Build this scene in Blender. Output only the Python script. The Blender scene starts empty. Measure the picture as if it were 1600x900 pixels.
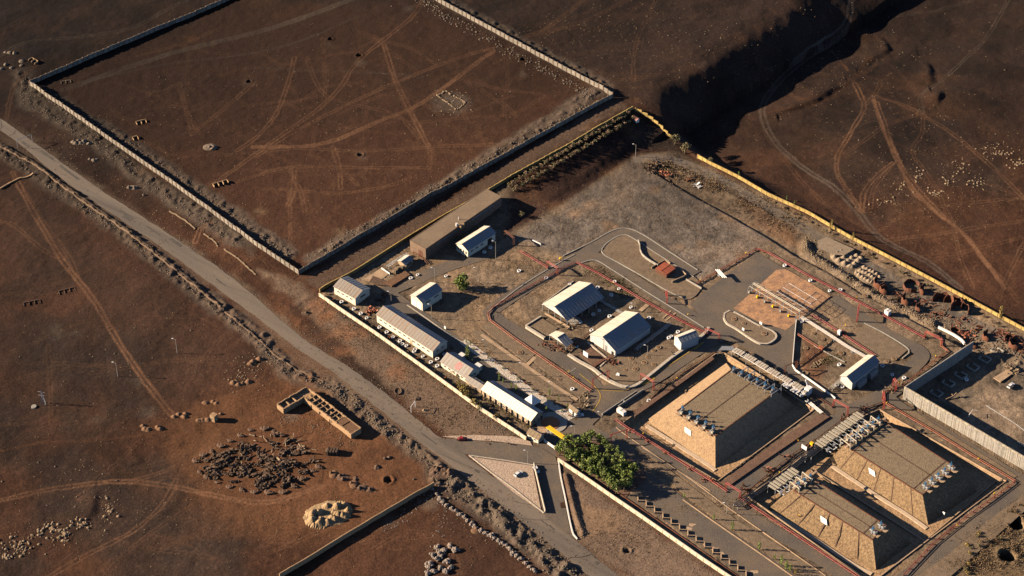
import bpy, bmesh, math, random
import numpy as np
from mathutils import Vector, Matrix
from mathutils.geometry import tessellate_polygon

SC = bpy.context.scene
COL = SC.collection
rnd = random.Random(7)

# ---------------------------------------------------------------- camera
CAM_H = 700.0
PITCH = math.radians(39.1)
FOC = 3316.0                                  # focal length in pixels of the 1600 px wide photograph
cam_d = bpy.data.cameras.new('camera')
cam = bpy.data.objects.new('camera', cam_d)
COL.objects.link(cam)
cam.location = (0, 0, CAM_H)
cam.rotation_euler = (math.pi / 2 - PITCH, 0, 0)
cam_d.sensor_width = 36.0
cam_d.lens = FOC / 1600.0 * 36.0
cam_d.clip_start = 1.0
cam_d.clip_end = 20000.0
SC.camera = cam

# ---------------------------------------------------------------- sky, sun, exposure
LIGHT = Vector((1.0, -0.075, -0.358)).normalized()      # direction the sunlight travels
SUN_EL = math.asin(-LIGHT.z)
SUN_AZ = math.atan2(-LIGHT.x, -LIGHT.y)
world = bpy.data.worlds.new('World')
SC.world = world
world.use_nodes = True
wn = world.node_tree.nodes
sky = wn.new('ShaderNodeTexSky')
sky.sky_type = 'NISHITA'
sky.sun_disc = False
sky.sun_elevation = SUN_EL
sky.sun_rotation = SUN_AZ % (2 * math.pi)
sky.altitude = 2500
sky.air_density = 0.45
sky.dust_density = 0.2
sky.ozone_density = 1.0
bg = wn['Background']
bg.inputs['Strength'].default_value = 0.065
world.node_tree.links.new(sky.outputs[0], bg.inputs['Color'])
sun_d = bpy.data.lights.new('sun', 'SUN')
sun_d.energy = 5.0
sun_d.angle = math.radians(0.5)
sun_d.color = (1.0, 0.80, 0.58)
sun = bpy.data.objects.new('sun', sun_d)
COL.objects.link(sun)
sun.rotation_euler = LIGHT.to_track_quat('-Z', 'Y').to_euler()
SC.view_settings.view_transform = 'Standard'
SC.view_settings.look = 'None'
SC.view_settings.exposure = 1.35
SC.view_settings.gamma = 1.0
SC.view_settings.use_curve_mapping = False
SC.cycles.max_bounces = 4
SC.cycles.diffuse_bounces = 0
SC.cycles.glossy_bounces = 2

# ---------------------------------------------------------------- numbers
def hash2(ix, iy, seed):
    h = (ix.astype(np.int64) * 374761393 + iy.astype(np.int64) * 668265263 + seed * 2147483647) & 0xffffffff
    h = ((h ^ (h >> 13)) * 1274126177) & 0xffffffff
    h = h ^ (h >> 16)
    return (h & 0xffff) / 65535.0

def vnoise(x, y, s, seed=0):
    """smooth value noise in -1..1"""
    x = np.asarray(x, float) / s + 137.3; y = np.asarray(y, float) / s + 91.7
    ix = np.floor(x); iy = np.floor(y)
    fx = x - ix; fy = y - iy
    fx = fx * fx * (3 - 2 * fx); fy = fy * fy * (3 - 2 * fy)
    a = hash2(ix, iy, seed); b = hash2(ix + 1, iy, seed)
    c = hash2(ix, iy + 1, seed); d = hash2(ix + 1, iy + 1, seed)
    return ((a * (1 - fx) + b * fx) * (1 - fy) + (c * (1 - fx) + d * fx) * fy) * 2 - 1

def fbm(x, y, s, octv=3, seed=0, gain=0.5):
    t = 0; amp = 1.0; n = 0
    for k in range(octv):
        ca, sa = math.cos(k * 1.1 + seed), math.sin(k * 1.1 + seed)
        t = t + amp * vnoise(x * ca - y * sa, x * sa + y * ca, s / 2 ** k, seed * 7 + k); n += amp; amp *= gain
    return t / n

def sstep(a, b, v):
    t = np.clip((v - a) / (b - a), 0, 1)
    return t * t * (3 - 2 * t)

def ray(px, py):
    u = px - 800.0; v = 450.0 - py
    return (u, v * math.sin(PITCH) + FOC * math.cos(PITCH), v * math.cos(PITCH) - FOC * math.sin(PITCH))

def P(px, py, z=0.0):
    """point on the level z that the photograph shows at (px, py)"""
    r = ray(px, py); t = (z - CAM_H) / r[2]
    return Vector((r[0] * t, r[1] * t, z))

def W(pts, z=0.0):
    return np.array([P(*p, z=z)[:2] for p in pts])

def smooth_path(p, step=2.0):
    """Catmull-Rom through the points, resampled"""
    p = np.asarray(p, float)
    if len(p) < 3:
        n = max(1, int(np.linalg.norm(p[1] - p[0]) / step))
        return np.array([p[0] + (p[1] - p[0]) * i / n for i in range(n + 1)])
    q = np.vstack([2 * p[0] - p[1], p, 2 * p[-1] - p[-2]])
    out = []
    for i in range(1, len(q) - 2):
        n = max(1, int(np.linalg.norm(q[i + 1] - q[i]) / step))
        for k in range(n):
            t = k / n
            out.append(0.5 * (2 * q[i] + (q[i + 1] - q[i - 1]) * t + (2 * q[i - 1] - 5 * q[i] + 4 * q[i + 1] - q[i + 2]) * t * t
                              + (3 * q[i] - q[i - 1] - 3 * q[i + 1] + q[i + 2]) * t ** 3))
    out.append(p[-1])
    return np.array(out)

def dist_line(x, y, pts, closed=False):
    """distance to a polyline, signed side (right of travel +) and run along it"""
    best = np.full(np.shape(x), 1e9); side = np.zeros(np.shape(x)); run = np.zeros(np.shape(x)); acc = 0.0
    n = len(pts)
    for i in range(n if closed else n - 1):
        a = pts[i]; b = pts[(i + 1) % n]
        dx, dy = b[0] - a[0], b[1] - a[1]; L2 = dx * dx + dy * dy + 1e-9; L = math.sqrt(L2)
        t = np.clip(((x - a[0]) * dx + (y - a[1]) * dy) / L2, 0, 1)
        d = np.hypot(x - a[0] - t * dx, y - a[1] - t * dy)
        s = (x - a[0]) * dy - (y - a[1]) * dx
        m = d < best
        best = np.where(m, d, best); side = np.where(m, np.sign(s), side); run = np.where(m, acc + t * L, run)
        acc += L
    return best, side, run

def inside(x, y, pts):
    r = np.zeros(np.shape(x), bool); n = len(pts)
    for i in range(n):
        x1, y1 = pts[i]; x2, y2 = pts[(i + 1) % n]
        if y1 == y2: continue
        r ^= ((y1 > y) != (y2 > y)) & (x < (x2 - x1) * (y - y1) / (y2 - y1) + x1)
    return r

def sdf(x, y, pts):
    """signed distance to a polygon, positive inside"""
    d, _, _ = dist_line(x, y, pts, True)
    return np.where(inside(x, y, pts), d, -d)

# ---------------------------------------------------------------- lines of the place (photo pixels on the ground -> metres)
AX = np.array([0.70, -0.714]); BX = np.array([0.714, 0.70])     # the two directions the compounds are laid out in
ROAD_UP = [(-60, 150), (0, 185), (59, 227), (150, 292), (250, 357), (350, 425), (400, 466), (475, 530), (550, 577), (612, 622), (670, 670), (740, 722), (800, 766), (855, 807), (900, 845), (965, 898), (1040, 955)]
ROAD_LO = [(-60, 172), (0, 204), (30, 225), (87, 272), (150, 317), (250, 385), (325, 440), (400, 495), (462, 542), (525, 585), (587, 635), (640, 677), (700, 725), (800, 802), (860, 850), (922, 902), (1000, 962)]
ROAD_C = [((a[0] + b[0]) / 2, (a[1] + b[1]) / 2) for a, b in zip(ROAD_UP, ROAD_LO)]
Y1 = [(500, 456), (510, 449), (550, 429), (637, 374), (695, 339), (797, 279), (890, 228), (940, 198), (988, 171)]
Y2 = [(993, 173), (1017, 186), (1037, 204), (1051, 217), (1072, 236), (1090, 246), (1107, 256), (1124, 264), (1154, 279), (1200, 306), (1262, 334), (1325, 371), (1387, 403), (1450, 436), (1487, 456), (1550, 490), (1600, 517), (1680, 560)]
C1 = [(499, 463), (535, 488), (587, 523), (650, 568), (712, 613), (750, 641), (800, 673), (822, 688)]
C2 = [(872, 721), (917, 751), (960, 781), (1000, 808), (1050, 843), (1100, 878), (1142, 906), (1210, 955)]
RAV = [(1420, -110), (1300, -40), (1215, 20), (1160, 75), (1117, 110), (1070, 130), (1037, 150), (1018, 176), (985, 215)]
CONE = [(1001, 258), (1040, 281), (1075, 302), (1110, 321), (1150, 343), (1200, 372), (1240, 398), (1290, 424), (1350, 462), (1400, 487), (1450, 514)]
wROADC = W(ROAD_C); wY1 = W(Y1); wY2 = W(Y2); wRAV = W(RAV); wCONE = W(CONE)
COMP = W([(495, 462), (797, 279), (990, 171), (1107, 256), (1325, 371), (1600, 517), (1700, 570), (1700, 1000), (1250, 980), (872, 722), (822, 690)])
SLOPE_FOOT = W([(780, 372), (870, 322), (930, 284), (993, 240), (1012, 228)])
BASIN1 = W([(970, 663), (1121, 752), (1272, 640), (1250, 625), (1132, 552), (1118, 553)], 0)
BASIN2 = W([(1168, 776), (1240, 724), (1338, 655), (1374, 640), (1572, 752), (1500, 806), (1372, 903), (1352, 906)], 0)
TRENCH1 = W([(1128, 548), (1138, 543), (1272, 622), (1255, 632)])
FIELD = W([(50, 130), (345, 0), (480, -60), (600, -60), (684, 4), (957, 149), (675, 305), (467, 427)])
b0 = float(np.dot(P(690, 345)[:2], BX)); b1 = float(np.dot(P(975, 176)[:2], BX))
aW = float(np.dot(P(1050, 215)[:2], AX)); 
SCARPS = [  # polyline, height, rise width, fall width : lit on one side, shaded on the other
    (W([(1345, 28), (1375, 40), (1386, 55), (1360, 72), (1340, 85)]), 1.9, 14, 5),
    (W([(1325, 112), (1300, 122), (1275, 142), (1250, 150), (1215, 160)]), 2.6, 14, 4),
    (W([(1440, 75), (1450, 95), (1452, 120)]), 3.2, 18, 6),
    (W([(1470, 135), (1462, 155)]), 1.8, 9, 4),
    (W([(148, 768), (142, 800), (118, 826)]), 1.1, 16, 4.5),
]
BERMS = [   # polyline, height, half width
    (W([(884, 742), (890, 768), (900, 806), (910, 834)]), 1.3, 2.2),
    (W([(0, 226), (50, 252), (110, 297), (180, 346), (240, 392), (300, 441), (350, 485)]), 1.0, 1.6),
    (W([(1012, 252), (1060, 262), (1105, 285), (1150, 305), (1200, 330)]), 0.7, 3.0),
    (W([(855, 300), (880, 330), (905, 318), (960, 285), (992, 262)]), 0.0, 3.0),
    (W([(1258, 378), (1262, 395), (1290, 412), (1330, 437), (1370, 462), (1400, 478), (1425, 488), (1455, 502)]), 2.2, 5.5),
    (W([(640, 470), (640, 470.5)]), 0.0, 2.0),
]
ROUGH = [   # polylines with rubble heaped along them: height of the heaps, half width
    (W([(62, 142), (130, 185), (186, 214), (250, 258), (330, 312), (400, 362), (450, 395)]), .55, 6),
    (W([(35, 118), (45, 160), (100, 190), (160, 225), (210, 270), (290, 320), (370, 378)]), .55, 7),
    (W([(655, -6), (690, 18), (740, 45), (800, 78), (860, 110), (930, 150)]), .7, 6),
    (W([(945, 155), (880, 195), (800, 235), (740, 268), (680, 300), (600, 345), (545, 375), (490, 405)]), .7, 6),
    (W([(0, 232), (110, 305), (180, 352), (300, 448), (400, 525), (450, 580), (520, 605), (575, 650), (640, 695), (720, 760), (800, 830), (890, 900)]), .8, 6.5),
    (W([(690, 745), (720, 765), (770, 795), (830, 845), (900, 905)]), 1.0, 9),
    (W([(430, 520), (500, 470), (470, 480)]), .3, 10),
    (W([(900, 700), (960, 750), (1010, 800), (1080, 850), (1150, 900)]), .25, 5),
    (W([(1470, 520), (1520, 545), (1560, 560), (1600, 580)]), .8, 8),
    (W([(1340, 410), (1440, 450), (1540, 500), (1600, 540)]), .3, 8),
]

def terrain(x, y):
    x = np.asarray(x, float); y = np.asarray(y, float)
    dc = sdf(x, y, COMP); df = sdf(x, y, FIELD)
    out = 1 - sstep(-26, -3, dc)
    dr, _, _ = dist_line(x, y, wROADC)
    road = sstep(7, 34, dr)
    fld = 1 - 0.75 * sstep(-15, 10, df)
    h = (2.8 * fbm(x, y, 130, 2, 3) + 1.0 * fbm(x, y, 34, 2, 5) + 0.20 * fbm(x * 1.0, y * 1.0, 9, 3, 9)) * out * road * fld
    h = h + (0.17 * fbm(x, y, 3.6, 3, 11) + .5 * np.maximum(0, fbm(x, y, 18, 3, 12) - .1) * out) * (1 - sstep(-3, 0, dc)) * sstep(7, 9, dr)
    h = h + 1.3 * fbm(x * .8 + y * .3, y, 30, 3, 14) * out * sstep(60, 160, x) * (1 - sstep(-20, 0, df))
    # embankment along the north-west fence, highest at the corner
    bb = x * BX[0] + y * BX[1]
    U = 9.5 * sstep(b0, b1, bb)
    d1, s1, _ = dist_line(x, y, wY1)
    sd1 = d1 * s1                                   # + inside the compound
    dfo, sfo, _ = dist_line(x, y, SLOPE_FOOT)
    sf = dfo * -sfo                                 # + above the foot of the slope
    prof = sstep(0.0, 9.0, sf) * 0.58 + sstep(6, 30, sf) * 0.42
    prof = np.where(sd1 < 0, 1.0, prof)
    prof = np.where((sd1 < 4) & (sd1 >= 0), np.maximum(prof, 1 - (sd1 / 4) * (1 - prof)), prof)
    # right of the corner the bank runs out
    d2, s2, run2 = dist_line(x, y, wY2)
    sd2 = d2 * -s2                                  # + outside the east fence
    aa = x * AX[0] + y * AX[1]
    prof = prof * (1 - sstep(aW - 30, aW + 12, aa))
    h = h + U * prof
    # ravine and the lower plain beyond
    dv, sv, _ = dist_line(x, y, wRAV)
    sE = dv * -sv
    D = 9.5 - 7.9 * sstep(-10, 120, aa - aW)
    sE = sE + 5 * fbm(x, y, 26, 3, 81) * sstep(0, 30, sd2)
    h = h - D * (.35 * sstep(-12, 22, sE) + .65 * sstep(2, 30, sE)) * sstep(0.5, 16, sd2)
    # low step in the gravel yard
    dk, sk, rk = dist_line(x, y, wCONE)
    h = h + 0
    h = h - 1.6 * sstep(-0.4, 1.6, dk * -sk) * (1 - sstep(22, 40, dk * -sk)) * (dc > 1) * sstep(0, 12, rk)
    for pts, hh, w1, w2 in SCARPS:
        d, s, run = dist_line(x, y, pts); L = np.sum(np.hypot(*np.diff(pts, axis=0).T))
        e = np.where((run <= 0.01) | (run >= L - 0.01), 0.6, 1.0)
        left = x < np.interp(y, sorted(pts[:, 1]), pts[np.argsort(pts[:, 1]), 0])
        h = h + hh * np.where(left, 1 - sstep(0, w1, d), 1 - sstep(0, w2, d)) * (.75 + .5 * vnoise(x, y, 12, 61)) * (.25 + .75 * np.clip(4 * (run / L) * (1 - run / L), 0, 1))
    for pts, hh, w in BERMS:
        if hh == 0: continue
        d, s, run = dist_line(x, y, pts)
        h = h + hh * (1 - sstep(0, w, d)) * (0.85 + 0.3 * vnoise(x, y, 4, 31))
    for pts, hh, w in ROUGH:
        d, s, run = dist_line(x, y, pts)
        m = (1 - sstep(w * 0.35, w, d)) * sstep(6.0, 8.0, dr)
        h = h + m * hh * np.maximum(0, fbm(x, y, 3.4, 2, 21) + 0.25) * 1.6
    # furrows across the tilled slope under the ochre wall
    fw = sstep(2, 6, sd1) * sstep(1, 5, sf) * (1 - sstep(60, 70, sd1)) * (dc > 0)
    h = h + .22 * fw * np.sin((x * .12 + y * 1.0) * 2.6 + 1.5 * vnoise(x, y, 9, 71)) * (.6 + .5 * vnoise(x, y, 5, 73))
    # sunken basins round the buried tanks
    for pl in (BASIN1, BASIN2):
        h = h - 2.5 * sstep(-0.3, 0.9, sdf(x, y, pl))
    h = h - 1.0 * sstep(-0.3, 0.6, sdf(x, y, TRENCH1))
    rel = fbm(x, y, 2.6, 3, 77)
    h = h - .26 * np.clip(rel + .15, 0, 1) * sstep(0, 2, dc) - .35 * np.clip(fbm(x, y, 13, 2, 78), 0, 1) * sstep(0, 2, dc)
    for cx, cy, r, dd in HOLES:
        d = np.hypot((x - cx), (y - cy))
        h = h - dd * (1 - sstep(r * 0.7, r, d)) + 0.5 * (1 - sstep(r * .9, r * 1.9, d)) * (d > r * .9)
    return h

HOLES = []
for (u, v, r, dd) in [(239 + 400, 96, 1.6, 1.5), (389, 129, 1.6, 1.5), (517, 71, 1.6, 1.4), (562, 97, 1.8, 1.5), (639, 13, 1.5, 1.4),
                      (817, 114, 1.6, 1.5), (563, 243, 1.7, 1.6), (607, 753, 2.2, 1.4), (979, 860, 1.8, 1.3), (1583, 812, 4.2, 8.0), (1588, 820, 3.6, 8.0), (1574, 868, 4.2, 8.0),
                      (1598, 798, 3.2, 7.0)]:
    q = P(u, v); HOLES.append((q.x, q.y, r, dd))
HOLES = HOLES[1:]

# ---------------------------------------------------------------- ground grid (fine where the photograph looks, coarse to the horizon)
def spread(a, b, n):
    return np.sign(b - a) * 0 + a + (b - a) * (np.linspace(0, 1, n) ** 2.2)
gx = np.concatenate([spread(-385, -6000, 14)[::-1][:-1], np.arange(-385, 385.01, 0.56), spread(385.3, 6000, 14)[1:]])
gy = np.concatenate([spread(612, -3000, 12)[::-1][:-1], np.arange(612, 1205, 0.74), spread(1205, 9000, 16)[1:]])
XX, YY = np.meshgrid(gx, gy)
ZZ = terrain(XX, YY)
fadeo = np.maximum(sstep(400, 900, np.abs(XX)), sstep(1230, 1800, YY))
ZZ = ZZ * (1 - fadeo)

def Hq(x, y):
    i = min(max(int(np.searchsorted(gx, x)) - 1, 0), len(gx) - 2); j = min(max(int(np.searchsorted(gy, y)) - 1, 0), len(gy) - 2)
    fx = (x - gx[i]) / (gx[i + 1] - gx[i]); fy = (y - gy[j]) / (gy[j + 1] - gy[j])
    return float((ZZ[j, i] * (1 - fx) + ZZ[j, i + 1] * fx) * (1 - fy) + (ZZ[j + 1, i] * (1 - fx) + ZZ[j + 1, i + 1] * fx) * fy)

def G(px, py, it=10):
    """point of the ground that the photograph shows at (px, py)"""
    z = 0.0
    for _ in range(it):
        q = P(px, py, z); z = 0.5 * z + 0.5 * Hq(q.x, q.y)
    q = P(px, py, z); q.z = Hq(q.x, q.y)
    return q

# ---------------------------------------------------------------- materials
def newmat(name):
    m = bpy.data.materials.new(name); m.use_nodes = True
    return m, m.node_tree.nodes, m.node_tree.links

def mat(name, col, rough=0.85, var=0.25, scale=0.6, bump=0.0, bscale=3.0, metal=0.0, col2=None, stretch=None, mix=0.5, fine=0.0):
    """base colour broken up by noise; col2 = second colour in patches; stretch = (angle, sx, sy) for streaks"""
    m, N, L = newmat(name); b = N['Principled BSDF']
    b.inputs['Roughness'].default_value = rough; b.inputs['Metallic'].default_value = metal
    tc = N.new('ShaderNodeTexCoord'); mp = N.new('ShaderNodeMapping')
    L.new(tc.outputs['Object'], mp.inputs['Vector'])
    if stretch:
        mp.inputs['Rotation'].default_value = (0, 0, stretch[0]); mp.vector_type = 'TEXTURE'
        mp.inputs['Scale'].default_value = (stretch[1], stretch[2], stretch[2])
    n1 = N.new('ShaderNodeTexNoise'); n1.inputs['Scale'].default_value = scale; n1.inputs['Detail'].default_value = 6; n1.inputs['Roughness'].default_value = .65
    L.new(mp.outputs[0], n1.inputs['Vector'])
    r = N.new('ShaderNodeValToRGB'); r.color_ramp.elements[0].position = .3; r.color_ramp.elements[1].position = .7
    c2 = col2 or tuple(c * (1 - var) for c in col)
    r.color_ramp.elements[0].color = (*c2, 1); r.color_ramp.elements[1].color = (*[min(1, c * (1 + (0 if col2 else var * .6))) for c in col], 1)
    if col2:
        r.color_ramp.elements[0].position = mix - .12; r.color_ramp.elements[1].position = mix + .12
    L.new(n1.outputs['Fac'], r.inputs[0])
    out = r.outputs[0]
    if fine:
        n3 = N.new('ShaderNodeTexNoise'); n3.inputs['Scale'].default_value = 1.3; n3.inputs['Detail'].default_value = 4
        L.new(tc.outputs['Object'], n3.inputs['Vector'])
        mr = N.new('ShaderNodeMapRange'); mr.inputs['From Min'].default_value = .3; mr.inputs['From Max'].default_value = .7
        mr.inputs['To Min'].default_value = 1 - fine; mr.inputs['To Max'].default_value = 1 + fine
        L.new(n3.outputs['Fac'], mr.inputs['Value'])
        mx = N.new('ShaderNodeVectorMath'); mx.operation = 'SCALE'
        L.new(out, mx.inputs[0]); L.new(mr.outputs[0], mx.inputs['Scale']); out = mx.outputs[0]
    L.new(out, b.inputs['Base Color'])
    if bump:
        n2 = N.new('ShaderNodeTexNoise'); n2.inputs['Scale'].default_value = bscale; n2.inputs['Detail'].default_value = 5
        L.new(tc.outputs['Object'], n2.inputs['Vector'])
        bp = N.new('ShaderNodeBump'); bp.inputs['Strength'].default_value = bump; bp.inputs['Distance'].default_value = .3
        L.new(n2.outputs['Fac'], bp.inputs['Height']); L.new(bp.outputs[0], b.inputs['Normal'])
    return m

ANG_A = math.atan2(AX[1], AX[0]); ANG_B = math.atan2(BX[1], BX[0])
M = {}
M['asphalt'] = mat('old_asphalt', (.150, .112, .078), .9, .38, .055, .5, 3, col2=(.100, .083, .069), mix=.50, fine=.2)
M['asphalt_main'] = mat('dusty_asphalt', (.175, .138, .104), .9, .16, .12, .2, 3, col2=(.105, .086, .070), stretch=(math.radians(-38), 16, 1.3), mix=.46, fine=.14)
M['paint_yellow'] = mat('yellow_road_paint', (.42, .27, .05), .8, .3, .5)
M['paint_white'] = mat('white_road_paint', (.6, .57, .52), .8, .3, .5)
M['cream'] = mat('cream_plaster', (.74, .66, .50), .85, .12, .8, fine=.08)
M['cream_wall'] = mat('cream_wall_plaster', (.64, .54, .38), .9, .25, .5, .3, 3, fine=.15)
M['buff'] = mat('buff_brick', (.44, .32, .20), .9, .2, .8, fine=.12)
M['white'] = mat('white_paint', (.76, .72, .66), .7, .1, .7)
M['kerb'] = mat('whitewashed_kerb', (.50, .43, .34), .85, .35, .9)
M['conc'] = mat('concrete', (.33, .30, .255), .9, .2, .5, .3, 4, fine=.12)
M['conc_panel'] = mat('concrete_panel', (.25, .22, .175), .9, .5, .22, .3, 4, fine=.12)
M['conc_warm'] = mat('tan_concrete', (.42, .29, .18), .9, .25, .25, .2, 3, fine=.12)
M['yellow_wall'] = mat('yellow_wall_paint', (.46, .32, .10), .85, .45, .3, fine=.15)
M['ochre_wall'] = mat('ochre_fence_wall', (.40, .27, .10), .85, .3, .4, fine=.15)
M['yellow'] = mat('yellow_metal', (.80, .50, .02), .5, .1, .5)
M['red'] = mat('red_pipe_paint', (.30, .05, .038), .55, .25, .9)
M['orange'] = mat('orange_rail_paint', (.34, .11, .055), .6, .3, .7)
M['rust'] = mat('rusty_steel', (.16, .055, .025), .8, .4, .6, .2, 4, col2=(.06, .03, .022), mix=.45)
M['rust_roof'] = mat('rusty_red_roof', (.30, .075, .035), .75, .3, .5, stretch=(ANG_B, .6, 5))
M['dark'] = mat('dark_opening', (.012, .012, .014), .6, .1, 1)
M['glass'] = mat('window_glass', (.03, .035, .04), .15, .1, 1)
M['steel'] = mat('galvanised_steel', (.34, .35, .36), .5, .2, .8, metal=.4)
M['black_pipe'] = mat('black_pipe_coating', (.035, .036, .042), .4, .3, .6)
M['blue'] = mat('blue_valve_paint', (.05, .16, .30), .55, .25, .9)
M['ivory'] = mat('ivory_grating', (.44, .385, .29), .7, .15, .9)
M['adobe'] = mat('adobe_brick', (.36, .225, .12), .95, .2, .5, .5, 3, fine=.14)
M['brick_dark'] = mat('weathered_brick', (.20, .13, .085), .95, .3, .5, .3, 4, fine=.15)
M['roof_dust'] = mat('dusty_flat_roof', (.215, .155, .10), .95, .2, .12, .3, 2, fine=.12)
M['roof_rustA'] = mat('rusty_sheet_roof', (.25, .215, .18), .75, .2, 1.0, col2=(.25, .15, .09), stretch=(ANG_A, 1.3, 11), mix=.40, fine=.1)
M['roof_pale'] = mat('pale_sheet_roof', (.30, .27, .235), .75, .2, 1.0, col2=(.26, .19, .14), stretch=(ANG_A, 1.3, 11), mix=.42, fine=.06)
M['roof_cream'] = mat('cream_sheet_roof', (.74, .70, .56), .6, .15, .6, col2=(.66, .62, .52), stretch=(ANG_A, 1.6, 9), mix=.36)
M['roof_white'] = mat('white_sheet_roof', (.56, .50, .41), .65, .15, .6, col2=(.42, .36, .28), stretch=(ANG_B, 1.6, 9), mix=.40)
M['roof_shade'] = mat('shade_tinted_sheet_roof', (.20, .225, .25), .6, .15, .6, col2=(.24, .20, .17), stretch=(ANG_B, 1.2, 8), mix=.36, fine=.1)  # sheet for slopes away from the sun, shade put into its colour
M['metal_wall'] = mat('white_sheet_wall', (.56, .53, .49), .7, .1, .6, stretch=(ANG_A, 1, 6))
M['grey_wall'] = mat('grey_sheet_wall', (.36, .35, .33), .7, .15, .6)
M['stone_slope'] = mat('rubble_stone_pitching', (.235, .155, .080), .95, .3, .9, 1.0, 1.6, col2=(.10, .062, .033), mix=.44, fine=.3)
M['tan_slope'] = mat('tan_gravel_slope', (.34, .225, .125), .95, .25, .5, .8, 1.8, col2=(.235, .15, .083), mix=.42, fine=.22)
M['gravel_top'] = mat('gravel_tank_top', (.225, .168, .102), .95, .25, .6, .7, 2.0, col2=(.165, .12, .078), mix=.45, fine=.18)
M['pebble'] = mat('pale_pebbles', (.46, .35, .26), .95, .25, 1.2, .8, 2, col2=(.33, .23, .165), mix=.45, fine=.2)
M['rock'] = mat('grey_rubble', (.155, .118, .084), .95, .3, .5, .4, 4)
M['rock_pale'] = mat('pale_rubble', (.27, .19, .115), .95, .3, .6, .4, 4)
M['rock_lime'] = mat('ashen_stone_heap', (.25, .20, .165), .95, .35, .8, .6, 4)
M['sand'] = mat('pale_sand', (.33, .22, .115), .95, .2, .5, .5, 2, fine=.1)
M['sand_grey'] = mat('grey_gravel_heap', (.27, .205, .14), .95, .2, .5, .5, 2, fine=.1)
M['soil'] = mat('heaped_soil', (.11, .064, .04), .95, .3, .6, .5, 3, fine=.15)
M['soil_orange'] = mat('orange_soil', (.165, .086, .043), .95, .25, .6, .5, 3, fine=.12)
M['scrap'] = mat('grey_brown_scrap', (.105, .064, .040), .95, .5, .5, .3, 4)
M['scrap_pale'] = mat('pale_scrap', (.26, .19, .12), .85, .35, .5)
M['bark'] = mat('bark', (.10, .07, .045), .95, .3, 2)
M['car_white'] = mat('white_car_paint', (.75, .74, .72), .3, .03, 1)
M['car_red'] = mat('dark_red_car_paint', (.30, .03, .03), .3, .05, 1)
M['tyre'] = mat('tyre_rubber', (.02, .02, .02), .8, .1, 2)
M['chrome_white'] = mat('enamel', (.8, .78, .75), .5, .05, 1)
M['mud'] = mat('mud_bank', (.19, .125, .078), .95, .3, .5, .5, 3, fine=.15)
M['roof_pink'] = mat('pink_tile_roof', (.50, .22, .17), .8, .15, 1)
def leaf(name, c1, c2):
    m, N, L = newmat(name); b = N['Principled BSDF']; b.inputs['Roughness'].default_value = .7
    g = N.new('ShaderNodeNewGeometry'); r = N.new('ShaderNodeValToRGB')
    r.color_ramp.elements[0].color = (*c1, 1); r.color_ramp.elements[1].color = (*c2, 1)
    L.new(g.outputs['Random Per Island'], r.inputs[0]); L.new(r.outputs[0], b.inputs['Base Color'])
    return m
M['leaf'] = leaf('green_leaves', (.09, .135, .022), (.24, .30, .05))
M['leaf_dark'] = leaf('dark_green_leaves', (.07, .105, .022), (.20, .24, .045))
M['leaf_olive'] = leaf('olive_leaves', (.12, .10, .04), (.22, .18, .08))
M['leaf_gold'] = leaf('golden_leaves', (.20, .14, .035), (.38, .27, .06))
M['leaf_dry'] = leaf('dry_brown_leaves', (.17, .11, .06), (.32, .21, .11))
M['flower'] = leaf('rusty_foliage', (.20, .07, .03), (.40, .16, .06))
# ---------------------------------------------------------------- ground colours: soil, with light falloff and slope shade painted in
RED = np.array([.074, .034, .019]); DARKSOIL = np.array([.042, .026, .019]); ORG = np.array([.17, .078, .037]); GREY = np.array([.115, .088, .066])
YARD = np.array([.175, .128, .086]); TAN = np.array([.30, .19, .11]); LIGHTTAN = np.array([.42, .27, .15]); TRACK = np.array([.180, .092, .050]); GTRACK = np.array([.14, .105, .08])
n1 = fbm(XX, YY, 70, 4, 41)[..., None]; n2 = fbm(XX, YY, 16, 4, 43)[..., None]; n3 = fbm(XX, YY, 3.0, 3, 45)[..., None]
CC = RED[None, None] * (1 + .22 * n2) + (DARKSOIL - RED) * sstep(-.05, .40, n1 + .3 * n2)
# dimmer light on the far ground, painted as a darker soil tone
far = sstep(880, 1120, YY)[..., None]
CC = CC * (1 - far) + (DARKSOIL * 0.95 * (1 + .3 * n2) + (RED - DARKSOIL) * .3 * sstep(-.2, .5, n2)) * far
pat = sstep(.25, .6, fbm(XX * .6 + YY * .2, YY, 30, 3, 47))[..., None]
CC = CC * (1 - .35 * pat) + ORG * .62 * .35 * pat
mot = sstep(-.1, .5, fbm(XX * 1.3, YY, 22, 4, 49))[..., None]
CC = CC * (1.12 - .42 * mot)
fleck = sstep(.30, .62, fbm(XX, YY, 1.9, 2, 50))[..., None]
CC = CC * (1 + .35 * fleck)

def sub(pts, m):
    x0, x1 = pts[:, 0].min() - m, pts[:, 0].max() + m; y0, y1 = pts[:, 1].min() - m, pts[:, 1].max() + m
    i0, i1 = np.searchsorted(gx, [x0, x1]); j0, j1 = np.searchsorted(gy, [y0, y1])
    return slice(max(j0 - 1, 0), j1 + 1), slice(max(i0 - 1, 0), i1 + 1)

def blend(sl, a, col):
    CC[sl] = CC[sl] * (1 - a[..., None]) + np.asarray(col) * a[..., None]

def paint_poly(pts, col, alpha=1.0, soft=1.0, ragged=0.0, px=True):
    w = GW(pts) if px else pts
    sl = sub(w, soft + 3); X = XX[sl]; Y = YY[sl]
    d = sdf(X, Y, w)
    if ragged: d = d + ragged * fbm(X, Y, 6, 3, 51)
    blend(sl, alpha * sstep(-soft, soft, d), np.asarray(col) * (1 + .12 * n2[sl] + .10 * n3[sl]))

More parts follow.
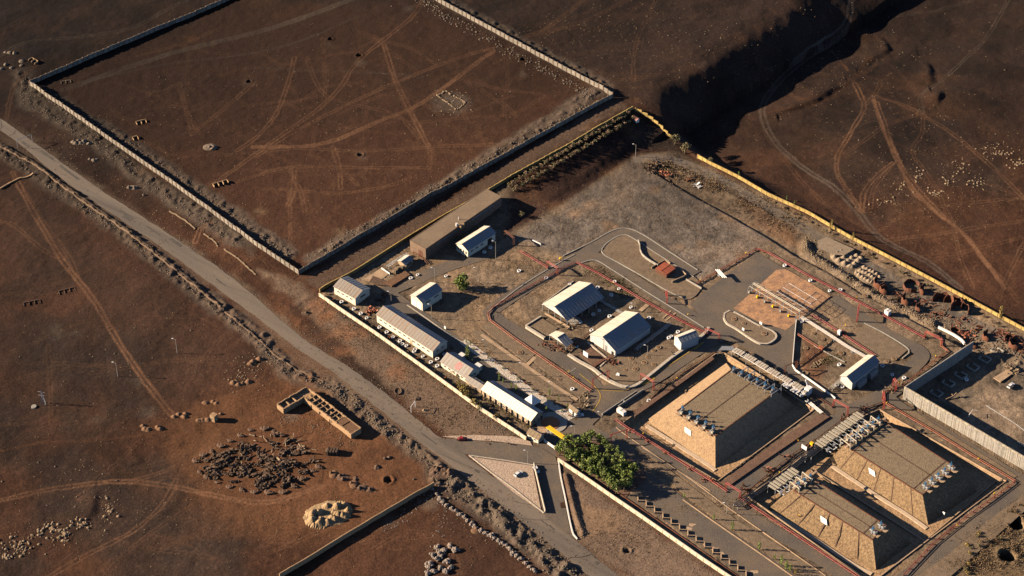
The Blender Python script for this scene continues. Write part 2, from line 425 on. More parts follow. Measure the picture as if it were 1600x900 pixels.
def paint_line(pts, width, col, alpha=1.0, gap=0.0, ragged=0.3, smooth=True):
    w = GW(pts)
    if smooth: w = smooth_path(w, 6.0)
    for k in range(0, len(w) - 1, 8):
        seg = w[k:k + 9]
        m = width + gap + 3; sl = sub(seg, m); X = XX[sl]; Y = YY[sl]
        d, s, run = dist_line(X, Y, seg)
        d = d + ragged * vnoise(X, Y, 5, 53)
        if gap: d = np.abs(d - gap / 2)
        a = (1 - sstep(width * .35, width * .75, d)) * alpha * (0.75 + .35 * vnoise(X, Y, 13, 55))
        base = PAINTED[sl]
        a = np.clip(a, 0, 1) ; new = np.maximum(base, a)
        eff = np.where(base < .999, (new - base) / (1 - base + 1e-6), 0); PAINTED[sl] = new
        blend(sl, eff, col)
    PAINTED[:] = 0
PAINTED = np.zeros(XX.shape)

def GW(pts):
    return np.array([G(*p)[:2] for p in pts])

# field inside the concrete wall: warmer soil near its lower half
paint_poly([(60, 135), (345, 10), (684, 10), (950, 149), (675, 300), (467, 420)], RED * .92, .7, 14, 8)
paint_poly([(330, 290), (560, 190), (760, 200), (800, 232), (640, 320), (560, 370), (470, 405), (400, 350)], RED * 1.12, .6, 20, 8)
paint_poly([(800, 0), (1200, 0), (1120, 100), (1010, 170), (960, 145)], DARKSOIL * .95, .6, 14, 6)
paint_poly([(40, 290), (300, 470), (390, 560), (260, 640), (0, 620), (0, 300)], DARKSOIL * 1.12, .55, 22, 9)
paint_poly([(240, 660), (340, 620), (440, 590), (560, 620), (680, 720), (680, 760), (560, 840), (380, 830), (290, 760)], ORG * .78, .75, 10, 7)
paint_poly([(460, 590), (560, 600), (640, 690), (560, 700), (470, 660)], ORG * .95, .6, 6, 5)
paint_poly([(405, 470), (440, 480), (520, 560), (500, 600), (425, 570)], ORG * .75, .6, 7, 5)
paint_poly([(700, 760), (830, 850), (900, 920), (450, 920), (560, 840)], RED * 1.05, .6, 8, 5)
# verge between road and cream wall
paint_poly([(470, 440), (498, 470), (822, 690), (700, 684), (560, 560), (470, 480), (400, 420)], np.array([.17, .115, .078]), .9, 3, 3)
for c in [(500, 480, 22), (530, 520, 20), (560, 518, 16), (540, 545, 14), (625, 580, 18), (610, 560, 12), (510, 500, 10)]:
    q = [(c[0] + c[2] * math.cos(t) , c[1] + c[2] * .6 * math.sin(t)) for t in np.linspace(0, 6.28, 9)[:-1]]
    paint_poly(q, ORG * 1.35, .55, 4, 6)
paint_poly([(878, 728), (1142, 912), (1000, 915), (900, 842)], np.array([.18, .125, .088]), .9, 3, 3)
paint_poly([(905, 790), (960, 800), (975, 835), (915, 840)], TAN * .85, .6, 4, 5)
# compound ground
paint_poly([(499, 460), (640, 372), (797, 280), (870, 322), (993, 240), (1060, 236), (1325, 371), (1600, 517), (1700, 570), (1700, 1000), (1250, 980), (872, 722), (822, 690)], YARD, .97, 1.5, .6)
paint_poly([(870, 330), (990, 246), (1070, 300), (1200, 372), (1190, 388), (1090, 440), (960, 355), (880, 400), (800, 370)], np.array([.150, .126, .106]), .85, 4, 3)
for u, v, r in [(950, 352, 13), (985, 380, 12), (1092, 326, 8), (1025, 298, 9), (1045, 398, 9), (1135, 340, 12), (925, 318, 10), (1060, 385, 8), (900, 335, 7), (1160, 400, 6), (1100, 380, 5)]:
    paint_poly([(u + r * math.cos(t), v + r * .6 * math.sin(t)) for t in np.linspace(0, 6.28, 9)[:-1]], TAN * .82, .6, 3, 4)
paint_poly([(1010, 262), (1100, 262), (1260, 345), (1300, 400), (1240, 396), (1110, 318)], np.array([.165, .118, .078]), .8, 3, 3)
paint_poly([(1150, 300), (1240, 350), (1255, 392), (1180, 350)], RED * 1.35, .5, 4, 4)
# embankment: tilled slope, its shade deepened in the painted soil colour
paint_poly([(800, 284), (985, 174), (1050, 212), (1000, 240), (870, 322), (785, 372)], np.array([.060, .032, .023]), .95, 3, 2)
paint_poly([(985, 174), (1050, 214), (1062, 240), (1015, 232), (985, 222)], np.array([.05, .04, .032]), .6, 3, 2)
# strip between the two compounds
paint_poly([(467, 436), (957, 155), (985, 168), (700, 332), (500, 452)], np.array([.115, .078, .055]), .75, 2.5, 3)
# greyish aprons of rubble along walls
for pts, hh, w in ROUGH[:6]:
    d = pts; sl = sub(d, w * 2)
    dd, s, r = dist_line(XX[sl], YY[sl], d)
    a = (1 - sstep(w * .5, w * 1.3, dd + 2.5 * fbm(XX[sl], YY[sl], 7, 3, 57))) * .75
    blend(sl, a, GREY * (1.15 if hh < .75 else .95))
paint_poly([(262, 318), (285, 308), (400, 380), (395, 400), (330, 350)], GREY * 1.05, .7, 4, 4)
# small pale spots
for u, v, r, c in [(217, 268, 7, LIGHTTAN * .6), (530, 362, 9, LIGHTTAN * .55), (404, 330, 7, LIGHTTAN * .5), (1095, 103, 7, np.array([.16, .1, .07])), (700, 160, 30, GREY * 1.0), (712, 160, 22, GREY * 1.25),
                   (295, 60, 8, ORG * .8), (215, 595, 10, GREY * .8), (90, 520, 14, GREY * .9), (115, 520, 8, GREY * .9), (150, 655, 10, GREY * .9), (230, 645, 14, GREY * .9), (610, 817, 11, GREY * 1.2), (673, 787, 11, GREY * 1.5), (455, 652, 8, GREY * 1.3),
                   (560, 97, 5, GREY * 1.5), (563, 243, 5, GREY * 1.7), (517, 71, 5, GREY * 1.2), (639, 13, 5, GREY * 1.2), (817, 114, 5, GREY * 1.4), (389, 129, 4, GREY * 1.2), (490, 590, 20, ORG * 1.0)]:
    paint_poly([(u + r * math.cos(t), v + r * .6 * math.sin(t)) for t in np.linspace(0, 6.28, 9)[:-1]], c, .55, 3.4, 3.5)
paint_poly([(12, 480), (130, 440), (150, 460), (128, 480), (95, 497), (75, 488), (30, 486)], RED * 1.25, .6, 1.5, 1)
# wheel tracks
TR = [
    # inside the field
    ([(330, 290), (420, 225), (520, 150), (560, 95), (640, 30), (660, 0)], 1.0, TRACK, .75, 2.0), ([(395, 230), (500, 225), (590, 190), (660, 160), (770, 80)], 1.6, TRACK * 1.1, .8, 1.6),
    ([(400, 245), (460, 205), (560, 155), (690, 100), (770, 75)], 1.0, TRACK, .7, 1.8), ([(600, 70), (620, 130), (650, 190), (670, 230)], 1.0, TRACK * 1.1, .75, 2.0),
    ([(460, 90), (450, 130), (430, 180), (400, 215), (370, 235)], 1.0, TRACK, .65, 2.0), ([(480, 90), (490, 120), (510, 150), (560, 165), (620, 180), (655, 215)], .8, TRACK, .5, 1.8),
    ([(350, 290), (450, 262), (560, 262), (670, 262)], .9, TRACK, .6, 1.8), ([(380, 240), (470, 232), (560, 236), (700, 228), (790, 225)], .9, TRACK, .5, 1.8),
    ([(440, 295), (520, 302), (600, 292), (650, 275)], .8, TRACK, .5, 1.6), ([(520, 230), (530, 262), (532, 295)], .9, TRACK, .6, 2.0), ([(460, 262), (458, 300), (450, 320)], 1.0, TRACK, .6, 2.2), ([(450, 262), (470, 300), (476, 330)], .9, TRACK, .5, 1.8),
    ([(530, 262), (560, 290)], .8, TRACK, .5, 1.4), ([(670, 225), (673, 255)], 1.0, TRACK, .6, 1.6), ([(280, 130), (290, 170), (300, 200)], 1.0, TRACK, .45, 1.8), ([(395, 130), (350, 170), (300, 210)], 1.0, TRACK, .45, 2.0),
    ([(400, 105), (470, 110), (560, 112), (660, 120)], .7, GTRACK * .8, .4, 1.6), ([(100, 140), (200, 105), (300, 75), (420, 45), (520, 10), (560, -5)], 2.2, GTRACK * .85, .6, 2.4), ([(130, 128), (260, 100), (400, 82), (480, 60), (560, 25)], 2.0, GTRACK * .7, .4, 0),
    ([(600, 180), (650, 190), (720, 185), (800, 178), (850, 150)], .8, TRACK * .8, .45, 1.6), ([(500, 300), (620, 240), (700, 190), (800, 150)], .7, TRACK * .8, .35, 1.6), ([(360, 200), (420, 240), (480, 262)], .8, TRACK * .8, .4, 1.6),
    ([(640, 150), (700, 190), (740, 240)], .7, TRACK * .8, .35, 1.6), ([(560, 130), (600, 150), (700, 170), (790, 190)], .7, TRACK * .8, .3, 1.5),
    # top left
    ([(0, 88), (40, 66), (120, 58), (200, 45), (260, 15), (290, 0)], 1.4, GTRACK * .8, .6, 2.2), ([(60, 62), (110, 30), (160, -5)], 1.0, TRACK * .6, .45, 1.8), ([(10, 185), (20, 140), (45, 110), (65, 95)], 1.2, TRACK * .8, .7, 1.8), ([(100, 50), (200, 60), (260, 30)], .8, GTRACK * .7, .4, 1.6),
    # top middle
    ([(820, 58), (860, 40), (900, 10), (915, -5)], 2.0, TRACK * .7, .5, 2.0), ([(840, 55), (920, 30), (990, -5)], 2.5, TRACK * .55, .45, 2.2), ([(870, 45), (960, 38), (1000, 5)], 1.2, TRACK * .5, .35, 1.8), ([(1025, 0), (1000, 50), (990, 90), (990, 125)], .9, TRACK * .7, .5, 1.8), ([(950, 135), (1010, 135), (1060, 120)], 1.0, TRACK * .55, .4, 1.8),
    # right plain
    ([(1330, 0), (1320, 40), (1260, 90), (1215, 130), (1192, 165), (1198, 200), (1240, 250), (1300, 290), (1340, 330), (1380, 375), (1450, 410), (1500, 450)], 2.0, GTRACK * .95, .75, 2.6),
    ([(1195, 205), (1230, 255), (1290, 320), (1360, 360)], 1.0, TRACK, .4, 1.8),
    ([(1335, 130), (1345, 150), (1350, 170), (1325, 215), (1310, 240), (1308, 270), (1325, 300), (1345, 330)], 1.3, TRACK * 1.15, .75, 2.0), ([(1350, 165), (1365, 150), (1375, 125), (1340, 118)], 1.2, TRACK * .8, .5, 1.8),
    ([(1320, 240), (1350, 220), (1385, 195), (1430, 180), (1442, 175)], 1.0, TRACK, .6, 1.8), ([(1365, 150), (1400, 160), (1442, 180), (1490, 210), (1560, 270), (1600, 310)], 1.1, TRACK * 1.1, .7, 2.0),
    ([(1442, 178), (1438, 150), (1465, 130), (1500, 100), (1540, 60), (1565, 20), (1575, 0)], 1.0, GTRACK * .8, .6, 1.8), ([(1442, 180), (1440, 210), (1425, 235), (1440, 260), (1465, 300), (1490, 350)], 1.0, TRACK * .95, .6, 1.8),
    ([(1365, 155), (1380, 200), (1400, 240), (1420, 290), (1450, 320), (1480, 345), (1510, 370), (1540, 410), (1570, 450)], 3.2, TRACK * 1.15, .8, 0), ([(1370, 160), (1395, 235), (1425, 285), (1475, 340)], 1.2, TRACK * 1.35, .7, 2.2),
    ([(1395, 255), (1370, 275), (1350, 300), (1347, 330)], 1.4, TRACK * 1.2, .7, 2.2), ([(1390, 262), (1365, 295), (1360, 325)], 1.0, TRACK * 1.1, .5, 1.8),
    ([(1390, 375), (1450, 368), (1530, 355), (1600, 345)], 1.4, TRACK * .9, .6, 2.0), ([(1370, 365), (1400, 342), (1430, 330), (1500, 318), (1600, 310)], .9, TRACK * .9, .5, 1.6), ([(1430, 402), (1500, 395), (1560, 380), (1600, 370)], .9, TRACK * .85, .5, 1.8),
    ([(1490, 350), (1500, 400), (1520, 450)], 1.0, TRACK * .95, .5, 1.8), ([(1530, 400), (1560, 430), (1590, 470)], 1.0, TRACK * 1.0, .5, 1.8), ([(1600, 380), (1575, 430), (1560, 470)], 1.0, TRACK * 1.0, .5, 1.8), ([(1380, 420), (1450, 408), (1500, 405)], .8, TRACK * .8, .4, 1.5),
    ([(1250, 155), (1290, 150), (1330, 125), (1360, 90)], 5.0, ORG * .55, .5, 0), ([(1200, 175), (1260, 165), (1310, 150)], 3.0, ORG * .6, .5, 0), ([(1400, 25), (1470, 15), (1520, 0)], 1.4, GTRACK * .55, .5, 2.0),
    ([(1300, 80), (1325, 110)], 2.2, ORG * .8, .6, 0), ([(1370, 100), (1350, 115)], 3.2, ORG * .7, .5, 0),
    # left fields
    ([(20, 270), (60, 345), (100, 410), (140, 460), (165, 500), (195, 550), (230, 600), (268, 648)], 1.6, TRACK * 1.05, .8, 2.2), ([(0, 345), (20, 350), (60, 385), (95, 405)], 1.0, TRACK * .9, .6, 1.8), ([(40, 300), (70, 350), (110, 405), (122, 440)], .9, TRACK * .8, .5, 1.8),
    ([(265, 648), (300, 640), (350, 620), (400, 600), (420, 570)], 1.6, ORG * .8, .5, 0), ([(268, 650), (300, 680), (350, 720), (300, 730)], 1.2, TRACK * .7, .4, 1.8),
    ([(0, 782), (60, 768), (140, 756), (200, 752), (280, 762), (340, 775), (420, 785), (500, 760)], 1.7, TRACK * .95, .75, 2.0), ([(205, 752), (260, 735), (310, 710), (350, 690), (380, 680)], 1.1, TRACK * .95, .6, 1.9),
    ([(70, 905), (130, 870), (200, 835), (235, 808), (260, 780), (275, 750)], 1.2, TRACK * .95, .65, 2.0), ([(160, 905), (190, 870), (240, 830), (300, 790)], .9, TRACK * .75, .45, 1.8), ([(240, 835), (290, 850), (350, 880)], .7, TRACK * .8, .4, 0),
    ([(0, 705), (60, 692), (140, 688), (220, 680), (290, 665)], 2.2, ORG * .62, .5, 0), ([(75, 540), (78, 590), (80, 660)], .9, TRACK * .7, .4, 1.8), ([(0, 595), (70, 582), (180, 565)], 1.0, TRACK * .6, .3, 1.8), ([(560, 830), (620, 780), (680, 740)], 1.0, TRACK * .9, .4, 1.8), ([(430, 860), (500, 830), (600, 780)], .9, TRACK * .9, .4, 1.8),
    ([(580, 860), (640, 830), (700, 850), (720, 905)], .8, TRACK * .9, .4, 1.8), ([(280, 480), (330, 505), (380, 535)], .8, TRACK * .75, .4, 0), ([(150, 0), (110, 20), (60, 40)], 1.0, TRACK * .5, .3, 0),
    # verge
    ([(305, 378), (312, 358), (330, 348)], 1.3, TRACK * 1.2, .7, 2.2), ([(350, 440), (400, 400), (440, 430), (500, 430)], 1.0, TRACK * .9, .4, 1.6), ([(455, 445), (480, 432), (510, 425), (560, 400)], 1.6, ORG * .7, .6, 0),
    # yard
    ([(880, 340), (930, 318), (1000, 290)], 1.4, GREY * 1.6, .4, 0), ([(960, 340), (1005, 318), (1040, 330), (1100, 365)], 1.6, TAN * .6, .35, 0),
]
for ti, (p, w, c, a, g) in enumerate(TR): paint_line(p, w * (.95 if ti < 24 else .72), np.asarray(c) * (1 if ti < 24 else 1.08), min(.95, a * 1.15), g)

rng = random.Random(5)
for k in range(70):   # faint tracks of single vehicles
    u = rng.uniform(150, 820); v = rng.uniform(60, 330); an = rng.uniform(-.5, .5) + (0 if rng.random() < .6 else 1.2); L = rng.uniform(60, 170)
    pts = [(u + L * (t - .5) * math.cos(an) + rng.uniform(-4, 4), v + L * (t - .5) * math.sin(an) * .8 + 8 * math.sin(t * 3) * rng.uniform(-1, 1)) for t in (0, .33, .66, 1)]
    if all(inside(np.array([P(*q).x]), np.array([P(*q).y]), FIELD)[0] for q in pts): paint_line(pts, .7, TRACK * .95, rng.uniform(.2, .5), 1.6)
for k in range(48):
    u = rng.uniform(1220, 1600); v = rng.uniform(120, 430); an = rng.uniform(-.3, 1.1); L = rng.uniform(60, 150)
    pts = [(u + L * (t - .5) * math.cos(an), v + L * (t - .5) * math.sin(an) * .8 + 6 * math.sin(t * 3) * rng.uniform(-1, 1)) for t in (0, .33, .66, 1)]
    paint_line(pts, .6, TRACK * .9, rng.uniform(.2, .45), 1.7)
for k in range(40):
    u = rng.uniform(-20, 640); v = rng.uniform(420, 900) if u < 420 else rng.uniform(700, 900); an = rng.uniform(-.9, .3); L = rng.uniform(80, 220)
    pts = [(u + L * (t - .5) * math.cos(an), v + L * (t - .5) * math.sin(an) * .8 + 8 * math.sin(t * 3) * rng.uniform(-1, 1)) for t in (0, .33, .66, 1)]
    paint_line(pts, .6, TRACK * .9, rng.uniform(.15, .4), 1.8)
for k in range(26):
    u = rng.uniform(820, 1200); v = rng.uniform(0, 130); an = rng.uniform(-.6, .1); L = rng.uniform(80, 200)
    pts = [(u + L * (t - .5) * math.cos(an), v + L * (t - .5) * math.sin(an) * .8) for t in (0, .5, 1)]
    paint_line(pts, .6, TRACK * .6, rng.uniform(.2, .4), 1.8)
paint_line([(0, 195), (150, 305), (350, 440), (470, 545), (610, 655), (750, 755), (860, 830), (960, 910)], 12, np.array([.165, .115, .078]), .8, 0, 2.0)
# floors of the tank basins
paint_poly(BASIN1, LIGHTTAN * .95, 1, .3, .3, px=False); paint_poly(BASIN2, LIGHTTAN * .88, 1, .3, .4, px=False)
paint_poly([(1250, 500), (1300, 615), (1245, 575), (1240, 560), (1244, 506)], RED * 1.5, .0, 2, 1)
paint_poly([(1258, 530), (1300, 555), (1280, 600), (1250, 580)], RED * 1.7, .75, 2, 1)
paint_poly([(1320, 532), (1350, 505), (1420, 545), (1400, 565), (1370, 560)], TAN * .62, .6, 3, 2)
paint_poly([(1452, 640), (1520, 560), (1600, 570), (1640, 650), (1600, 690), (1530, 680)], np.array([.14, .11, .08]), .9, 2, 1)
paint_poly([(1500, 660), (1540, 600), (1600, 620), (1660, 680), (1600, 730), (1560, 690)], np.array([.26, .19, .13]), .9, 3, 1)
paint_poly([(1480, 860), (1600, 770), (1700, 800), (1600, 920), (1440, 920)], np.array([.15, .105, .06]), .9, 3, 3)
paint_poly([(1580, 775), (1600, 740), (1640, 760), (1500, 880), (1470, 870)], TAN * .6, .6, 2, 3)
paint_poly([(1255, 380), (1270, 366), (1290, 372), (1400, 430), (1500, 480), (1600, 530), (1600, 560), (1480, 515), (1440, 500), (1350, 455), (1255, 400)], np.array([.17, .13, .092]), .9, 2.0, 1.5)

# coarse mottling of the yard inside the compound
yn = fbm(XX, YY, 5.5, 4, 95)[..., None]; yb = fbm(XX, YY, 24, 3, 96)[..., None]; yf = fbm(XX, YY, 1.5, 2, 97)[..., None]
ic = sstep(-1, 2, sdf(XX, YY, COMP))[..., None] * (1 - sstep(-1, 0, np.maximum(sdf(XX, YY, BASIN1), sdf(XX, YY, BASIN2))))[..., None]
CC = CC * (1 + ic * (.55 * yn + .35 * yb + .30 * yf)) + ic * np.array([.03, .012, 0]) * sstep(.1, .5, yb)
# light falloff painted into the ground: top, sides and upper yard darker
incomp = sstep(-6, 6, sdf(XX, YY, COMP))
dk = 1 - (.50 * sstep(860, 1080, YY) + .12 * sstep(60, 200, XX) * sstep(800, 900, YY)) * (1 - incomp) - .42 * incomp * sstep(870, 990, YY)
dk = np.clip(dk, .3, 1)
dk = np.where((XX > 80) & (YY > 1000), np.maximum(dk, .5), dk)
dk = dk * (1 + .5 * (1 - sstep(20, 70, dist_line(XX, YY, wRAV)[0])) * (1 - incomp))  # ground round the ravine lightened so its shade is less black
dk = dk * (1 - .34 * sstep(90, 260, -XX) * (1 - incomp))  # painted falloff towards the left edge
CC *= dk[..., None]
def finish_ground():
    nx, ny = len(gx), len(gy)
    me = bpy.data.meshes.new('ground')
    co = np.empty((ny * nx, 3), np.float32); co[:, 0] = XX.ravel(); co[:, 1] = YY.ravel(); co[:, 2] = ZZ.ravel()
    idx = np.arange(ny * nx).reshape(ny, nx)
    q = np.stack([idx[:-1, :-1], idx[:-1, 1:], idx[1:, 1:], idx[1:, :-1]], -1).reshape(-1, 4)
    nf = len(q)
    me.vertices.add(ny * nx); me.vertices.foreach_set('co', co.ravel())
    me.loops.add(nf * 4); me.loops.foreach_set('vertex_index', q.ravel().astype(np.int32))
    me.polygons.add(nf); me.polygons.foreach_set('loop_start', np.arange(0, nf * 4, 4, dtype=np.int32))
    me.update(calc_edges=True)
    at = me.color_attributes.new('soil_shade_colour', 'FLOAT_COLOR', 'POINT')
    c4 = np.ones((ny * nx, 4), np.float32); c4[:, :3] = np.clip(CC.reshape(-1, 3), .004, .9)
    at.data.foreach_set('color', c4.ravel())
    me.polygons.foreach_set('use_smooth', np.ones(nf, bool))
    m, N, L = newmat('soil_ground'); b = N['Principled BSDF']; b.inputs['Roughness'].default_value = .95
    b.inputs['Specular IOR Level'].default_value = .15
    at_n = N.new('ShaderNodeAttribute'); at_n.attribute_name = 'soil_shade_colour'
    tc = N.new('ShaderNodeTexCoord')
    n = N.new('ShaderNodeTexNoise'); n.inputs['Scale'].default_value = .85; n.inputs['Detail'].default_value = 8; n.inputs['Roughness'].default_value = .7
    L.new(tc.outputs['Object'], n.inputs['Vector'])
    mr = N.new('ShaderNodeMapRange'); mr.inputs['From Min'].default_value = .32; mr.inputs['From Max'].default_value = .68; mr.inputs['To Min'].default_value = .60; mr.inputs['To Max'].default_value = 1.42
    L.new(n.outputs['Fac'], mr.inputs['Value'])
    sc = N.new('ShaderNodeVectorMath'); sc.operation = 'SCALE'
    L.new(at_n.outputs['Color'], sc.inputs[0]); L.new(mr.outputs[0], sc.inputs['Scale'])
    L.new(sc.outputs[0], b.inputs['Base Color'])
    n4 = N.new('ShaderNodeTexNoise'); n4.inputs['Scale'].default_value = .9; n4.inputs['Detail'].default_value = 6; n4.inputs['Roughness'].default_value = .7
    L.new(tc.outputs['Object'], n4.inputs['Vector'])
    bp = N.new('ShaderNodeBump'); bp.inputs['Strength'].default_value = .75; bp.inputs['Distance'].default_value = .4
    L.new(n4.outputs['Fac'], bp.inputs['Height']); L.new(bp.outputs[0], b.inputs['Normal'])
    me.materials.append(m)
    o = bpy.data.objects.new('ground', me); COL.objects.link(o); o['kind'] = 'structure'
finish_ground()

# ---------------------------------------------------------------- mesh builder
class MB:
    def __init__(s): s.v = []; s.f = []
    def add(s, v, f):
        n = len(s.v); s.v += [tuple(p) for p in v]; s.f += [tuple(i + n for i in q) for q in f]
    def box(s, c, u, v, sx, sy, z0, z1):
        """box with base centre c, horizontal unit axes u and v, full sizes sx, sy, from z0 to z1"""
        p = []
        for z in (z0, z1):
            for a, b in ((-1, -1), (1, -1), (1, 1), (-1, 1)):
                p.append((c[0] + u[0] * a * sx / 2 + v[0] * b * sy / 2, c[1] + u[1] * a * sx / 2 + v[1] * b * sy / 2, z))
        s.add(p, [(3, 2, 1, 0), (4, 5, 6, 7), (0, 1, 5, 4), (1, 2, 6, 5), (2, 3, 7, 6), (3, 0, 4, 7)])
    def seg(s, a, b, w, z0a, z1a, z0b=None, z1b=None):
        """wall piece from a to b"""
        z0b = z0a if z0b is None else z0b; z1b = z1a if z1b is None else z1b
        d = np.array([b[0] - a[0], b[1] - a[1]]); d = d / (np.linalg.norm(d) + 1e-9); n = (-d[1] * w / 2, d[0] * w / 2)
        p = [(a[0] - n[0], a[1] - n[1], z0a), (b[0] - n[0], b[1] - n[1], z0b), (b[0] + n[0], b[1] + n[1], z0b), (a[0] + n[0], a[1] + n[1], z0a),
             (a[0] - n[0], a[1] - n[1], z1a), (b[0] - n[0], b[1] - n[1], z1b), (b[0] + n[0], b[1] + n[1], z1b), (a[0] + n[0], a[1] + n[1], z1a)]
        s.add(p, [(3, 2, 1, 0), (4, 5, 6, 7), (0, 1, 5, 4), (1, 2, 6, 5), (2, 3, 7, 6), (3, 0, 4, 7)])
    def slab(s, q, t):
        """thick sheet under the quad q"""
        q = [Vector(p) for p in q]; n = (q[1] - q[0]).cross(q[2] - q[0]).normalized()
        if n.z < 0: n = -n
        lo = [p - n * t for p in q]
        s.add([*q, *lo], [(0, 1, 2, 3), (7, 6, 5, 4), (0, 4, 5, 1), (1, 5, 6, 2), (2, 6, 7, 3), (3, 7, 4, 0)])
    def tube(s, pts, r, n=6, r2=None):
        pts = [Vector(p) for p in pts]; rings = []
        for i, p in enumerate(pts):
            d = (pts[min(i + 1, len(pts) - 1)] - pts[max(i - 1, 0)]).normalized()
            a = d.cross(Vector((0, 0, 1)));
            if a.length < .05: a = d.cross(Vector((1, 0, 0)))
            a.normalize(); b = d.cross(a)
            rr = r if r2 is None else r + (r2 - r) * i / max(1, len(pts) - 1)
            rings.append([p + (a * math.cos(t) + b * math.sin(t)) * rr for t in [2 * math.pi * k / n for k in range(n)]])
        v = [q for ring in rings for q in ring]; f = []
        for i in range(len(pts) - 1):
            for k in range(n): f.append((i * n + k, i * n + (k + 1) % n, (i + 1) * n + (k + 1) % n, (i + 1) * n + k))
        f.append(tuple(range(n))[::-1]); f.append(tuple((len(pts) - 1) * n + k for k in range(n)))
        s.add(v, f)
    def prism(s, poly, z0, z1):
        n = len(poly); v = [(p[0], p[1], z0) for p in poly] + [(p[0], p[1], z1) for p in poly]
        f = [(i, (i + 1) % n, n + (i + 1) % n, n + i) for i in range(n)]
        tri = tessellate_polygon([[Vector((p[0], p[1], 0)) for p in poly]])
        f += [(a + n, b + n, c + n) for a, b, c in tri] + [(c, b, a) for a, b, c in tri]
        s.add(v, f)
    def frustum(s, base, top):
        n = len(base); s.add([*base, *top], [(i, (i + 1) % n, n + (i + 1) % n, n + i) for i in range(n)] + [tuple(range(n))[::-1], tuple(n + i for i in range(n))])
    def cyl(s, c, r, z0, z1, n=12, r2=None):
        r2 = r if r2 is None else r2
        v = [(c[0] + r * math.cos(2 * math.pi * k / n), c[1] + r * math.sin(2 * math.pi * k / n), z0) for k in range(n)] + [(c[0] + r2 * math.cos(2 * math.pi * k / n), c[1] + r2 * math.sin(2 * math.pi * k / n), z1) for k in range(n)]
        s.add(v, [(k, (k + 1) % n, n + (k + 1) % n, n + k) for k in range(n)] + [tuple(range(n))[::-1], tuple(range(n, 2 * n))])
    def rock(s, c, r, rn, flat=.7):
        """irregular lump"""
        v = [(c[0], c[1], c[2] - r * .4)]; n = 5
        for k, (zz, rr) in enumerate(((-.15, 1.0), (.45, .72))):
            for i in range(n):
                a = 2 * math.pi * (i + .5 * k) / n + rn.uniform(-.3, .3); q = r * rr * rn.uniform(.7, 1.25)
                v.append((c[0] + q * math.cos(a), c[1] + q * math.sin(a), c[2] + r * flat * (zz + rn.uniform(-.12, .12))))
        v.append((c[0] + rn.uniform(-.2, .2) * r, c[1] + rn.uniform(-.2, .2) * r, c[2] + r * flat * rn.uniform(.6, 1)))
        f = [(0, 1 + (i + 1) % n, 1 + i) for i in range(n)] + [(1 + i, 1 + (i + 1) % n, 6 + i) for i in range(n)] + [(1 + (i + 1) % n, 6 + (i + 1) % n, 6 + i) for i in range(n)] + [(6 + i, 6 + (i + 1) % n, 11) for i in range(n)]
        s.add(v, f)
    def leaves(s, c, rad, n, size, rn):
        for _ in range(n):
            while True:
                q = Vector((rn.uniform(-1, 1), rn.uniform(-1, 1), rn.uniform(-1, 1)))
                if .2 < q.length < 1: break
            p = Vector(c) + Vector((q.x * rad[0], q.y * rad[1], q.z * rad[2]))
            a = Vector((rn.gauss(0, 1), rn.gauss(0, 1), rn.gauss(0, 1))).normalized() * size * rn.uniform(.6, 1.3)
            b = a.cross(Vector((rn.gauss(0, 1), rn.gauss(0, 1), rn.gauss(0, 1))).normalized()) * .8
            s.add([p - a - b, p + a - b * .4, p + a * .4 + b, p - a * .6 + b], [(0, 1, 2, 3)])
    def mesh(s, name, m, origin=(0, 0, 0)):
        me = bpy.data.meshes.new(name)
        ox, oy, oz = origin
        me.from_pydata([(p[0] - ox, p[1] - oy, p[2] - oz) for p in s.v], [], s.f)
        if m is not None: me.materials.append(M[m] if isinstance(m, str) else m)
        return me

def tag(o, label=None, cat=None, group=None, kind=None):
    if label: o['label'] = label
    if cat: o['category'] = cat
    if group: o['group'] = group
    if kind: o['kind'] = kind
    return o

class Thing:
    """an Empty at the base of a thing; parts are added in world coordinates"""
    def __init__(s, name, label, cat, loc, group=None):
        s.o = bpy.data.objects.new(name, None); COL.objects.link(s.o); s.o.location = loc; s.loc = tuple(loc)
        s.o.empty_display_size = .5
        tag(s.o, label, cat, group)
    def part(s, name, mb, m, parent=None, label=None):
        o = bpy.data.objects.new(name, mb.mesh(name, m, s.loc)); COL.objects.link(o); o.parent = parent or s.o
        if label: o['label'] = label
        return o

def solo(name, mb, m, label, cat, loc=None, group=None, kind=None):
    if loc is None:
        a = np.array(mb.v); loc = (float(a[:, 0].mean()), float(a[:, 1].mean()), float(a[:, 2].min()))
    o = bpy.data.objects.new(name, mb.mesh(name, m, loc)); COL.objects.link(o); o.location = loc
    return tag(o, label, cat, group, kind)

def copy_tree(o, loc, rz=0, sc=1.0, label=None, szz=None):
    c = o.copy(); COL.objects.link(c); c.location = loc; c.rotation_euler = (0, 0, rz); c.scale = (sc, sc, szz or sc)
    if label: c['label'] = label
    for ch in o.children:
        d = ch.copy(); COL.objects.link(d); d.parent = c
        for g in ch.children:
            e = g.copy(); COL.objects.link(e); e.parent = d
    return c

def structure(name, mb, m):
    o = bpy.data.objects.new(name, mb.mesh(name, m)); COL.objects.link(o); o['kind'] = 'structure'; return o

def sheet(name, pts, m, z=0.05, px=True, curve=False):
    w = W(pts) if px else pts
    if curve: w = smooth_path(np.vstack([w, w[:1]]), 1.5)[:-1]
    mb = MB(); tri = tessellate_polygon([[Vector((p[0], p[1], 0)) for p in w]])
    mb.add([(p[0], p[1], z) for p in w], [t for t in tri])
    o = structure(name, mb, m)
    bm = bmesh.new(); bm.from_mesh(o.data)
    for f in bm.faces:
        if f.normal.z < 0: f.normal_flip()
    bm.to_mesh(o.data); bm.free()
    return o

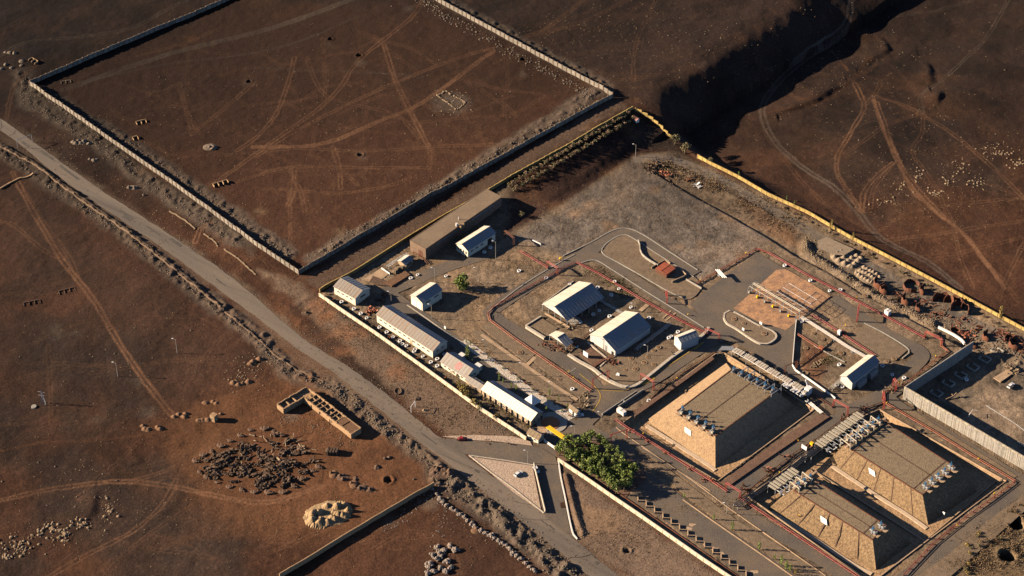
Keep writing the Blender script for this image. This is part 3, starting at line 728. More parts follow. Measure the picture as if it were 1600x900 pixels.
def strip(name, pts, width, m, z=0.06, left=None, right=None, cross=3, follow=False, kind='structure'):
    """ribbon along a photo-pixel path"""
    if left is not None: A = smooth_path(W(left), 4.0); B = smooth_path(W(right), 4.0)
    if left is not None:
        n = 220; 
        def rs(q):
            L = np.concatenate([[0], np.cumsum(np.hypot(*np.diff(q, axis=0).T))]); t = np.linspace(0, L[-1], n)
            return np.stack([np.interp(t, L, q[:, 0]), np.interp(t, L, q[:, 1])], 1)
        n = 420; A, B = rs(A), rs(B)
        dd = (B - A) / np.linalg.norm(B - A, axis=1)[:, None]
        A = A + dd * (.7 * fbm(A[:, 0], A[:, 1], 5, 3, 91) - .1)[:, None]; B = B - dd * (.7 * fbm(B[:, 0], B[:, 1], 5, 3, 92) - .1)[:, None]
    else:
        c = smooth_path(W(pts), 2.0); d = np.gradient(c, axis=0); d /= np.linalg.norm(d, axis=1)[:, None]; nn = np.stack([-d[:, 1], d[:, 0]], 1)
        A = c + nn * width / 2; B = c - nn * width / 2; n = len(c)
    mb = MB(); v = []
    for i in range(n):
        for k in range(cross + 1):
            p = A[i] + (B[i] - A[i]) * k / cross; v.append((p[0], p[1], (Hq(p[0], p[1]) if follow else 0) + z))
    f = [(i * (cross + 1) + k, (i + 1) * (cross + 1) + k, (i + 1) * (cross + 1) + k + 1, i * (cross + 1) + k + 1) for i in range(n - 1) for k in range(cross)]
    mb.add(v, f); o = structure(name, mb, m)
    bm = bmesh.new(); bm.from_mesh(o.data)
    for q in bm.faces:
        if q.normal.z < 0: q.normal_flip()
    bm.to_mesh(o.data); bm.free()
    return o

def kerb(name, pts, w, h, m, z0=0, label=None, cat='kerb', curve=True, kind='structure', follow=False, px=True):
    c = W(pts) if px else np.asarray(pts)
    if curve: c = smooth_path(c, 2.0)
    mb = MB()
    d = np.gradient(c, axis=0); d /= np.linalg.norm(d, axis=1)[:, None]; nn = np.stack([-d[:, 1], d[:, 0]], 1) * w / 2
    v = []; n = len(c)
    for i in range(n):
        zz = (Hq(*c[i]) if follow else 0) + z0
        v += [(*(c[i] + nn[i]), zz - .3), (*(c[i] + nn[i]), zz + h), (*(c[i] - nn[i]), zz + h), (*(c[i] - nn[i]), zz - .3)]
    f = []
    for i in range(n - 1):
        for k in range(3): f.append((i * 4 + k, i * 4 + k + 1, i * 4 + 5 + k, i * 4 + 4 + k))
    f += [(0, 3, 2, 1), (n * 4 - 4, n * 4 - 3, n * 4 - 2, n * 4 - 1)]
    mb.add(v, f)
    if kind == 'structure': return structure(name, mb, m)
    return solo(name, mb, m, label, cat, kind=kind)
# ================================================================= roads and paved ground
strip('main_road', None, 0, 'asphalt_main', .10, left=ROAD_UP, right=ROAD_LO, cross=4, follow=True)
sheet('access_road', [(676, 684), (722, 688), (775, 691), (830, 697), (846, 700), (868, 714), (874, 738), (880, 775), (890, 825), (900, 843), (880, 832), (852, 808), (846, 790), (834, 727), (790, 720), (738, 712), (716, 708)], 'asphalt', .16)
sheet('gate_apron', [(835, 692), (850, 688), (862, 664), (880, 676), (905, 690), (872, 716)], 'asphalt', .13)
strip('service_road', [(596, 456), (625, 476), (700, 531), (760, 580), (850, 642), (905, 675), (935, 690)], 11, 'asphalt', .05)
strip('side_road', [(600, 458), (640, 441), (690, 420), (735, 405), (762, 397)], 8, 'asphalt', .065)
strip('loop_road', [(905, 672), (925, 645), (938, 620), (905, 580), (862, 552), (800, 514), (768, 492), (775, 480), (820, 450), (870, 420), (905, 402), (935, 383), (958, 368), (978, 363), (1000, 371), (1040, 397), (1086, 429)], 8.5, 'asphalt', .08)
strip('middle_road', [(905, 402), (932, 402), (958, 417), (1017, 455), (1060, 482), (1110, 512), (1135, 530)], 8, 'asphalt', .095)
strip('tank_road', [(925, 640), (945, 615), (975, 609), (1000, 600), (1030, 583), (1062, 561), (1100, 537), (1135, 520)], 10, 'asphalt', .11)
sheet('loading_apron', [(1078, 476), (1102, 455), (1183, 394), (1228, 421), (1298, 463), (1262, 492), (1244, 505), (1239, 565), (1243, 578), (1300, 620), (1345, 640), (1330, 652), (1300, 640), (1255, 605), (1190, 560), (1150, 536), (1120, 528), (1105, 505)], 'asphalt', .125)
sheet('junction_apron', [(880, 690), (905, 665), (925, 640), (938, 608), (985, 604), (1000, 612), (968, 630), (935, 655), (925, 664), (990, 700), (1000, 730), (960, 700)], 'asphalt', .14)
sheet('parking_ground', [(925, 665), (955, 690), (990, 722), (1012, 738), (1069, 778), (1115, 812), (1186, 860), (1260, 910), (1330, 960), (1230, 970), (1160, 900), (1090, 850), (1030, 808), (972, 774), (985, 762), (1008, 748), (1004, 732), (960, 708)], 'asphalt', .05)
strip('tank_side_road', [(960, 668), (1000, 692), (1060, 730), (1120, 772), (1180, 812), (1260, 860), (1350, 920)], 7, 'asphalt', .07)
strip('tank_gap_road', [(1135, 775), (1180, 742), (1240, 702), (1300, 664), (1345, 636), (1390, 612), (1420, 590)], 9, 'asphalt', .085)
strip('east_yard_road', [(1330, 960), (1400, 915), (1470, 862), (1530, 815), (1580, 775), (1600, 757), (1560, 730), (1480, 680), (1410, 640), (1380, 622), (1330, 640)], 8, 'asphalt', .10)
strip('boundary_road', [(990, 250), (1030, 246), (1070, 252), (1110, 270), (1160, 296), (1220, 332), (1300, 378), (1360, 413), (1440, 455), (1520, 500), (1600, 545)], 6.5, 'asphalt', .09, follow=True)
strip('yard_track', [(1300, 466), (1360, 506), (1400, 530), (1440, 552), (1420, 580)], 8, 'asphalt', .07)
# brick-paved pad under the loading rack
sheet('loading_pad', [(1146, 482), (1180, 452), (1213, 422), (1228, 421), (1262, 440), (1298, 463), (1262, 489), (1228, 516), (1185, 503)], mat('pad_slabs', (.44, .24, .12), .9, .3, .22, .3, 3, col2=(.22, .13, .085), mix=.46, fine=.3), .165)
# painted lines
for k, pts in enumerate([[(990, 603), (1030, 581), (1062, 560), (1098, 536)], [(905, 584), (930, 605), (938, 622), (925, 645)]]):
    strip('lane_line', pts, .45, 'paint_yellow', .2, cross=1)
strip('lane_line', [(940, 610), (975, 611), (990, 603)], .4, 'paint_yellow', .2, cross=1)
sheet('road_marking', [(1000, 600), (1020, 588), (1024, 592), (1005, 603)], 'paint_yellow', .21)
for pts in ([(1083, 545), (1098, 535), (1100, 536), (1085, 547)], [(882, 584), (890, 578), (891, 579), (884, 585)]):
    sheet('road_marking', pts, 'paint_yellow', .21)
for c in [(900, 783), (905, 792), (925, 790), (1078, 826), (1080, 820), (1092, 845), (1105, 852), (1118, 858), (1128, 865), (1180, 893)]:
    q = P(*c); mb = MB(); r0 = random.Random(c[0])
    poly = [(q.x + (1.6 + r0.uniform(-.9, 1.2)) * math.cos(t), q.y + (1.1 + r0.uniform(-.6, .9)) * math.sin(t)) for t in np.linspace(0, 6.28, 10)[:-1]]
    if c[0] > 1000:
        mb.prism(poly, .055, .075); structure('road_stain', mb, 'conc_warm')
# garden beds, islands, kerbs
def bed(name, pts, h, top, curve=True, label=None):
    w = W(pts)
    if curve: w = smooth_path(np.vstack([w, w[:1]]), 1.6)[:-1]
    mb = MB(); mb.prism(w, -.2, h); return structure(name, mb, top)
M['bed_soil'] = mat('garden_soil', (.19, .135, .085), .95, .3, .35, .5, 2, fine=.2)
M['bed_dark'] = mat('red_garden_soil', (.15, .085, .055), .95, .3, .35, .5, 2, fine=.2)
ISL = [(1131, 492), (1136, 487), (1150, 492), (1180, 508), (1205, 519), (1213, 528), (1205, 537), (1190, 539), (1175, 533), (1150, 516), (1134, 506)]
bed('traffic_island', ISL, .75, 'bed_soil')
kerb('island_kerb', [(1140, 487), (1132, 491), (1131, 498), (1136, 507), (1150, 515), (1175, 532), (1188, 538.5), (1198, 539), (1208, 534), (1213, 527), (1207, 519), (1185, 510), (1160, 496), (1146, 489)], .9, .95, 'kerb')
bed('lawn_island', [(941, 393), (960, 372), (975, 367), (990, 372), (1030, 398), (1084, 432), (1095, 450), (1075, 468), (1040, 452), (985, 420), (950, 402)], .14, 'bed_soil')
kerb('lawn_kerb', [(946, 400), (940, 393), (945, 383), (962, 371), (976, 367), (990, 373), (1030, 399), (1084, 433)], .5, .3, 'conc')
kerb('lawn_kerb', [(946, 400), (985, 421), (1040, 453), (1072, 468)], .5, .3, 'conc')
kerb('road_kerb', [(880, 400), (925, 378), (956, 361), (978, 357), (1003, 366), (1045, 393), (1090, 422)], .5, .3, 'conc')
kerb('road_kerb', [(762, 488), (812, 449), (868, 414), (898, 398)], .5, .3, 'conc')
kerb('road_kerb', [(905, 412), (930, 407), (960, 424), (1010, 456), (1060, 487), (1100, 512)], .5, .3, 'conc')
# central block of workshops: stone kerb round its gardens
kerb('garden_wall', [(888, 555), (905, 566), (926, 577), (941, 589), (960, 600), (978, 606), (992, 604), (1003, 597), (1022, 582), (1048, 561), (1072, 544), (1100, 523), (1107, 513)], 1.5, 1.0, 'kerb')
kerb('garden_wall', [(822, 512), (851, 530)], 1.3, 1.2, 'kerb', curve=False)
kerb('garden_wall', [(822, 510), (846, 495)], .8, .8, 'kerb', curve=False)
kerb('garden_wall', [(852, 490), (890, 512)], .6, .7, 'conc_warm', curve=False)
kerb('garden_wall', [(849, 474), (896, 440)], .5, .5, 'kerb', curve=False)
kerb('path_kerb', [(918, 535), (950, 562), (938, 573)], .8, .5, 'kerb', curve=False)
bed('garden_bed', [(905, 552), (918, 540), (948, 560), (930, 574)], .22, 'bed_dark', False)
bed('garden_bed', [(826, 510), (846, 497), (872, 513), (852, 528)], .22, 'bed_soil', False)
bed('garden_bed', [(938, 575), (955, 560), (985, 553), (1048, 548), (1052, 554), (1022, 578), (1000, 594), (985, 602), (965, 598)], .18, 'bed_soil', False)
for a, b, w in [((932, 466), (990, 500), 2.0), ((1012, 476), (1000, 486), 2.2), ((1035, 498), (1048, 486), .8), ((1040, 501), (1056, 489), .8), ((900, 575), (886, 584), .4)]:
    strip('garden_path', [a, b], w, 'conc_warm' if a[0] > 1000 else 'conc', .15, cross=1)
# lawns between service road and loop road
LAWNS = [[(752, 512), (768, 500), (838, 552), (822, 566)], [(830, 562), (846, 556), (920, 610), (905, 622)], [(735, 522), (750, 515), (815, 565), (880, 612), (896, 628), (885, 636), (820, 592)]]
for l in LAWNS: bed('lawn', l, .13, 'bed_soil', False)
strip('garden_path', [(752, 523), (822, 572), (878, 610), (902, 625)], 2.0, 'conc_warm', .17, cross=1)
strip('garden_path', [(822, 572), (836, 558)], 2.0, 'conc_warm', .18, cross=1)
M['pebble_walk'] = mat('whitewashed_stones', (.62, .55, .46), .9, .3, 1.6, .8, 2, col2=(.26, .2, .15), mix=.46, fine=.25)
strip('stone_edging', [(723, 533), (760, 560), (800, 590), (840, 620), (880, 645), (893, 655)], 4.5, 'pebble_walk', .14, cross=1)
strip('stone_edging', [(636, 477), (665, 497), (700, 522), (723, 536)], .8, 'kerb', .25, cross=1)
sheet('pebble_island', [(736, 714), (790, 722), (832, 728), (846, 800), (800, 768)], 'pebble', .18)
sheet('pebble_verge', [(690, 682), (740, 680), (800, 682), (828, 690), (832, 697), (775, 690), (722, 687)], 'pebble', .19)
kerb('island_kerb', [(733, 712), (765, 737), (800, 762), (850, 802)], .5, .45, 'kerb', curve=False)
kerb('island_kerb', [(733, 712), (790, 720), (834, 727)], .5, .35, 'kerb', curve=False)
kerb('low_wall', [(834, 727), (843, 765), (852, 802)], .35, 1.9, 'kerb', label='thin low wall with a long shadow beside the pebble island', cat='wall', kind=None, curve=False)
kerb('white_kerb_wall', [(872, 717), (876, 745), (883, 778), (891, 818), (896, 836), (902, 843)], .6, .6, 'white', label='long white kerb wall curving down from the gate to the main road', cat='wall', kind=None)
kerb('path_kerb', [(1005, 700), (1040, 722), (1080, 750), (1140, 795), (1190, 830), (1290, 900)], .4, .3, 'conc_warm')
kerb('path_kerb', [(1067, 781), (1115, 815), (1186, 864), (1240, 902)], .5, .35, 'conc_warm')
kerb('path_kerb', [(963, 668), (975, 678), (1010, 702), (1070, 742), (1110, 768)], .4, .3, 'conc_warm')
bed('verge_bed', [(1010, 715), (1040, 730), (1100, 775), (1150, 812), (1200, 842), (1300, 905), (1270, 905), (1190, 858), (1120, 812), (1072, 775), (1030, 740)], .12, 'bed_soil', False)
bed('tree_island', [(955, 700), (985, 718), (1004, 735), (1010, 748), (998, 760), (985, 768), (965, 775), (872, 716), (880, 700), (905, 690), (930, 690)], .2, 'bed_dark')
# triangular yard of the pump house
kerb('white_wall', [(1243.5, 504), (1240, 545), (1238, 572), (1243, 580), (1265, 595), (1300, 620), (1305, 624)], .32, 1.2, 'white', label='white wall bent round the pump house yard', cat='wall', kind=None, curve=False)
kerb('white_wall', [(1466, 512), (1490, 524), (1503, 533), (1507, 538)], .7, 1.1, 'white', label='short white wall curving up to the tall concrete wall', cat='wall', kind=None)
kerb('path_kerb', [(1350, 505), (1385, 523), (1420, 547), (1410, 560)], .6, .35, 'conc')
kerb('path_kerb', [(1272, 540), (1300, 556), (1320, 566)], .5, .4, 'conc')
strip('concrete_channel', [(1318, 590), (1300, 606)], 2.0, 'conc', .3, cross=1)
for l in ([(1590, 690), (1640, 725)], [(1541, 634), (1590, 665), (1620, 690)]):
    strip('painted_line', l, .5, 'paint_white', .12, cross=1)
# kerbs of the tank basins
def ring(name, pts, w, h, m, z0=0): 
    kerb(name, list(pts) + [pts[0]], w, h, m, z0, curve=False, px=False)
ring('basin_kerb', BASIN1, .5, .35, 'conc_warm'); ring('basin_kerb', BASIN2, .5, .35, 'conc_warm')
kerb('basin_divider', [(1266, 734), (1330, 776), (1400, 822), (1442, 847)], 1.6, -1.4, 'conc_warm', 0, curve=False) if False else None
mb = MB(); 
def slabwall(mb, a, b, w, z0, z1):
    a = P(*a, z=z1); b = P(*b, z=z1); mb.seg(a, b, w, z0, z1)
slabwall(mb, (1268, 733), (1447, 846), .8, -2.6, -1.7); structure('basin_divider', mb, 'conc_warm')
mb = MB(); slabwall(mb, (1447, 843), (1560, 748), .5, -2.6, -2.0); slabwall(mb, (1380, 905), (1447, 846), .5, -2.6, -2.0); structure('basin_divider', mb, 'conc_warm')
for pts in ([(1025, 660), (1060, 640), (1095, 610), (1110, 596)], [(1010, 665), (1050, 690), (1100, 722), (1118, 735)], [(1205, 800), (1260, 834), (1330, 880), (1362, 897)], [(1300, 728), (1360, 768), (1420, 806), (1448, 826)]):
    w = np.array([P(*p, z=-2.4)[:2] for p in pts]); kerb('drain_channel', w, 2.0, .2, mat('pale_concrete', (.56, .42, .29), .9, .2, .6) if 'pc' not in M else M['pc'], -2.4, px=False)

bed('earth_strip', [(1126, 755), (1150, 738), (1200, 702), (1240, 674), (1285, 647), (1296, 653), (1250, 684), (1200, 718), (1140, 760)], .8, 'bed_dark', False)
bed('earth_strip', [(988, 647), (1008, 632), (1040, 610), (1075, 586), (1112, 558), (1116, 562), (1070, 596), (1020, 632), (992, 652)], .6, 'bed_dark', False)
bed('earth_strip', [(1600, 775), (1560, 802), (1480, 868), (1430, 905), (1470, 915), (1600, 800)], .5, 'bed_soil', False)
bed('earth_strip', [(1392, 640), (1425, 640), (1480, 676), (1560, 726), (1590, 745), (1583, 748), (1500, 700), (1440, 662)], .3, 'bed_soil', False)
bed('earth_strip', [(1322, 534), (1352, 506), (1384, 524), (1418, 547), (1400, 563), (1372, 560)], .16, 'bed_soil', False)

# worn patches and cracks on the main road
M['patch'] = mat('dark_road_patch', (.085, .072, .060), .9, .3, .4, fine=.2)
rp = random.Random(8)
def along_road(t, off):
    L = len(ROAD_UP) - 1; i = min(int(t * L), L - 1); f = t * L - i
    u = [ROAD_UP[i][k] + (ROAD_UP[i + 1][k] - ROAD_UP[i][k]) * f for k in (0, 1)]; l = [ROAD_LO[i][k] + (ROAD_LO[i + 1][k] - ROAD_LO[i][k]) * f for k in (0, 1)]
    return (u[0] + (l[0] - u[0]) * off, u[1] + (l[1] - u[1]) * off)
for k in range(15):
    t = rp.uniform(.06, .93); o = rp.uniform(.2, .7); dt = rp.uniform(.002, .012); pts = [along_road(t + dt * j, o + .02 * rp.uniform(-1, 1)) for j in range(3)]
    strip('road_patch', pts, rp.uniform(.5, 2.0), 'patch', .135 + .004 * k, cross=1, follow=True)
for k in range(9):
    t = rp.uniform(.06, .93); strip('road_crack', [along_road(t, .06), along_road(t + .003, .5), along_road(t + .001, .94)], .22, 'patch', .21 + .003 * k, cross=1, follow=True)
# ================================================================= walls and fences
def resample(w, step):
    w = np.asarray(w, float); L = np.concatenate([[0], np.cumsum(np.hypot(*np.diff(w, axis=0).T))]); n = max(1, int(round(L[-1] / step)))
    t = np.linspace(0, L[-1], n + 1); return np.stack([np.interp(t, L, w[:, 0]), np.interp(t, L, w[:, 1])], 1)

def wall_thing(name, label, pts, h, t, m, step=3.6, pillar=None, cap=None, cat='wall', jitter=.0, gaps=(), lean=0):
    w = resample(np.array([G(*p)[:2] for p in pts]), step)
    z = [Hq(*p) for p in w]; th = Thing(name, label, cat, (w[0][0], w[0][1], z[0]))
    pm = MB(); pl = MB(); cp = MB(); rn = random.Random(len(w))
    for i in range(len(w) - 1):
        if i in gaps: continue
        hh = h + rn.uniform(-jitter, jitter)
        zt = (z[i] + z[i + 1]) / 2 + hh
        pm.seg(w[i], w[i + 1], t, min(z[i], z[i + 1]) - .8, zt)
        if cap:
            cp.seg(w[i], w[i + 1], t + .16, zt + .002, zt + .16)
    if pillar:
        for i in range(len(w)):
            d = w[min(i + 1, len(w) - 1)] - w[max(i - 1, 0)]; d = d / np.linalg.norm(d)
            pl.box(w[i], d, (-d[1], d[0]), pillar[0], pillar[0] * 1.15, z[i] - .8, z[i] + h + pillar[1])
    th.part('wall_panels', pm, m)
    if pillar: th.part('pillars', pl, pillar[2] if len(pillar) > 2 else m)
    if cap: th.part('coping', cp, cap)
    return th
wall_thing('panel_wall', 'long concrete panel wall along the road side of the big walled field', [(47, 134), (186, 230), (268, 287), (400, 384), (467, 429)], 3.0, .2, 'conc_panel', 3.7, (.55, .25, 'brick_dark'), jitter=.2)
wall_thing('panel_wall', 'dark shaded concrete panel wall at the top left edge of the field', [(48, 132), (150, 88), (250, 46), (350, 4), (440, -38)], 3.0, .2, 'conc_panel', 3.7, (.55, .25, 'brick_dark'), jitter=.2)
wall_thing('panel_wall', 'sunlit concrete panel wall at the top right edge of the field', [(640, -28), (684, 3), (800, 66), (860, 98), (957, 151)], 3.0, .2, 'conc_panel', 3.7, (.55, .25, 'brick_dark'), jitter=.2)
wall_thing('panel_wall', 'long shaded concrete panel wall facing the yellow fence', [(467, 429), (560, 374), (675, 306), (800, 239), (880, 195), (957, 153)], 3.0, .2, 'conc_panel', 3.7, (.55, .25, 'brick_dark'), jitter=.22)
wall_thing('boundary_wall', 'thin ochre wall between the walled field and the compound', Y1, 2.0, .35, 'ochre_wall', 4, (.45, .2, 'ochre_wall'), 'yellow_wall')
wall_thing('boundary_wall', 'short bright yellow wall from the corner hut to the shade trees', Y2[:4], 1.9, .3, 'yellow_wall', 3.6, (.5, .2, 'ochre_wall'), 'yellow_wall')
wall_thing('boundary_wall', 'long bright yellow wall along the bare plain on the right', Y2[5:], 1.9, .3, 'yellow_wall', 3.6, (.5, .2, 'ochre_wall'), 'yellow_wall')
wall_thing('boundary_wall', 'cream wall between the main road and the barracks', C1, 2.0, .45, 'cream_wall', 4.2, (.5, .12, 'buff'), 'cream')
wall_thing('boundary_wall', 'cream wall between the stepped parking bays and the roadside soil', C2, 2.0, .45, 'cream_wall', 4.2, (.5, .12, 'buff'), 'cream')
# old mud wall below the main road and the lone wall at the bottom
mb = MB(); w = resample(np.array([G(*p)[:2] for p in [(437, 903), (520, 853), (600, 805), (650, 775), (678, 760)]]), 3.0); 
for a, b in zip(w[:-1], w[1:]): mb.seg(a, b, .5, Hq(*a) - .6, Hq(*a) + 2.9, Hq(*b) - .6, Hq(*b) + 2.9)
solo('mud_wall', mb, 'adobe', 'straight dark mud wall rising from the bottom edge of the picture', 'wall')
def mud(pts, h, wd, m, label, name='mud_wall', seed=1):
    mb = MB(); w = resample(np.array([G(*p)[:2] for p in pts]), 1.6); rn = random.Random(seed)
    w = w + np.array([[rn.uniform(-.25, .25), rn.uniform(-.25, .25)] for _ in w])
    for a, b in zip(w[:-1], w[1:]):
        h1 = h * rn.uniform(.7, 1.1)
        mb.seg(a, b, wd, Hq(*a) - .6, Hq(*a) + h1, Hq(*b) - .6, Hq(*b) + h1)
    return solo(name, mb, m, label, 'wall')
mud([(0, 229), (50, 255), (110, 300), (180, 349), (240, 394), (300, 444), (345, 480)], .75, .7, 'mud', 'low pale mud wall running beside the main road from the left edge', seed=2)
mud([(352, 488), (400, 528), (430, 556), (465, 580), (505, 596)], .5, .7, 'mud', 'broken low mud wall below the road above the long ruin', seed=3)
mud([(265, 330), (285, 342), (305, 358)], .5, .6, 'rock_pale', 'short row of stones above the road on the left verge', 'stone_row', 4)
mud([(318, 366), (336, 378), (341, 386)], .5, .6, 'rock_pale', 'short row of stones just beside the curved wheel track on the verge', 'stone_row', 5)
mud([(350, 390), (372, 404), (400, 430)], .5, .6, 'rock_pale', 'row of pale stones between the road and the field wall corner', 'stone_row', 6)
mud([(0, 295), (28, 280), (52, 272)], .8, .7, 'adobe', 'short mud wall meeting the roadside wall at the left edge', seed=7)
# tall L-shaped concrete wall
th = Thing('blast_wall', 'very tall ribbed concrete wall bent in an L beside the dark yard', 'wall', G(1411, 622))
def tall(a, b, nm, n):
    mb = MB(); rb = MB(); A = P(*a); B = P(*b); d = (B - A); L = d.length; d.normalize(); nn = Vector((-d.y, d.x, 0)); rn = random.Random(n)
    for i in range(n):
        p = A + d * L * i / n; q = A + d * L * (i + 1) / n; mb.seg(p, q, .5, -.5, 7.6)
        for k in range(3):
            t = (i + (k + rn.uniform(.1, .8)) / 3) / n; c = A + d * L * t
            rb.box((c.x, c.y), d, nn, rn.uniform(.25, .7), .5 + 2 * rn.uniform(.06, .14), -.5, 7.6 - rn.uniform(.05, 1.5))
    th.part('wall_panels', mb, nm); th.part('ribs', rb, 'conc'); 
tall((1411, 622), (1650, 763), mat('streaked_concrete', (.42, .365, .27), .9, .2, .8, col2=(.19, .155, .11), mix=.45, fine=.2), 52)
tall((1411, 622), (1518, 551), 'conc', 22)

# ================================================================= buildings
def bld(name, label, N, L, R, he, rise, ridge='u', wallm='cream', roofA='roof_rustA', roofB='roof_shade', cat='building', over=.45, windows=(), doors=(), open_sides=False, flat=False, group=None, z0=None, parapet=None, buttress=0):
    """N, L, R: photo pixels of the near, left and right eaves corners; windows: (side, from, to, count, sill, top)"""
    g = G(N[0], N[1] + he * 2.3) if z0 is None else None
    base = (g.z if z0 is None else z0)
    n = P(*N, z=base + he); l = P(*L, z=base + he); r = P(*R, z=base + he)
    u = (l - n); La = u.length; u.normalize(); v = Vector((-u.y, u.x, 0))
    if v.dot(r - n) < 0: v = -v
    Lb = (r - n).dot(v)
    n0 = Vector((n.x, n.y, base)); th = Thing(name, label, cat, n0, group)
    def at(a, b, z): return n0 + u * a + v * b + Vector((0, 0, z))
    wm = MB()
    if open_sides:
        pm = MB()
        k1 = max(1, round(La / 5)); k2 = max(1, round(Lb / 5))
        for i in range(k1 + 1):
            for b in (0, Lb):
                c = at(La * i / k1, b, 0); pm.box((c.x, c.y), u, v, .3, .3, base, base + he)
        for j in range(1, k2):
            for a in (0, La):
                c = at(a, Lb * j / k2, 0); pm.box((c.x, c.y), u, v, .3, .3, base, base + he)
        th.part('posts', pm, 'steel')
    else:
        pts = [at(0, 0, -.5), at(La, 0, -.5), at(La, Lb, -.5), at(0, Lb, -.5), at(0, 0, he), at(La, 0, he), at(La, Lb, he), at(0, Lb, he)]
        wm.add(pts, [(0, 1, 5, 4), (1, 2, 6, 5), (2, 3, 7, 6), (3, 0, 4, 7), (4, 5, 6, 7), (3, 2, 1, 0)])
    o = over
    if flat:
        rm = MB(); rm.slab([at(0, 0, he + .12), at(La, 0, he + .12), at(La, Lb, he + .12), at(0, Lb, he + .12)], .12); th.part('roof', rm, roofA)
        if parapet:
            pp = MB()
            for a, b in (((0, 0), (La, 0)), ((La, 0), (La, Lb)), ((La, Lb), (0, Lb)), ((0, Lb), (0, 0))):
                p, q = at(*a, 0), at(*b, 0); pp.seg(p, q, .35, base + he - .02, base + he + parapet)
            th.part('parapet', pp, wallm)
    else:
        if ridge == 'u':
            m1, m2 = at(0, Lb / 2, he + rise), at(La, Lb / 2, he + rise)
            if not open_sides: wm.add([at(0, 0, he), at(0, Lb, he), m1], [(0, 1, 2)]); wm.add([at(La, 0, he), at(La, Lb, he), m2], [(2, 1, 0)])
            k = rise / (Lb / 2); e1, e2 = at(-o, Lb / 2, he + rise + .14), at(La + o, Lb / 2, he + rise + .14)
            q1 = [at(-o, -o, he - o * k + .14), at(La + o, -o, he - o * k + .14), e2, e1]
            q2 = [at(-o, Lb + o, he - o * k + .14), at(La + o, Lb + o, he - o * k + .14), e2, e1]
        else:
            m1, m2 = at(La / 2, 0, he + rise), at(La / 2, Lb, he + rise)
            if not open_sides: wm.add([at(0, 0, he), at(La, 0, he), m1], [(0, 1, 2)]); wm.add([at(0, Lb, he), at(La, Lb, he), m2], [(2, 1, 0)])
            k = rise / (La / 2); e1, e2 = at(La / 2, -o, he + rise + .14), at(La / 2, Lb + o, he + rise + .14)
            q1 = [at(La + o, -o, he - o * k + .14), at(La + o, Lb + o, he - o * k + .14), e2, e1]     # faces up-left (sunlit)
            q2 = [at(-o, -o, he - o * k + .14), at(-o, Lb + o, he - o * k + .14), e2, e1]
        if open_sides:
            gm = MB()
            if ridge == 'v':
                for b in (0, Lb): gm.add([at(0, b, he), at(La, b, he), at(La / 2, b, he + rise), at(0, b + .1, he), at(La, b + .1, he), at(La / 2, b + .1, he + rise)], [(0, 1, 2), (5, 4, 3), (0, 3, 4, 1), (1, 4, 5, 2), (2, 5, 3, 0)])
            else:
                for b in (0, La): gm.add([at(b, 0, he), at(b, Lb, he), at(b, Lb / 2, he + rise), at(b + .1, 0, he), at(b + .1, Lb, he), at(b + .1, Lb / 2, he + rise)], [(0, 1, 2), (5, 4, 3), (0, 3, 4, 1), (1, 4, 5, 2), (2, 5, 3, 0)])
            th.part('gable', gm, wallm)
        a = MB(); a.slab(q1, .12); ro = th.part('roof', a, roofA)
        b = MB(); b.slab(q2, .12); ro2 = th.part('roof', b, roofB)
        if La > 5:
            for q, pr, nm in ((q1, ro, roofA), (q2, ro2, roofB)):
                rb_ = MB(); e0, e3, r3, r0 = [Vector(t) for t in q]; k_ = max(3, int((e3 - e0).length / 1.9)); dx = (e3 - e0).normalized() * .09; up = Vector((0, 0, .07))
                for i in range(1, k_):
                    p_ = e0 + (e3 - e0) * i / k_ + up; p2_ = r0 + (r3 - r0) * i / k_ + up; rb_.slab([p_ - dx, p_ + dx, p2_ + dx, p2_ - dx], .06)
                th.part('sheet_ribs', rb_, nm, pr)
        rc = MB(); rc.tube([e1 + Vector((0, 0, .02)), e2 + Vector((0, 0, .02))], .14, 6); th.part('ridge_cap', rc, roofA, ro)
    if not open_sides: th.part('wall', wm, wallm)
    def opening(side, s0, w, zs, zt, nm, m, door=False):
        if side == 'sw': f = lambda t, d: at(t, -d, 0); ax, ay = u, v
        elif side == 'se': f = lambda t, d: at(-d, t, 0); ax, ay = v, u
        elif side == 'ne': f = lambda t, d: at(t, Lb + d, 0); ax, ay = u, v
        else: f = lambda t, d: at(La + d, t, 0); ax, ay = v, u
        c = f(s0 + w / 2, .02)
        fr = MB(); fr.box((c.x, c.y), ax, ay, w, .12, base + zs, base + zt)
        ob = th.part(nm, fr, 'white' if not door else m)
        pn = MB(); c2 = f(s0 + w / 2, .05)
        if not door: pn.box((c2.x, c2.y), ax, ay, w - .2, .10, base + zs + .1, base + zt - .1); th.part('pane', pn, 'dark', ob)
    for side, s0, s1, cnt, zs, zt in windows:
        Ls = La if side in ('sw', 'ne') else Lb
        for i in range(cnt):
            sp = (s1 - s0) * Ls / cnt; opening(side, s0 * Ls + sp * i + sp * .2, sp * .6, zs, zt, 'window', 'glass')
    for side, s0, w, h, m in doors:
        Ls = La if side in ('sw', 'ne') else Lb; opening(side, s0 * Ls, w, 0, h, 'door', m, True)
    if buttress:
        bm_ = MB()
        for i in range(buttress):
            c = at(La * (i + .5) / buttress, -.35, 0); bm_ = MB(); bm_.box((c.x, c.y), u, v, .5, .7, base, base + he * .85)
            th.part('buttress', bm_, 'buff')
    th.at = at; th.La = La; th.Lb = Lb; th.he = he; th.u = u; th.v = v; th.base = base
    return th
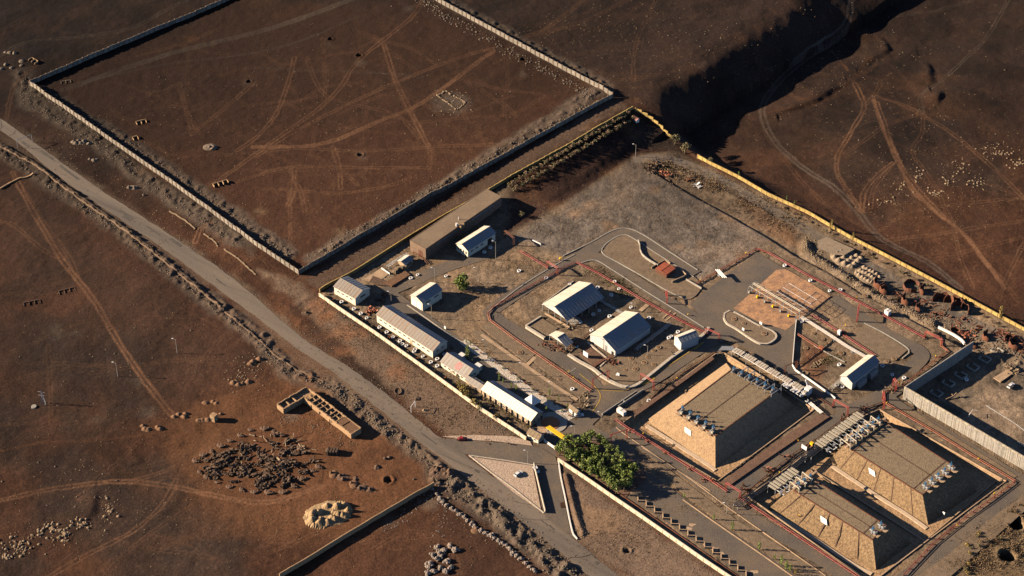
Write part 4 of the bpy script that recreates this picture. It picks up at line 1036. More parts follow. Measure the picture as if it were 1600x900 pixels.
bld('store_building', 'short cream building with rusty sheet roof at the left corner of the compound', (555, 466), (522, 447.5), (577, 450.5), 5.0, 2.0, 'u', windows=[('sw', .1, .9, 4, 2.6, 3.5), ('se', .2, .85, 1, 2.6, 3.8)])
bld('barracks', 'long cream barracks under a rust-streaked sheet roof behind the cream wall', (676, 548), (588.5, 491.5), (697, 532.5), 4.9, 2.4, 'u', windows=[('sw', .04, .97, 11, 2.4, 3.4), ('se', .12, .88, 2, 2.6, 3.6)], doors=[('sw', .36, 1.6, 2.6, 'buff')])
bld('garage', 'tall small cream building with a roof slope coloured as shade behind the barracks', (660, 472.5), (642, 461.5), (692.5, 454), 5.9, 1.8, 'v', roofA='roof_white', windows=[('se', .08, .92, 2, 3.6, 4.6)], doors=[('sw', .12, 3.2, 4.0, 'chrome_white'), ('sw', .55, 3.2, 4.0, 'chrome_white')])
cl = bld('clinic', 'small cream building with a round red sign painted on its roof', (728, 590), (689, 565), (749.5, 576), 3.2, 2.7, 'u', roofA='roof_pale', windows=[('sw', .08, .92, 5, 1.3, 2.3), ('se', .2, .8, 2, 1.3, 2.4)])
# red round sign with a white bar, flat on the sunny roof slope
mb = MB(); k = 2.7 / (cl.Lb / 2)
def on_roof(a, b, lift): return cl.at(a, b, cl.he + b * k + .14 + lift)
n = 28; ca, cb = cl.La * .42, cl.Lb * .26
for i in range(n):
    t0, t1 = 2 * math.pi * i / n, 2 * math.pi * (i + 1) / n
    mb.add([on_roof(ca + 1.5 * math.cos(t0), cb + 1.35 * math.sin(t0), .02), on_roof(ca + 1.9 * math.cos(t0), cb + 1.7 * math.sin(t0), .02), on_roof(ca + 1.9 * math.cos(t1), cb + 1.7 * math.sin(t1), .02), on_roof(ca + 1.5 * math.cos(t1), cb + 1.35 * math.sin(t1), .02)], [(0, 1, 2, 3)])
for t in (-.62, 0, .62):
    hw = math.sqrt(1.5 ** 2 - (t * 1.5) ** 2) * .92
    mb.add([on_roof(ca - hw, cb + t * 1.35 - .2, .022), on_roof(ca + hw, cb + t * 1.35 - .2, .022), on_roof(ca + hw, cb + t * 1.35 + .2, .022), on_roof(ca - hw, cb + t * 1.35 + .2, .022)], [(0, 1, 2, 3)])
M['sign_red'] = mat('faded_red_sign_paint', (.62, .16, .15), .8, .25, 1.2)
cl.part('roof_sign', mb, 'sign_red', label='faded red round sign with bars')
for a, w_ in ((.05, 3.0), (.72, 2.6)):
    mb = MB(); c = cl.at(cl.La * a + w_ / 2, cl.Lb + 1.4, 0); mb.box((c.x, c.y), cl.u, cl.v, w_, 2.8, cl.base, cl.base + 2.9); pc_ = cl.part('porch', mb, 'cream')
    mb = MB(); mb.box((c.x, c.y), cl.u, cl.v, w_ + .4, 3.2, cl.base + 2.902, cl.base + 3.1); cl.part('porch_roof', mb, 'white', pc_)
bld('linking_shed', 'low pinkish roofed shed between the two cream buildings near the gate', (751.5, 608), (727.5, 593.5), (759.5, 600.5), 2.8, .9, 'u', 'buff', 'roof_pale', 'roof_pale', windows=[('sw', .1, .9, 2, 1.2, 2.0)])
bld('office_building', 'long brick building under a bright cream sheet roof beside the gate', (829.5, 657), (753, 608.5), (851, 645.5), 4.3, 2.2, 'u', 'buff', 'roof_cream', 'roof_shade', windows=[('sw', .03, .97, 10, 1.5, 2.6), ('se', .15, .75, 2, 1.3, 2.6)], doors=[('se', .8, 1.4, 2.4, 'dark')], buttress=9)
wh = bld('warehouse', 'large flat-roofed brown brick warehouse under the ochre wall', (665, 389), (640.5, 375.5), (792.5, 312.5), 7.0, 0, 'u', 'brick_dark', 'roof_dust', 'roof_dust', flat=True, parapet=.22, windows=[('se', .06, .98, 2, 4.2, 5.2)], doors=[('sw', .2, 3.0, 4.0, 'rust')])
for a, b in ((.0, .42), (.3, .5)):
    mb = MB(); c = wh.at(1.0 if a == 0 else wh.La * .35, wh.Lb * (b + .0), 0)
    mb.cyl((c.x, c.y), .22 if a else .6, wh.base + 7.1, wh.base + 8.8, 8); wh.part('roof_vent', mb, 'white')
mb = MB()
for t in (.44, .455, .465):
    c = wh.at(-.9, wh.Lb * t, 0); mb.box((c.x, c.y), wh.u, wh.v, 1.4, 1.5, wh.base + 5.2, wh.base + 7.3 + t)
wh.part('wall_tank', mb, 'adobe')
bld('small_workshop', 'cream workshop with a roof slope coloured as shade in front of the brown warehouse', (731, 391), (713.5, 380.5), (774, 364), 4.9, 2.0, 'v', 'cream', 'roof_white', 'roof_shade', windows=[('se', .05, .6, 3, 2.4, 3.4), ('sw', .05, .95, 4, 1.5, 3.4)], doors=[('se', .72, 3.2, 3.6, 'dark')])
bld('open_workshop', 'big open-sided shed with a white gable near the loop road', (886.5, 500.5), (848, 475.5), (940, 463), 4.2, 4.0, 'v', 'metal_wall', 'roof_white', 'roof_shade', open_sides=True)
bld('main_workshop', 'big closed workshop with pale walls in the middle of the gardens', (961.5, 547.5), (922.5, 523), (1014.5, 509.5), 4.2, 3.9, 'v', 'metal_wall', 'roof_white', 'roof_shade', doors=[('sw', .06, 1.5, 2.4, 'dark'), ('sw', .32, 1.5, 3.8, 'steel')])
bld('switch_house', 'narrow tall pale shed at the right end of the workshop garden', (1064.5, 536), (1054, 525.5), (1087, 520.5), 5.6, 1.4, 'v', 'metal_wall', 'roof_white', 'roof_shade', over=.2)
bld('pipe_shelter', 'small open shelter with white gable over red pipes beside the service road', (884.5, 541), (859, 523.5), (892.5, 534), 3.5, 2.2, 'v', 'metal_wall', 'roof_white', 'roof_shade', open_sides=True)
ph = bld('pump_house', 'white pump house with a roof slope coloured as shade at the tip of the triangular yard', (1332, 597.5), (1314, 587), (1373, 565), 5.0, 1.9, 'v', 'metal_wall', 'roof_white', 'roof_shade')
mb = MB(); 
for t in (.3, .72):
    c = ph.at(-1.2, ph.Lb * t, 0); mb.box((c.x, c.y), ph.u, ph.v, 2.4, ph.Lb * .26, ph.base, ph.base + 3.0)
ph.part('lean_to', mb, 'grey_wall')
bld('red_shed', 'low rusty red roofed shed beside the curved wall in the lawn', (1041.5, 429), (1024.5, 419.5), (1055.5, 419.5), 2.6, .25, 'v', 'rust', 'rust_roof', 'rust_roof', over=.15)
gh = bld('guardhouse', 'cream guardhouse with brown roof beside the entrance', (841, 686.5), (824, 677), (850.5, 679.5), 3.1, 1.6, 'u', 'cream', 'gravel_top', 'roof_shade', windows=[('sw', .1, .9, 2, 1.3, 2.2), ('se', .2, .8, 1, 1.3, 2.2)])
bld('gate_kiosk', 'tiny white kiosk with brown roof on the far side of the gate road', (900.5, 645), (889, 636), (905, 641.5), 3.0, 1.0, 'u', 'white', 'gravel_top', 'white', doors=[('sw', .3, 1.2, 2.1, 'dark')])
bld('corner_hut', 'tiny white hut with pink roof under the corner of the yellow wall', (994.5, 187.5), (990, 184.5), (999, 185.5), 2.3, .5, 'u', 'white', 'roof_pink', 'roof_pink', windows=[('sw', .2, .8, 1, 1, 1.7)])
bld('adobe_hut', 'small square adobe hut standing alone with a long shadow', (334.5, 652), (327.5, 648.5), (341.5, 648), 3.6, 0, 'u', 'adobe', 'adobe', 'adobe', flat=True, windows=[('sw', .3, .7, 1, 1.6, 2.4)], doors=[('sw', .72, .9, 1.6, 'dark')])
bld('block_shed', 'small buff shed with a shade-coloured roof slope beside broken stone walls and white pipe frames', (633, 413.5), (622, 407.5), (644.5, 404.5), 2.6, 1.0, 'v', 'buff', 'roof_white', 'roof_shade')
bld('control_cabin', 'small white cabin with a rack on the gravel beside the red pipeline', (1388, 488.5), (1382, 484.5), (1392.5, 485.5), 2.6, .1, 'v', 'white', 'white', 'white', over=.05)
bld('white_booth', 'small white booth with yellow equipment beside the tank road', (974, 646), (963.5, 638.5), (977.5, 642), 2.2, .1, 'v', 'white', 'white', 'white', over=.05)
# pyramid canopy
th = Thing('pyramid_canopy', 'white pyramid canopy on posts behind the cream roofed building', 'canopy', G(831, 637))
c = P(831, 626, z=3.2); u = Vector((*AX, 0)); v = Vector((*BX, 0)); r = 3.3; mb = MB()
cs = [c + u * a * r + v * b * r for a, b in ((-1, -1), (1, -1), (1, 1), (-1, 1))]; top = c + Vector((0, 0, 3.6))
mb.add([*cs, top, *[q - Vector((0, 0, .15)) for q in cs]], [(0, 1, 4), (1, 2, 4), (2, 3, 4), (3, 0, 4), (8, 7, 6, 5), (0, 5, 6, 1), (1, 6, 7, 2), (2, 7, 8, 3), (3, 8, 5, 0)]); th.part('canopy_roof', mb, 'white')
for q in cs:
    mb = MB(); q = q + (c - q) * .08; mb.box((q.x, q.y), u, v, .18, .18, 0, 3.1); th.part('post', mb, 'white')
# ruin: roofless adobe rooms in an L
def ruin():
    h = 3.3; n = P(549, 679, z=h); l = P(474.5, 621.5, z=h); r = P(563, 669.5, z=h)
    u = (l - n); La = u.length; u.normalize(); v = Vector((-u.y, u.x, 0)); v = v if v.dot(r - n) > 0 else -v; Lb = (r - n).dot(v)
    th = Thing('ruined_building', 'long roofless L-shaped adobe ruin with many small rooms', 'ruin', (n.x, n.y, Hq(n.x, n.y))); b = Hq(n.x, n.y); rn = random.Random(3)
    def at(a, c): return n + u * a + v * c
    ow = MB(); t = .55
    def crumbly(a, c, mb, z1=h, thick=t):
        p, q = at(*a), at(*c); k = max(1, int((q - p).length / 1.5))
        for i in range(k):
            p1 = p + (q - p) * i / k; p2 = p + (q - p) * (i + 1) / k; mb.seg(p1, p2, thick, b - .6, b + z1 + rn.uniform(-.35, .1))
    La2 = La + 3
    crumbly((0, 0), (La, 0), ow); crumbly((La2, Lb), (0, Lb), ow); crumbly((0, 0), (0, Lb), ow)
    wing = 12.5
    crumbly((La, 0), (La, -wing), ow); crumbly((La2 + 2, Lb), (La2 + 2, -wing), ow); crumbly((La, -wing), (La2 + 2, -wing), ow)
    th.part('outer_wall', ow, 'adobe')
    for i in range(1, 12):
        pw = MB(); a = La * i / 12 + rn.uniform(-.4, .4)
        if i <= 3: continue
        crumbly((a, 0), (a, Lb), pw, h - .2, .4); th.part('partition_wall', pw, 'adobe')
    fl0 = MB(); fl0.slab([at(La * .32, .3) + Vector((0, 0, -.65)), at(La - .3, .3) + Vector((0, 0, -.65)), at(La - .3, Lb - .3) + Vector((0, 0, -.65)), at(La * .32, Lb - .3) + Vector((0, 0, -.65))], .3); th.part('room_floor', fl0, 'adobe')
    fl0 = MB(); fl0.slab([at(La + .2, Lb) + Vector((0, 0, -.9)), at(La + .2, -wing + .3) + Vector((0, 0, -.9)), at(La2 + 1.7, -wing + .3) + Vector((0, 0, -.9)), at(La2 + 1.7, Lb) + Vector((0, 0, -.9))], .3); th.part('room_floor', fl0, 'adobe')
    for k in (-4, -8):
        pw = MB(); crumbly((La, k), (La2 + 2, k), pw, h - .3, .4); th.part('partition_wall', pw, 'adobe')
    pw = MB(); crumbly((La * .34, Lb * .55), (La, Lb * .55), pw, h - .5, .35); th.part('partition_wall', pw, 'adobe')
    fl = MB(); 
    for a0, a1 in ((.005, .11), (.11, .19), (.21, .315)):
        fl.slab([*[at(La * x, y) + Vector((0, 0, b - h * 0 + (.0) )) for x, y in ((a0, .3), (a1, .3), (a1, Lb - .3), (a0, Lb - .3))]], .25)
    fl.v = [(x, y, z - .25) for x, y, z in fl.v]
    th.part('flat_roof', fl, 'soil_orange')
    rb = MB()
    for _ in range(150):
        p = at(rn.uniform(La * .3, La), rn.uniform(.6, Lb - .6)); rb.rock((p.x, p.y, n.z - .6), rn.uniform(.15, .45), rn)
    th.part('fallen_bricks', rb, 'adobe')
    for f, w_, z0, z1 in ((.83, .8, 0, 2.0), (.66, .7, 0, 2), (.64, .4, 1, 2), (.44, .7, 0, 2), (.4, .5, .8, 2)):
        dm = MB(); c = at(La * f, -t / 2 - .02); dm.box((c.x, c.y), u, v, w_, .1, b + z0, b + z1); th.part('doorway', dm, 'dark')
ruin()
# broken stone walls by the buff shed, long soil bed
def rubble_wall(pts, h, wd, m, label, name='stone_wall'):
    mb = MB(); rn = random.Random(int(pts[0][0])); w = resample(W(pts), 1.2)
    for a, b in zip(w[:-1], w[1:]): hh = h * rn.uniform(.75, 1.15); mb.seg(a, b, wd * rn.uniform(.8, 1.2), -.2, hh)
    for p in w: mb.rock((p[0] + rn.uniform(-.6, .6), p[1] + rn.uniform(-.6, .6), .3), rn.uniform(.3, .8), rn)
    return solo(name, mb, m, label, 'wall')
rubble_wall([(614, 427), (620, 422), (624, 420), (630, 422), (640, 416), (642, 413)], 2.0, 1.6, 'rock_pale', 'thick pale broken stone wall below the buff shed')
rubble_wall([(617, 428), (624, 421)], 2.0, 1.0, 'rock_pale', 'short pale stone wall standing at the lower end of the broken wall')
mb = MB(); w = W([(602, 443), (633, 425), (641, 431), (612, 449)]); mb.prism(w, -.1, .9); solo('soil_bed', mb, 'soil_orange', 'raised oblong bed of orange soil beside the side road', 'bed')
sheet('concrete_pad', [(567, 437), (597, 418), (612, 424), (600, 434), (585, 443)], 'conc_warm', .08)
mb = MB(); w = W([(577, 441), (583, 432), (606, 441), (612, 448), (590, 446)]); mb.prism(w, -.1, .5); solo('soil_mound', mb, 'soil', 'low flat brown mound between the pad and the store building', 'mound')
# curved low wall beside the red shed
kerb('curved_wall', [(997, 377), (999.5, 384), (1000, 392), (1003, 399), (1012, 407), (1022, 413), (1028, 417)], .35, 1.5, 'conc', label='thin curved wall snaking up the lawn from the red shed', cat='wall', kind=None)
kerb('low_wall', [(1018, 420), (1038, 409), (1047, 413)], .35, 1.3, 'conc_warm', label='straight low wall close behind the red shed', cat='wall', kind=None, curve=False)
kerb('low_wall', [(1050, 442), (1068, 434), (1072, 431), (1064, 424)], .35, 1.3, 'conc_warm', label='angled low wall to the right of the red shed', cat='wall', kind=None, curve=False)
kerb('low_wall', [(1072, 438), (1096, 452)], .35, 1.2, 'conc', label='low wall running from the lawn to the loading apron', cat='wall', kind=None, curve=False)

# ================================================================= buried tanks
def tank(label, tN, tL, tF, tR, bN, bL, bF, bR, ht, zb, seams, joint_rows, blob=None):
    T = [P(*q, z=ht) for q in (tN, tL, tF, tR)]; B = [P(*q, z=zb) for q in (bN, bL, bF, bR)]
    th = Thing('buried_tank', label, 'tank', (B[0].x, B[0].y, zb))
    mb = MB(); mb.add([*B, *T], [(0, 1, 5, 4), (1, 2, 6, 5), (2, 3, 7, 6), (3, 0, 4, 7), (3, 2, 1, 0), (4, 5, 6, 7)]); th.part('stone_slope', mb, 'stone_slope' if 'nearest' not in label else 'tan_slope')
    c = sum(T, Vector()) / 4
    i = [t + (c - t) * .012 for t in T]; tp = MB(); tp.add([Vector((*q[:2], ht + .02)) for q in i] + [Vector((*q[:2], ht + .14)) for q in i], [(0, 1, 5, 4), (1, 2, 6, 5), (2, 3, 7, 6), (3, 0, 4, 7), (4, 5, 6, 7)])
    th.part('gravel_top', tp, 'gravel_top')
    ed = MB()
    for a, b in zip(i, i[1:] + i[:1]): ed.seg(a, b, .4, ht - .05, ht + .32)
    th.part('edge_beam', ed, 'rust')
    sm = MB()     # concrete strips dividing the slopes and the top
    def lerp(a, b, t): return a + (b - a) * t
    for side, ts in seams:
        a0, a1 = T[side[0]], T[side[1]]; b_0, b_1 = B[side[0]], B[side[1]]
        for t in ts:
            p = lerp(a0, a1, t) ; q = lerp(b_0, b_1, t); q = lerp(p, q, 1.0); d = (a1 - a0).normalized() * .22
            n = (a1 - a0).cross(p - q).normalized(); n = n if n.z > 0 else -n
            sm.slab([p - d + n * .1, p + d + n * .1, q + d + n * .1, q - d + n * .1], .15)
    th.part('slope_joints', sm, 'soil')
    jr = MB()
    for (s, t) in joint_rows:
        if s == 'a': p, q = lerp(T[0], T[3], t), lerp(T[1], T[2], t)
        else: p, q = lerp(T[0], T[1], t), lerp(T[3], T[2], t)
        jr.seg(lerp(p, q, .01), lerp(p, q, .99), .5, ht + .14, ht + .24)
    th.part('top_joints', jr, 'soil')
    if blob:
        for (s, t, w_) in blob:
            p = lerp(lerp(T[0], T[1], s), lerp(B[0], B[1], s), t); n = (T[1] - T[0]).cross(T[0] - B[0]).normalized(); n = n if n.z > 0 else -n
            d1 = (T[1] - T[0]).normalized() * w_; d2 = (T[0] - B[0]).normalized() * 1.4
            hb = MB(); hb.slab([p - d1 - d2 + n * .35, p + d1 - d2 + n * .35, p + d1 + d2 + n * .35, p - d1 + d2 + n * .35], .4); th.part('slope_marker', hb, 'white')
    th.T = T; th.B = B; th.ht = ht
    return th
t1 = tank('buried concrete tank with stone slopes nearest the workshops', (1117.7, 682.5), (1057, 642.5), (1142.7, 577.5), (1213, 611.8), (1117.7, 731.4), (1008, 656), (1134, 566), (1243, 634), 5.4, -2.4,
          [((0, 1), ())], [('b', .5), ('b', .0)], [(.52, .42, 2.0)])
t2 = tank('largest buried concrete tank beside the tall ribbed wall', (1441.6, 774), (1319, 696), (1372, 652.5), (1493, 730), (1450, 820), (1293, 720), (1371, 655), (1527, 767), 5.4, -2.4,
          [((0, 1), (.15, .36, .53, .70, .87))], [('a', .5), ('b', .88), ('b', .12)], [(.60, .35, 1.8)])
t3 = tank('smallest buried concrete tank at the bottom of the basin', (1363.5, 844), (1239, 766), (1263, 744), (1386, 822.6), (1368.8, 890.6), (1200, 795), (1258, 742), (1424, 848), 5.4, -2.4,
          [((0, 1), (.17, .37, .53, .72, .9))], [('a', .5), ('b', .88), ('b', .12)], [(.55, .35, 1.8)])

# ================================================================= valves, pipe racks, pipes
def valve_proto(kind):
    """kind 'tall': stem with blue handwheel; 'pit': box with pipe stub"""
    th = Thing('valve_assembly', 'grey and blue valve assembly on a tank top', 'valve', (0, 0, -60), 'valves on the tank tops')
    m = MB(); m.cyl((0, 0), .9, -60, -59.3, 10); m.cyl((0, 0), .55, -59.3, -57.9, 8); m.tube([(-1.6, 0, -59.0), (1.6, 0, -59.0)], .42, 8); m.cyl((1.4, 0), .7, -59.9, -58.9, 8); th.part('valve_body', m, 'steel')
    m = MB(); m.tube([(0, 0, -57.9), (0, 0, -55.6)], .16, 6); m.cyl((0, 0), .7, -57.4, -57.1, 10); th.part('valve_stem', m, 'blue')
    m = MB(); m.box((1.5, .9), (1, 0), (0, 1), 1.0, 1.0, -60, -58.7); th.part('valve_cap', m, 'ivory')
    m = MB(); m.box((2.4, 0), (1, 0), (0, 1), 2.8, 2.4, -60, -59.85); th.part('valve_pit_cover', m, 'conc_warm')
    return th
vp = valve_proto(0)
VAL = []
def row(a, b, n, z, rz, label):
    for i in range(n):
        t = (i + .5) / n; q = P(a[0] + (b[0] - a[0]) * t, a[1] + (b[1] - a[1]) * t, z=z)
        VAL.append((q, rz, label))
row((1060, 639), (1120, 677), 5, 5.56, ANG_A + math.pi / 2 + math.pi, 'grey and blue valve assembly on the road-side edge of the tank nearest the workshops')
row((1140, 578), (1213, 616), 6, 5.56, ANG_A + math.pi / 2, 'grey and blue valve assembly under the walkway end of the tank nearest the workshops')
row((1440, 766), (1490, 728), 5, 5.56, ANG_A, 'grey and blue valve assembly at the lower end of the largest tank')
row((1326, 692), (1376, 657), 6, 5.56, ANG_A + math.pi, 'grey and blue valve assembly at the rack end of the largest tank')
row((1357, 836), (1382, 820), 2, 5.56, ANG_A, 'grey and blue valve assembly at the lower end of the smallest tank')
row((1243, 764), (1270, 746), 3, 5.56, ANG_A + math.pi, 'grey and blue valve assembly at the rack end of the smallest tank')
for i, (q, rz, lb) in enumerate(VAL):
    if i == 0: vp.o.location = q; vp.o.rotation_euler = (0, 0, rz); vp.o['label'] = lb
    else: copy_tree(vp.o, q, rz, 1.0, lb)
# valve_proto coordinates are relative to z=-60
# inverted-U pipes from rack to tank top
def upipe(a, b, z, h, m='ivory', r=.26, name='riser_pipe', label='cream inverted U pipe', group=None, legs=(0, 0)):
    A = P(*a, z=z); B = P(*b, z=z); mb = MB()
    mb.tube([(A.x, A.y, legs[0]), (A.x, A.y, z)], r, 6); mb.tube([(A.x, A.y, z), (B.x, B.y, z)], r, 6); mb.tube([(B.x, B.y, z), (B.x, B.y, legs[1])], r, 6)
    return solo(name, mb, m, label, 'pipe', (A.x, A.y, legs[0]), group)
for i in range(6):
    t = i / 5; a = (1361 - 46.5 * t, 650 + 35.5 * t); upipe(a, (a[0] + 14.5, a[1] + 11), 8.4, 0, legs=(3, 5.6), label='cream inverted U pipe over the rack end of the largest tank', group='U pipes of the largest tank')
for i in range(3):
    t = i / 2; a = (1254 - 19 * t, 737.5 + 15 * t); upipe(a, (a[0] + 14, a[1] + 11), 8.4, 0, legs=(3, 5.6), label='cream inverted U pipe over the rack end of the smallest tank', group='U pipes of the smallest tank')
for i in range(6):
    t = i / 5; a = (1169 + 52 * t, 573 + 33 * t); upipe(a, (a[0] - 15.5, a[1] + 10), 7.4, 0, 'steel', label='grey inverted U pipe between walkway and nearest tank', group='U pipes of the nearest tank', legs=(0, 5.6))
mb = MB(); A, B = P(1385, 652, z=6.6), P(1321, 699, z=6.6); mb.seg(A, B, 1.1, 6.4, 6.75); solo('cable_tray', mb, 'conc_warm', 'long tan tray crossing the valves of the largest tank', 'tray')
mb = MB(); A, B = P(1276, 736, z=6.6), P(1240, 764, z=6.6); mb.seg(A, B, 1.0, 6.4, 6.75); solo('cable_tray', mb, 'conc_warm', 'short tan tray crossing the valves of the smallest tank', 'tray')
# walkway rack along tank one
def rack(label, pts, z, w_, m, name='pipe_rack', slat=None, legs=6):
    th = Thing(name, label, 'pipe rack', P(*pts[0], z=0)); c = resample(np.array([P(*p, z=z)[:2] for p in pts]), 1.5 if slat else 4)
    mb = MB(); sl = MB(); lg = MB(); rn = random.Random(9)
    for i, (a, b) in enumerate(zip(c[:-1], c[1:])):
        d = (b - a) / np.linalg.norm(b - a); n = np.array([-d[1], d[0]])
        for k in (-1, -.33, .33, 1):
            o = n * w_ * .42 * k; mb.tube([(*(a + o), z), (*(b + o), z)], .2 if w_ > 3 else .11, 5)
        if slat and (i % slat[0]) < slat[1]:
            e = a + (b - a) * .82; sl.seg(a, e, w_, z + .3, z + .45)
        if i % legs == 0:
            for k in (-1, 1): q = a + n * w_ * .4 * k; lg.box(q, d, n, .3, .3, -2.5, z)
    th.part('pipes', mb, m); th.part('legs', lg, 'steel')
    if slat: th.part('grating', sl, slat[2])
    return th
rack('long pipe rack with whitish grating above the tank nearest the workshops', [(1147, 546), (1172, 560), (1210, 583), (1262, 613)], 3.2, 3.6, 'steel', slat=(5, 4, 'kerb'))
rack('wide end of the whitish grated rack beside the pump house road', [(1225, 598), (1243, 609), (1257, 618)], 3.0, 4.6, 'steel', slat=(4, 3, 'white'))
mb = MB(); q = [P(1122, 548, z=2.6), P(1128, 541, z=2.6), P(1145, 541, z=2.6), P(1149, 546, z=2.6), P(1145, 548, z=2.6), P(1132, 547, z=2.6)]; mb.prism([p[:2] for p in q], 2.4, 2.7)
for p in (q[0], q[3]): mb.box(p, (1, 0), (0, 1), .3, .3, -1, 2.4)
solo('walkway_landing', mb, 'steel', 'grey metal landing at the upper corner of the nearest tank', 'landing')
rack('black pipe bundle running along the trench beside the two lower tanks', [(1150, 790), (1195, 760), (1230, 737), (1262, 708), (1300, 681), (1350, 650)], 1.6, 3.4, 'black_pipe')
rack('black covered pipe bundle beside the white rig', [(1264, 712), (1290, 692)], 2.4, 3.6, 'black_pipe')
rack('grey pipe pair crossing from the walkway to the tank gap road', [(1260, 625), (1284, 645)], 1.5, 2.0, 'steel')
gp = None
def grating(q, label, grp):
    th = Thing('grating_platform', label, 'platform', (q.x, q.y, 0), grp); u = Vector((*AX, 0)); v = Vector((*BX, 0))
    for k in range(3):
        mb = MB(); c = q + v * (k - 1) * 1.75; mb.box((c.x, c.y), u, v, 5.4 - .8 * (k != 1), 1.15, 3.3 + .1 * k, 3.5 + .1 * k); th.part('grating_panel', mb, 'ivory')
    mb = MB()
    for a in (-2.2, 2.2):
        for b in (-2, 2): c = q + u * a + v * b; mb.box((c.x, c.y), u, v, .2, .2, -2.4, 3.3)
    th.part('legs', mb, 'steel')
    mb = MB(); mb.tube([q + u * 2 + v * 1.5 + Vector((0, 0, 2)), q + u * 6 + v * 1.5 + Vector((0, 0, 2)), q + u * 7.5 + v * 1.5 + Vector((0, 0, 4))], .3, 6); mb.tube([q + u * 2 - v * .5 + Vector((0, 0, 2)), q + u * 6.5 - v * .5 + Vector((0, 0, 2))], .3, 6)
    mb.cyl(q + u * 4.4 - v * .5, .8, 1.2, 2.9, 8); th.part('manifold', mb, 'steel')
for i in range(7):
    q = P(1340 - 9.4 * i * 1.0, 650.5 + 7.0 * i, z=3.3); q.z = 0; grating(q, 'ivory grating platform in the row beside the largest tank', 'ivory platforms of the largest tank')
for i in range(4):
    q = P(1238 - 9.2 * i, 738 + 6.9 * i, z=3.3); q.z = 0; grating(q, 'ivory grating platform in the row beside the smallest tank', 'ivory platforms of the smallest tank')
# red pipelines
def pipeline(label, pts, z=.7, r=.18, m='red', two=True, sup=5.0, name='red_pipeline'):
    th = Thing(name, label, 'pipeline', P(*pts[0])); c = resample(np.array([P(*p, z=z)[:2] for p in pts]), sup)
    mb = MB(); full = np.array([P(*p, z=z)[:2] for p in pts]); mb.tube([(*p, z) for p in full], r, 6)
    if two:
        d = np.gradient(full, axis=0); d /= np.linalg.norm(d, axis=1)[:, None]; o = full + np.stack([-d[:, 1], d[:, 0]], 1) * .9
        mb.tube([(*p, z + .05) for p in o], r * .7, 6)
    th.part('pipe', mb, m); lg = MB()
    for p in c: lg.box(p, AX, BX, .3, .5, -.1 if z < 1 else 0, z)
    th.part('supports', lg, 'rust' if m != 'white' else 'steel')
    return th
pipeline('red pipeline along the upper left kerb of the loop road', [(762, 491), (771, 480), (810, 458), (868, 426), (882, 418), (900, 410)])
pipeline('red pipeline along the upper side of the workshop gardens', [(900, 410), (932, 426), (967, 447), (1000, 467), (1060, 500), (1105, 522)])
pipeline('red pipeline along the lower left side of the service loop', [(762, 491), (764, 500), (800, 527), (862, 570), (922, 611)], m='orange')
pipeline('red pipeline around the far edge of the loading apron', [(1088, 444), (1130, 420), (1183, 389), (1200, 395), (1257, 428), (1300, 450), (1395, 501), (1445, 528)])
pipeline('red pipeline stepping down to the tall wall', [(1446, 518), (1469, 528), (1470, 541), (1480, 548), (1462, 561), (1415, 598), (1380, 612), (1379, 627)], m='orange')
pipeline('red railing pipeline along the right side of the two lower tanks', [(1379, 628), (1420, 652), (1458, 674), (1520, 713), (1585, 752)], m='orange', z=.9)
pipeline('red pipeline along the lower right side of the two lower tanks', [(1585, 752), (1548, 780), (1510, 806), (1460, 846), (1412, 897)], z=.9)
pipeline('red pipeline along the rack side of the two lower tanks', [(1379, 628), (1340, 641), (1320, 652), (1280, 682), (1240, 708), (1200, 740), (1157, 777)], m='rust')
pipeline('bright red pipeline along the roadside edge of the smallest tank', [(1157, 779), (1200, 808), (1260, 848), (1338, 900), (1370, 922)])
pipeline('red pipeline along the road side of the nearest tank', [(960, 655), (978, 668), (1000, 681), (1033, 702), (1070, 726), (1119, 757), (1135, 768)])
pipeline('red pipeline beside the whitish grated rack', [(1142, 541), (1180, 563), (1225, 590), (1265, 613), (1300, 636)], m='rust')
pipeline('red pipeline on the right side of the triangular yard', [(1268, 492), (1300, 512), (1330, 532), (1367, 556)])
pipeline('rusty pipeline inside the triangular yard', [(1245, 522), (1262, 533), (1281, 545)], m='orange')
pipeline('rusty branch pipe leading to the triangular yard corner', [(1242, 574), (1262, 560), (1281, 546), (1310, 520)], m='rust')
pipeline('thin red pipe in the gravel above the loop road', [(811, 392), (835, 406), (856, 419)])
pipeline('rusty red pipe at the end of the brown warehouse', [(646, 393), (657, 401), (668, 412)], m='rust')
pipeline('rusty red pipe run beside the small open shelter', [(858, 533), (882, 550), (902, 535), (924, 519)], m='rust')
pipeline('rusty pipe beside the tank road', [(965, 650), (1000, 640), (1040, 600), (1100, 562), (1118, 550)], m='rust', z=.3)
pipeline('rusty orange pipe in front of the main workshop', [(928, 573), (945, 562), (965, 553)], m='orange')
rack('white pipe rack along the right side of the triangular yard', [(1252, 495), (1290, 519), (1325, 542), (1352, 557)], 1.6, 2.0, 'white', legs=3)
rack('white pipe rack beside the pump house wall', [(1298, 607), (1325, 586), (1352, 562)], 1.2, 2.6, 'ivory', legs=3)
rack('grey pipe rack crossing the workshop garden', [(994, 545), (1020, 526), (1048, 505)], 1.6, 2.0, 'steel', legs=3)
rack('white pipe frame beside the buff shed', [(606, 416), (620, 406), (637, 396)], 1.2, 2.0, 'white', legs=2)
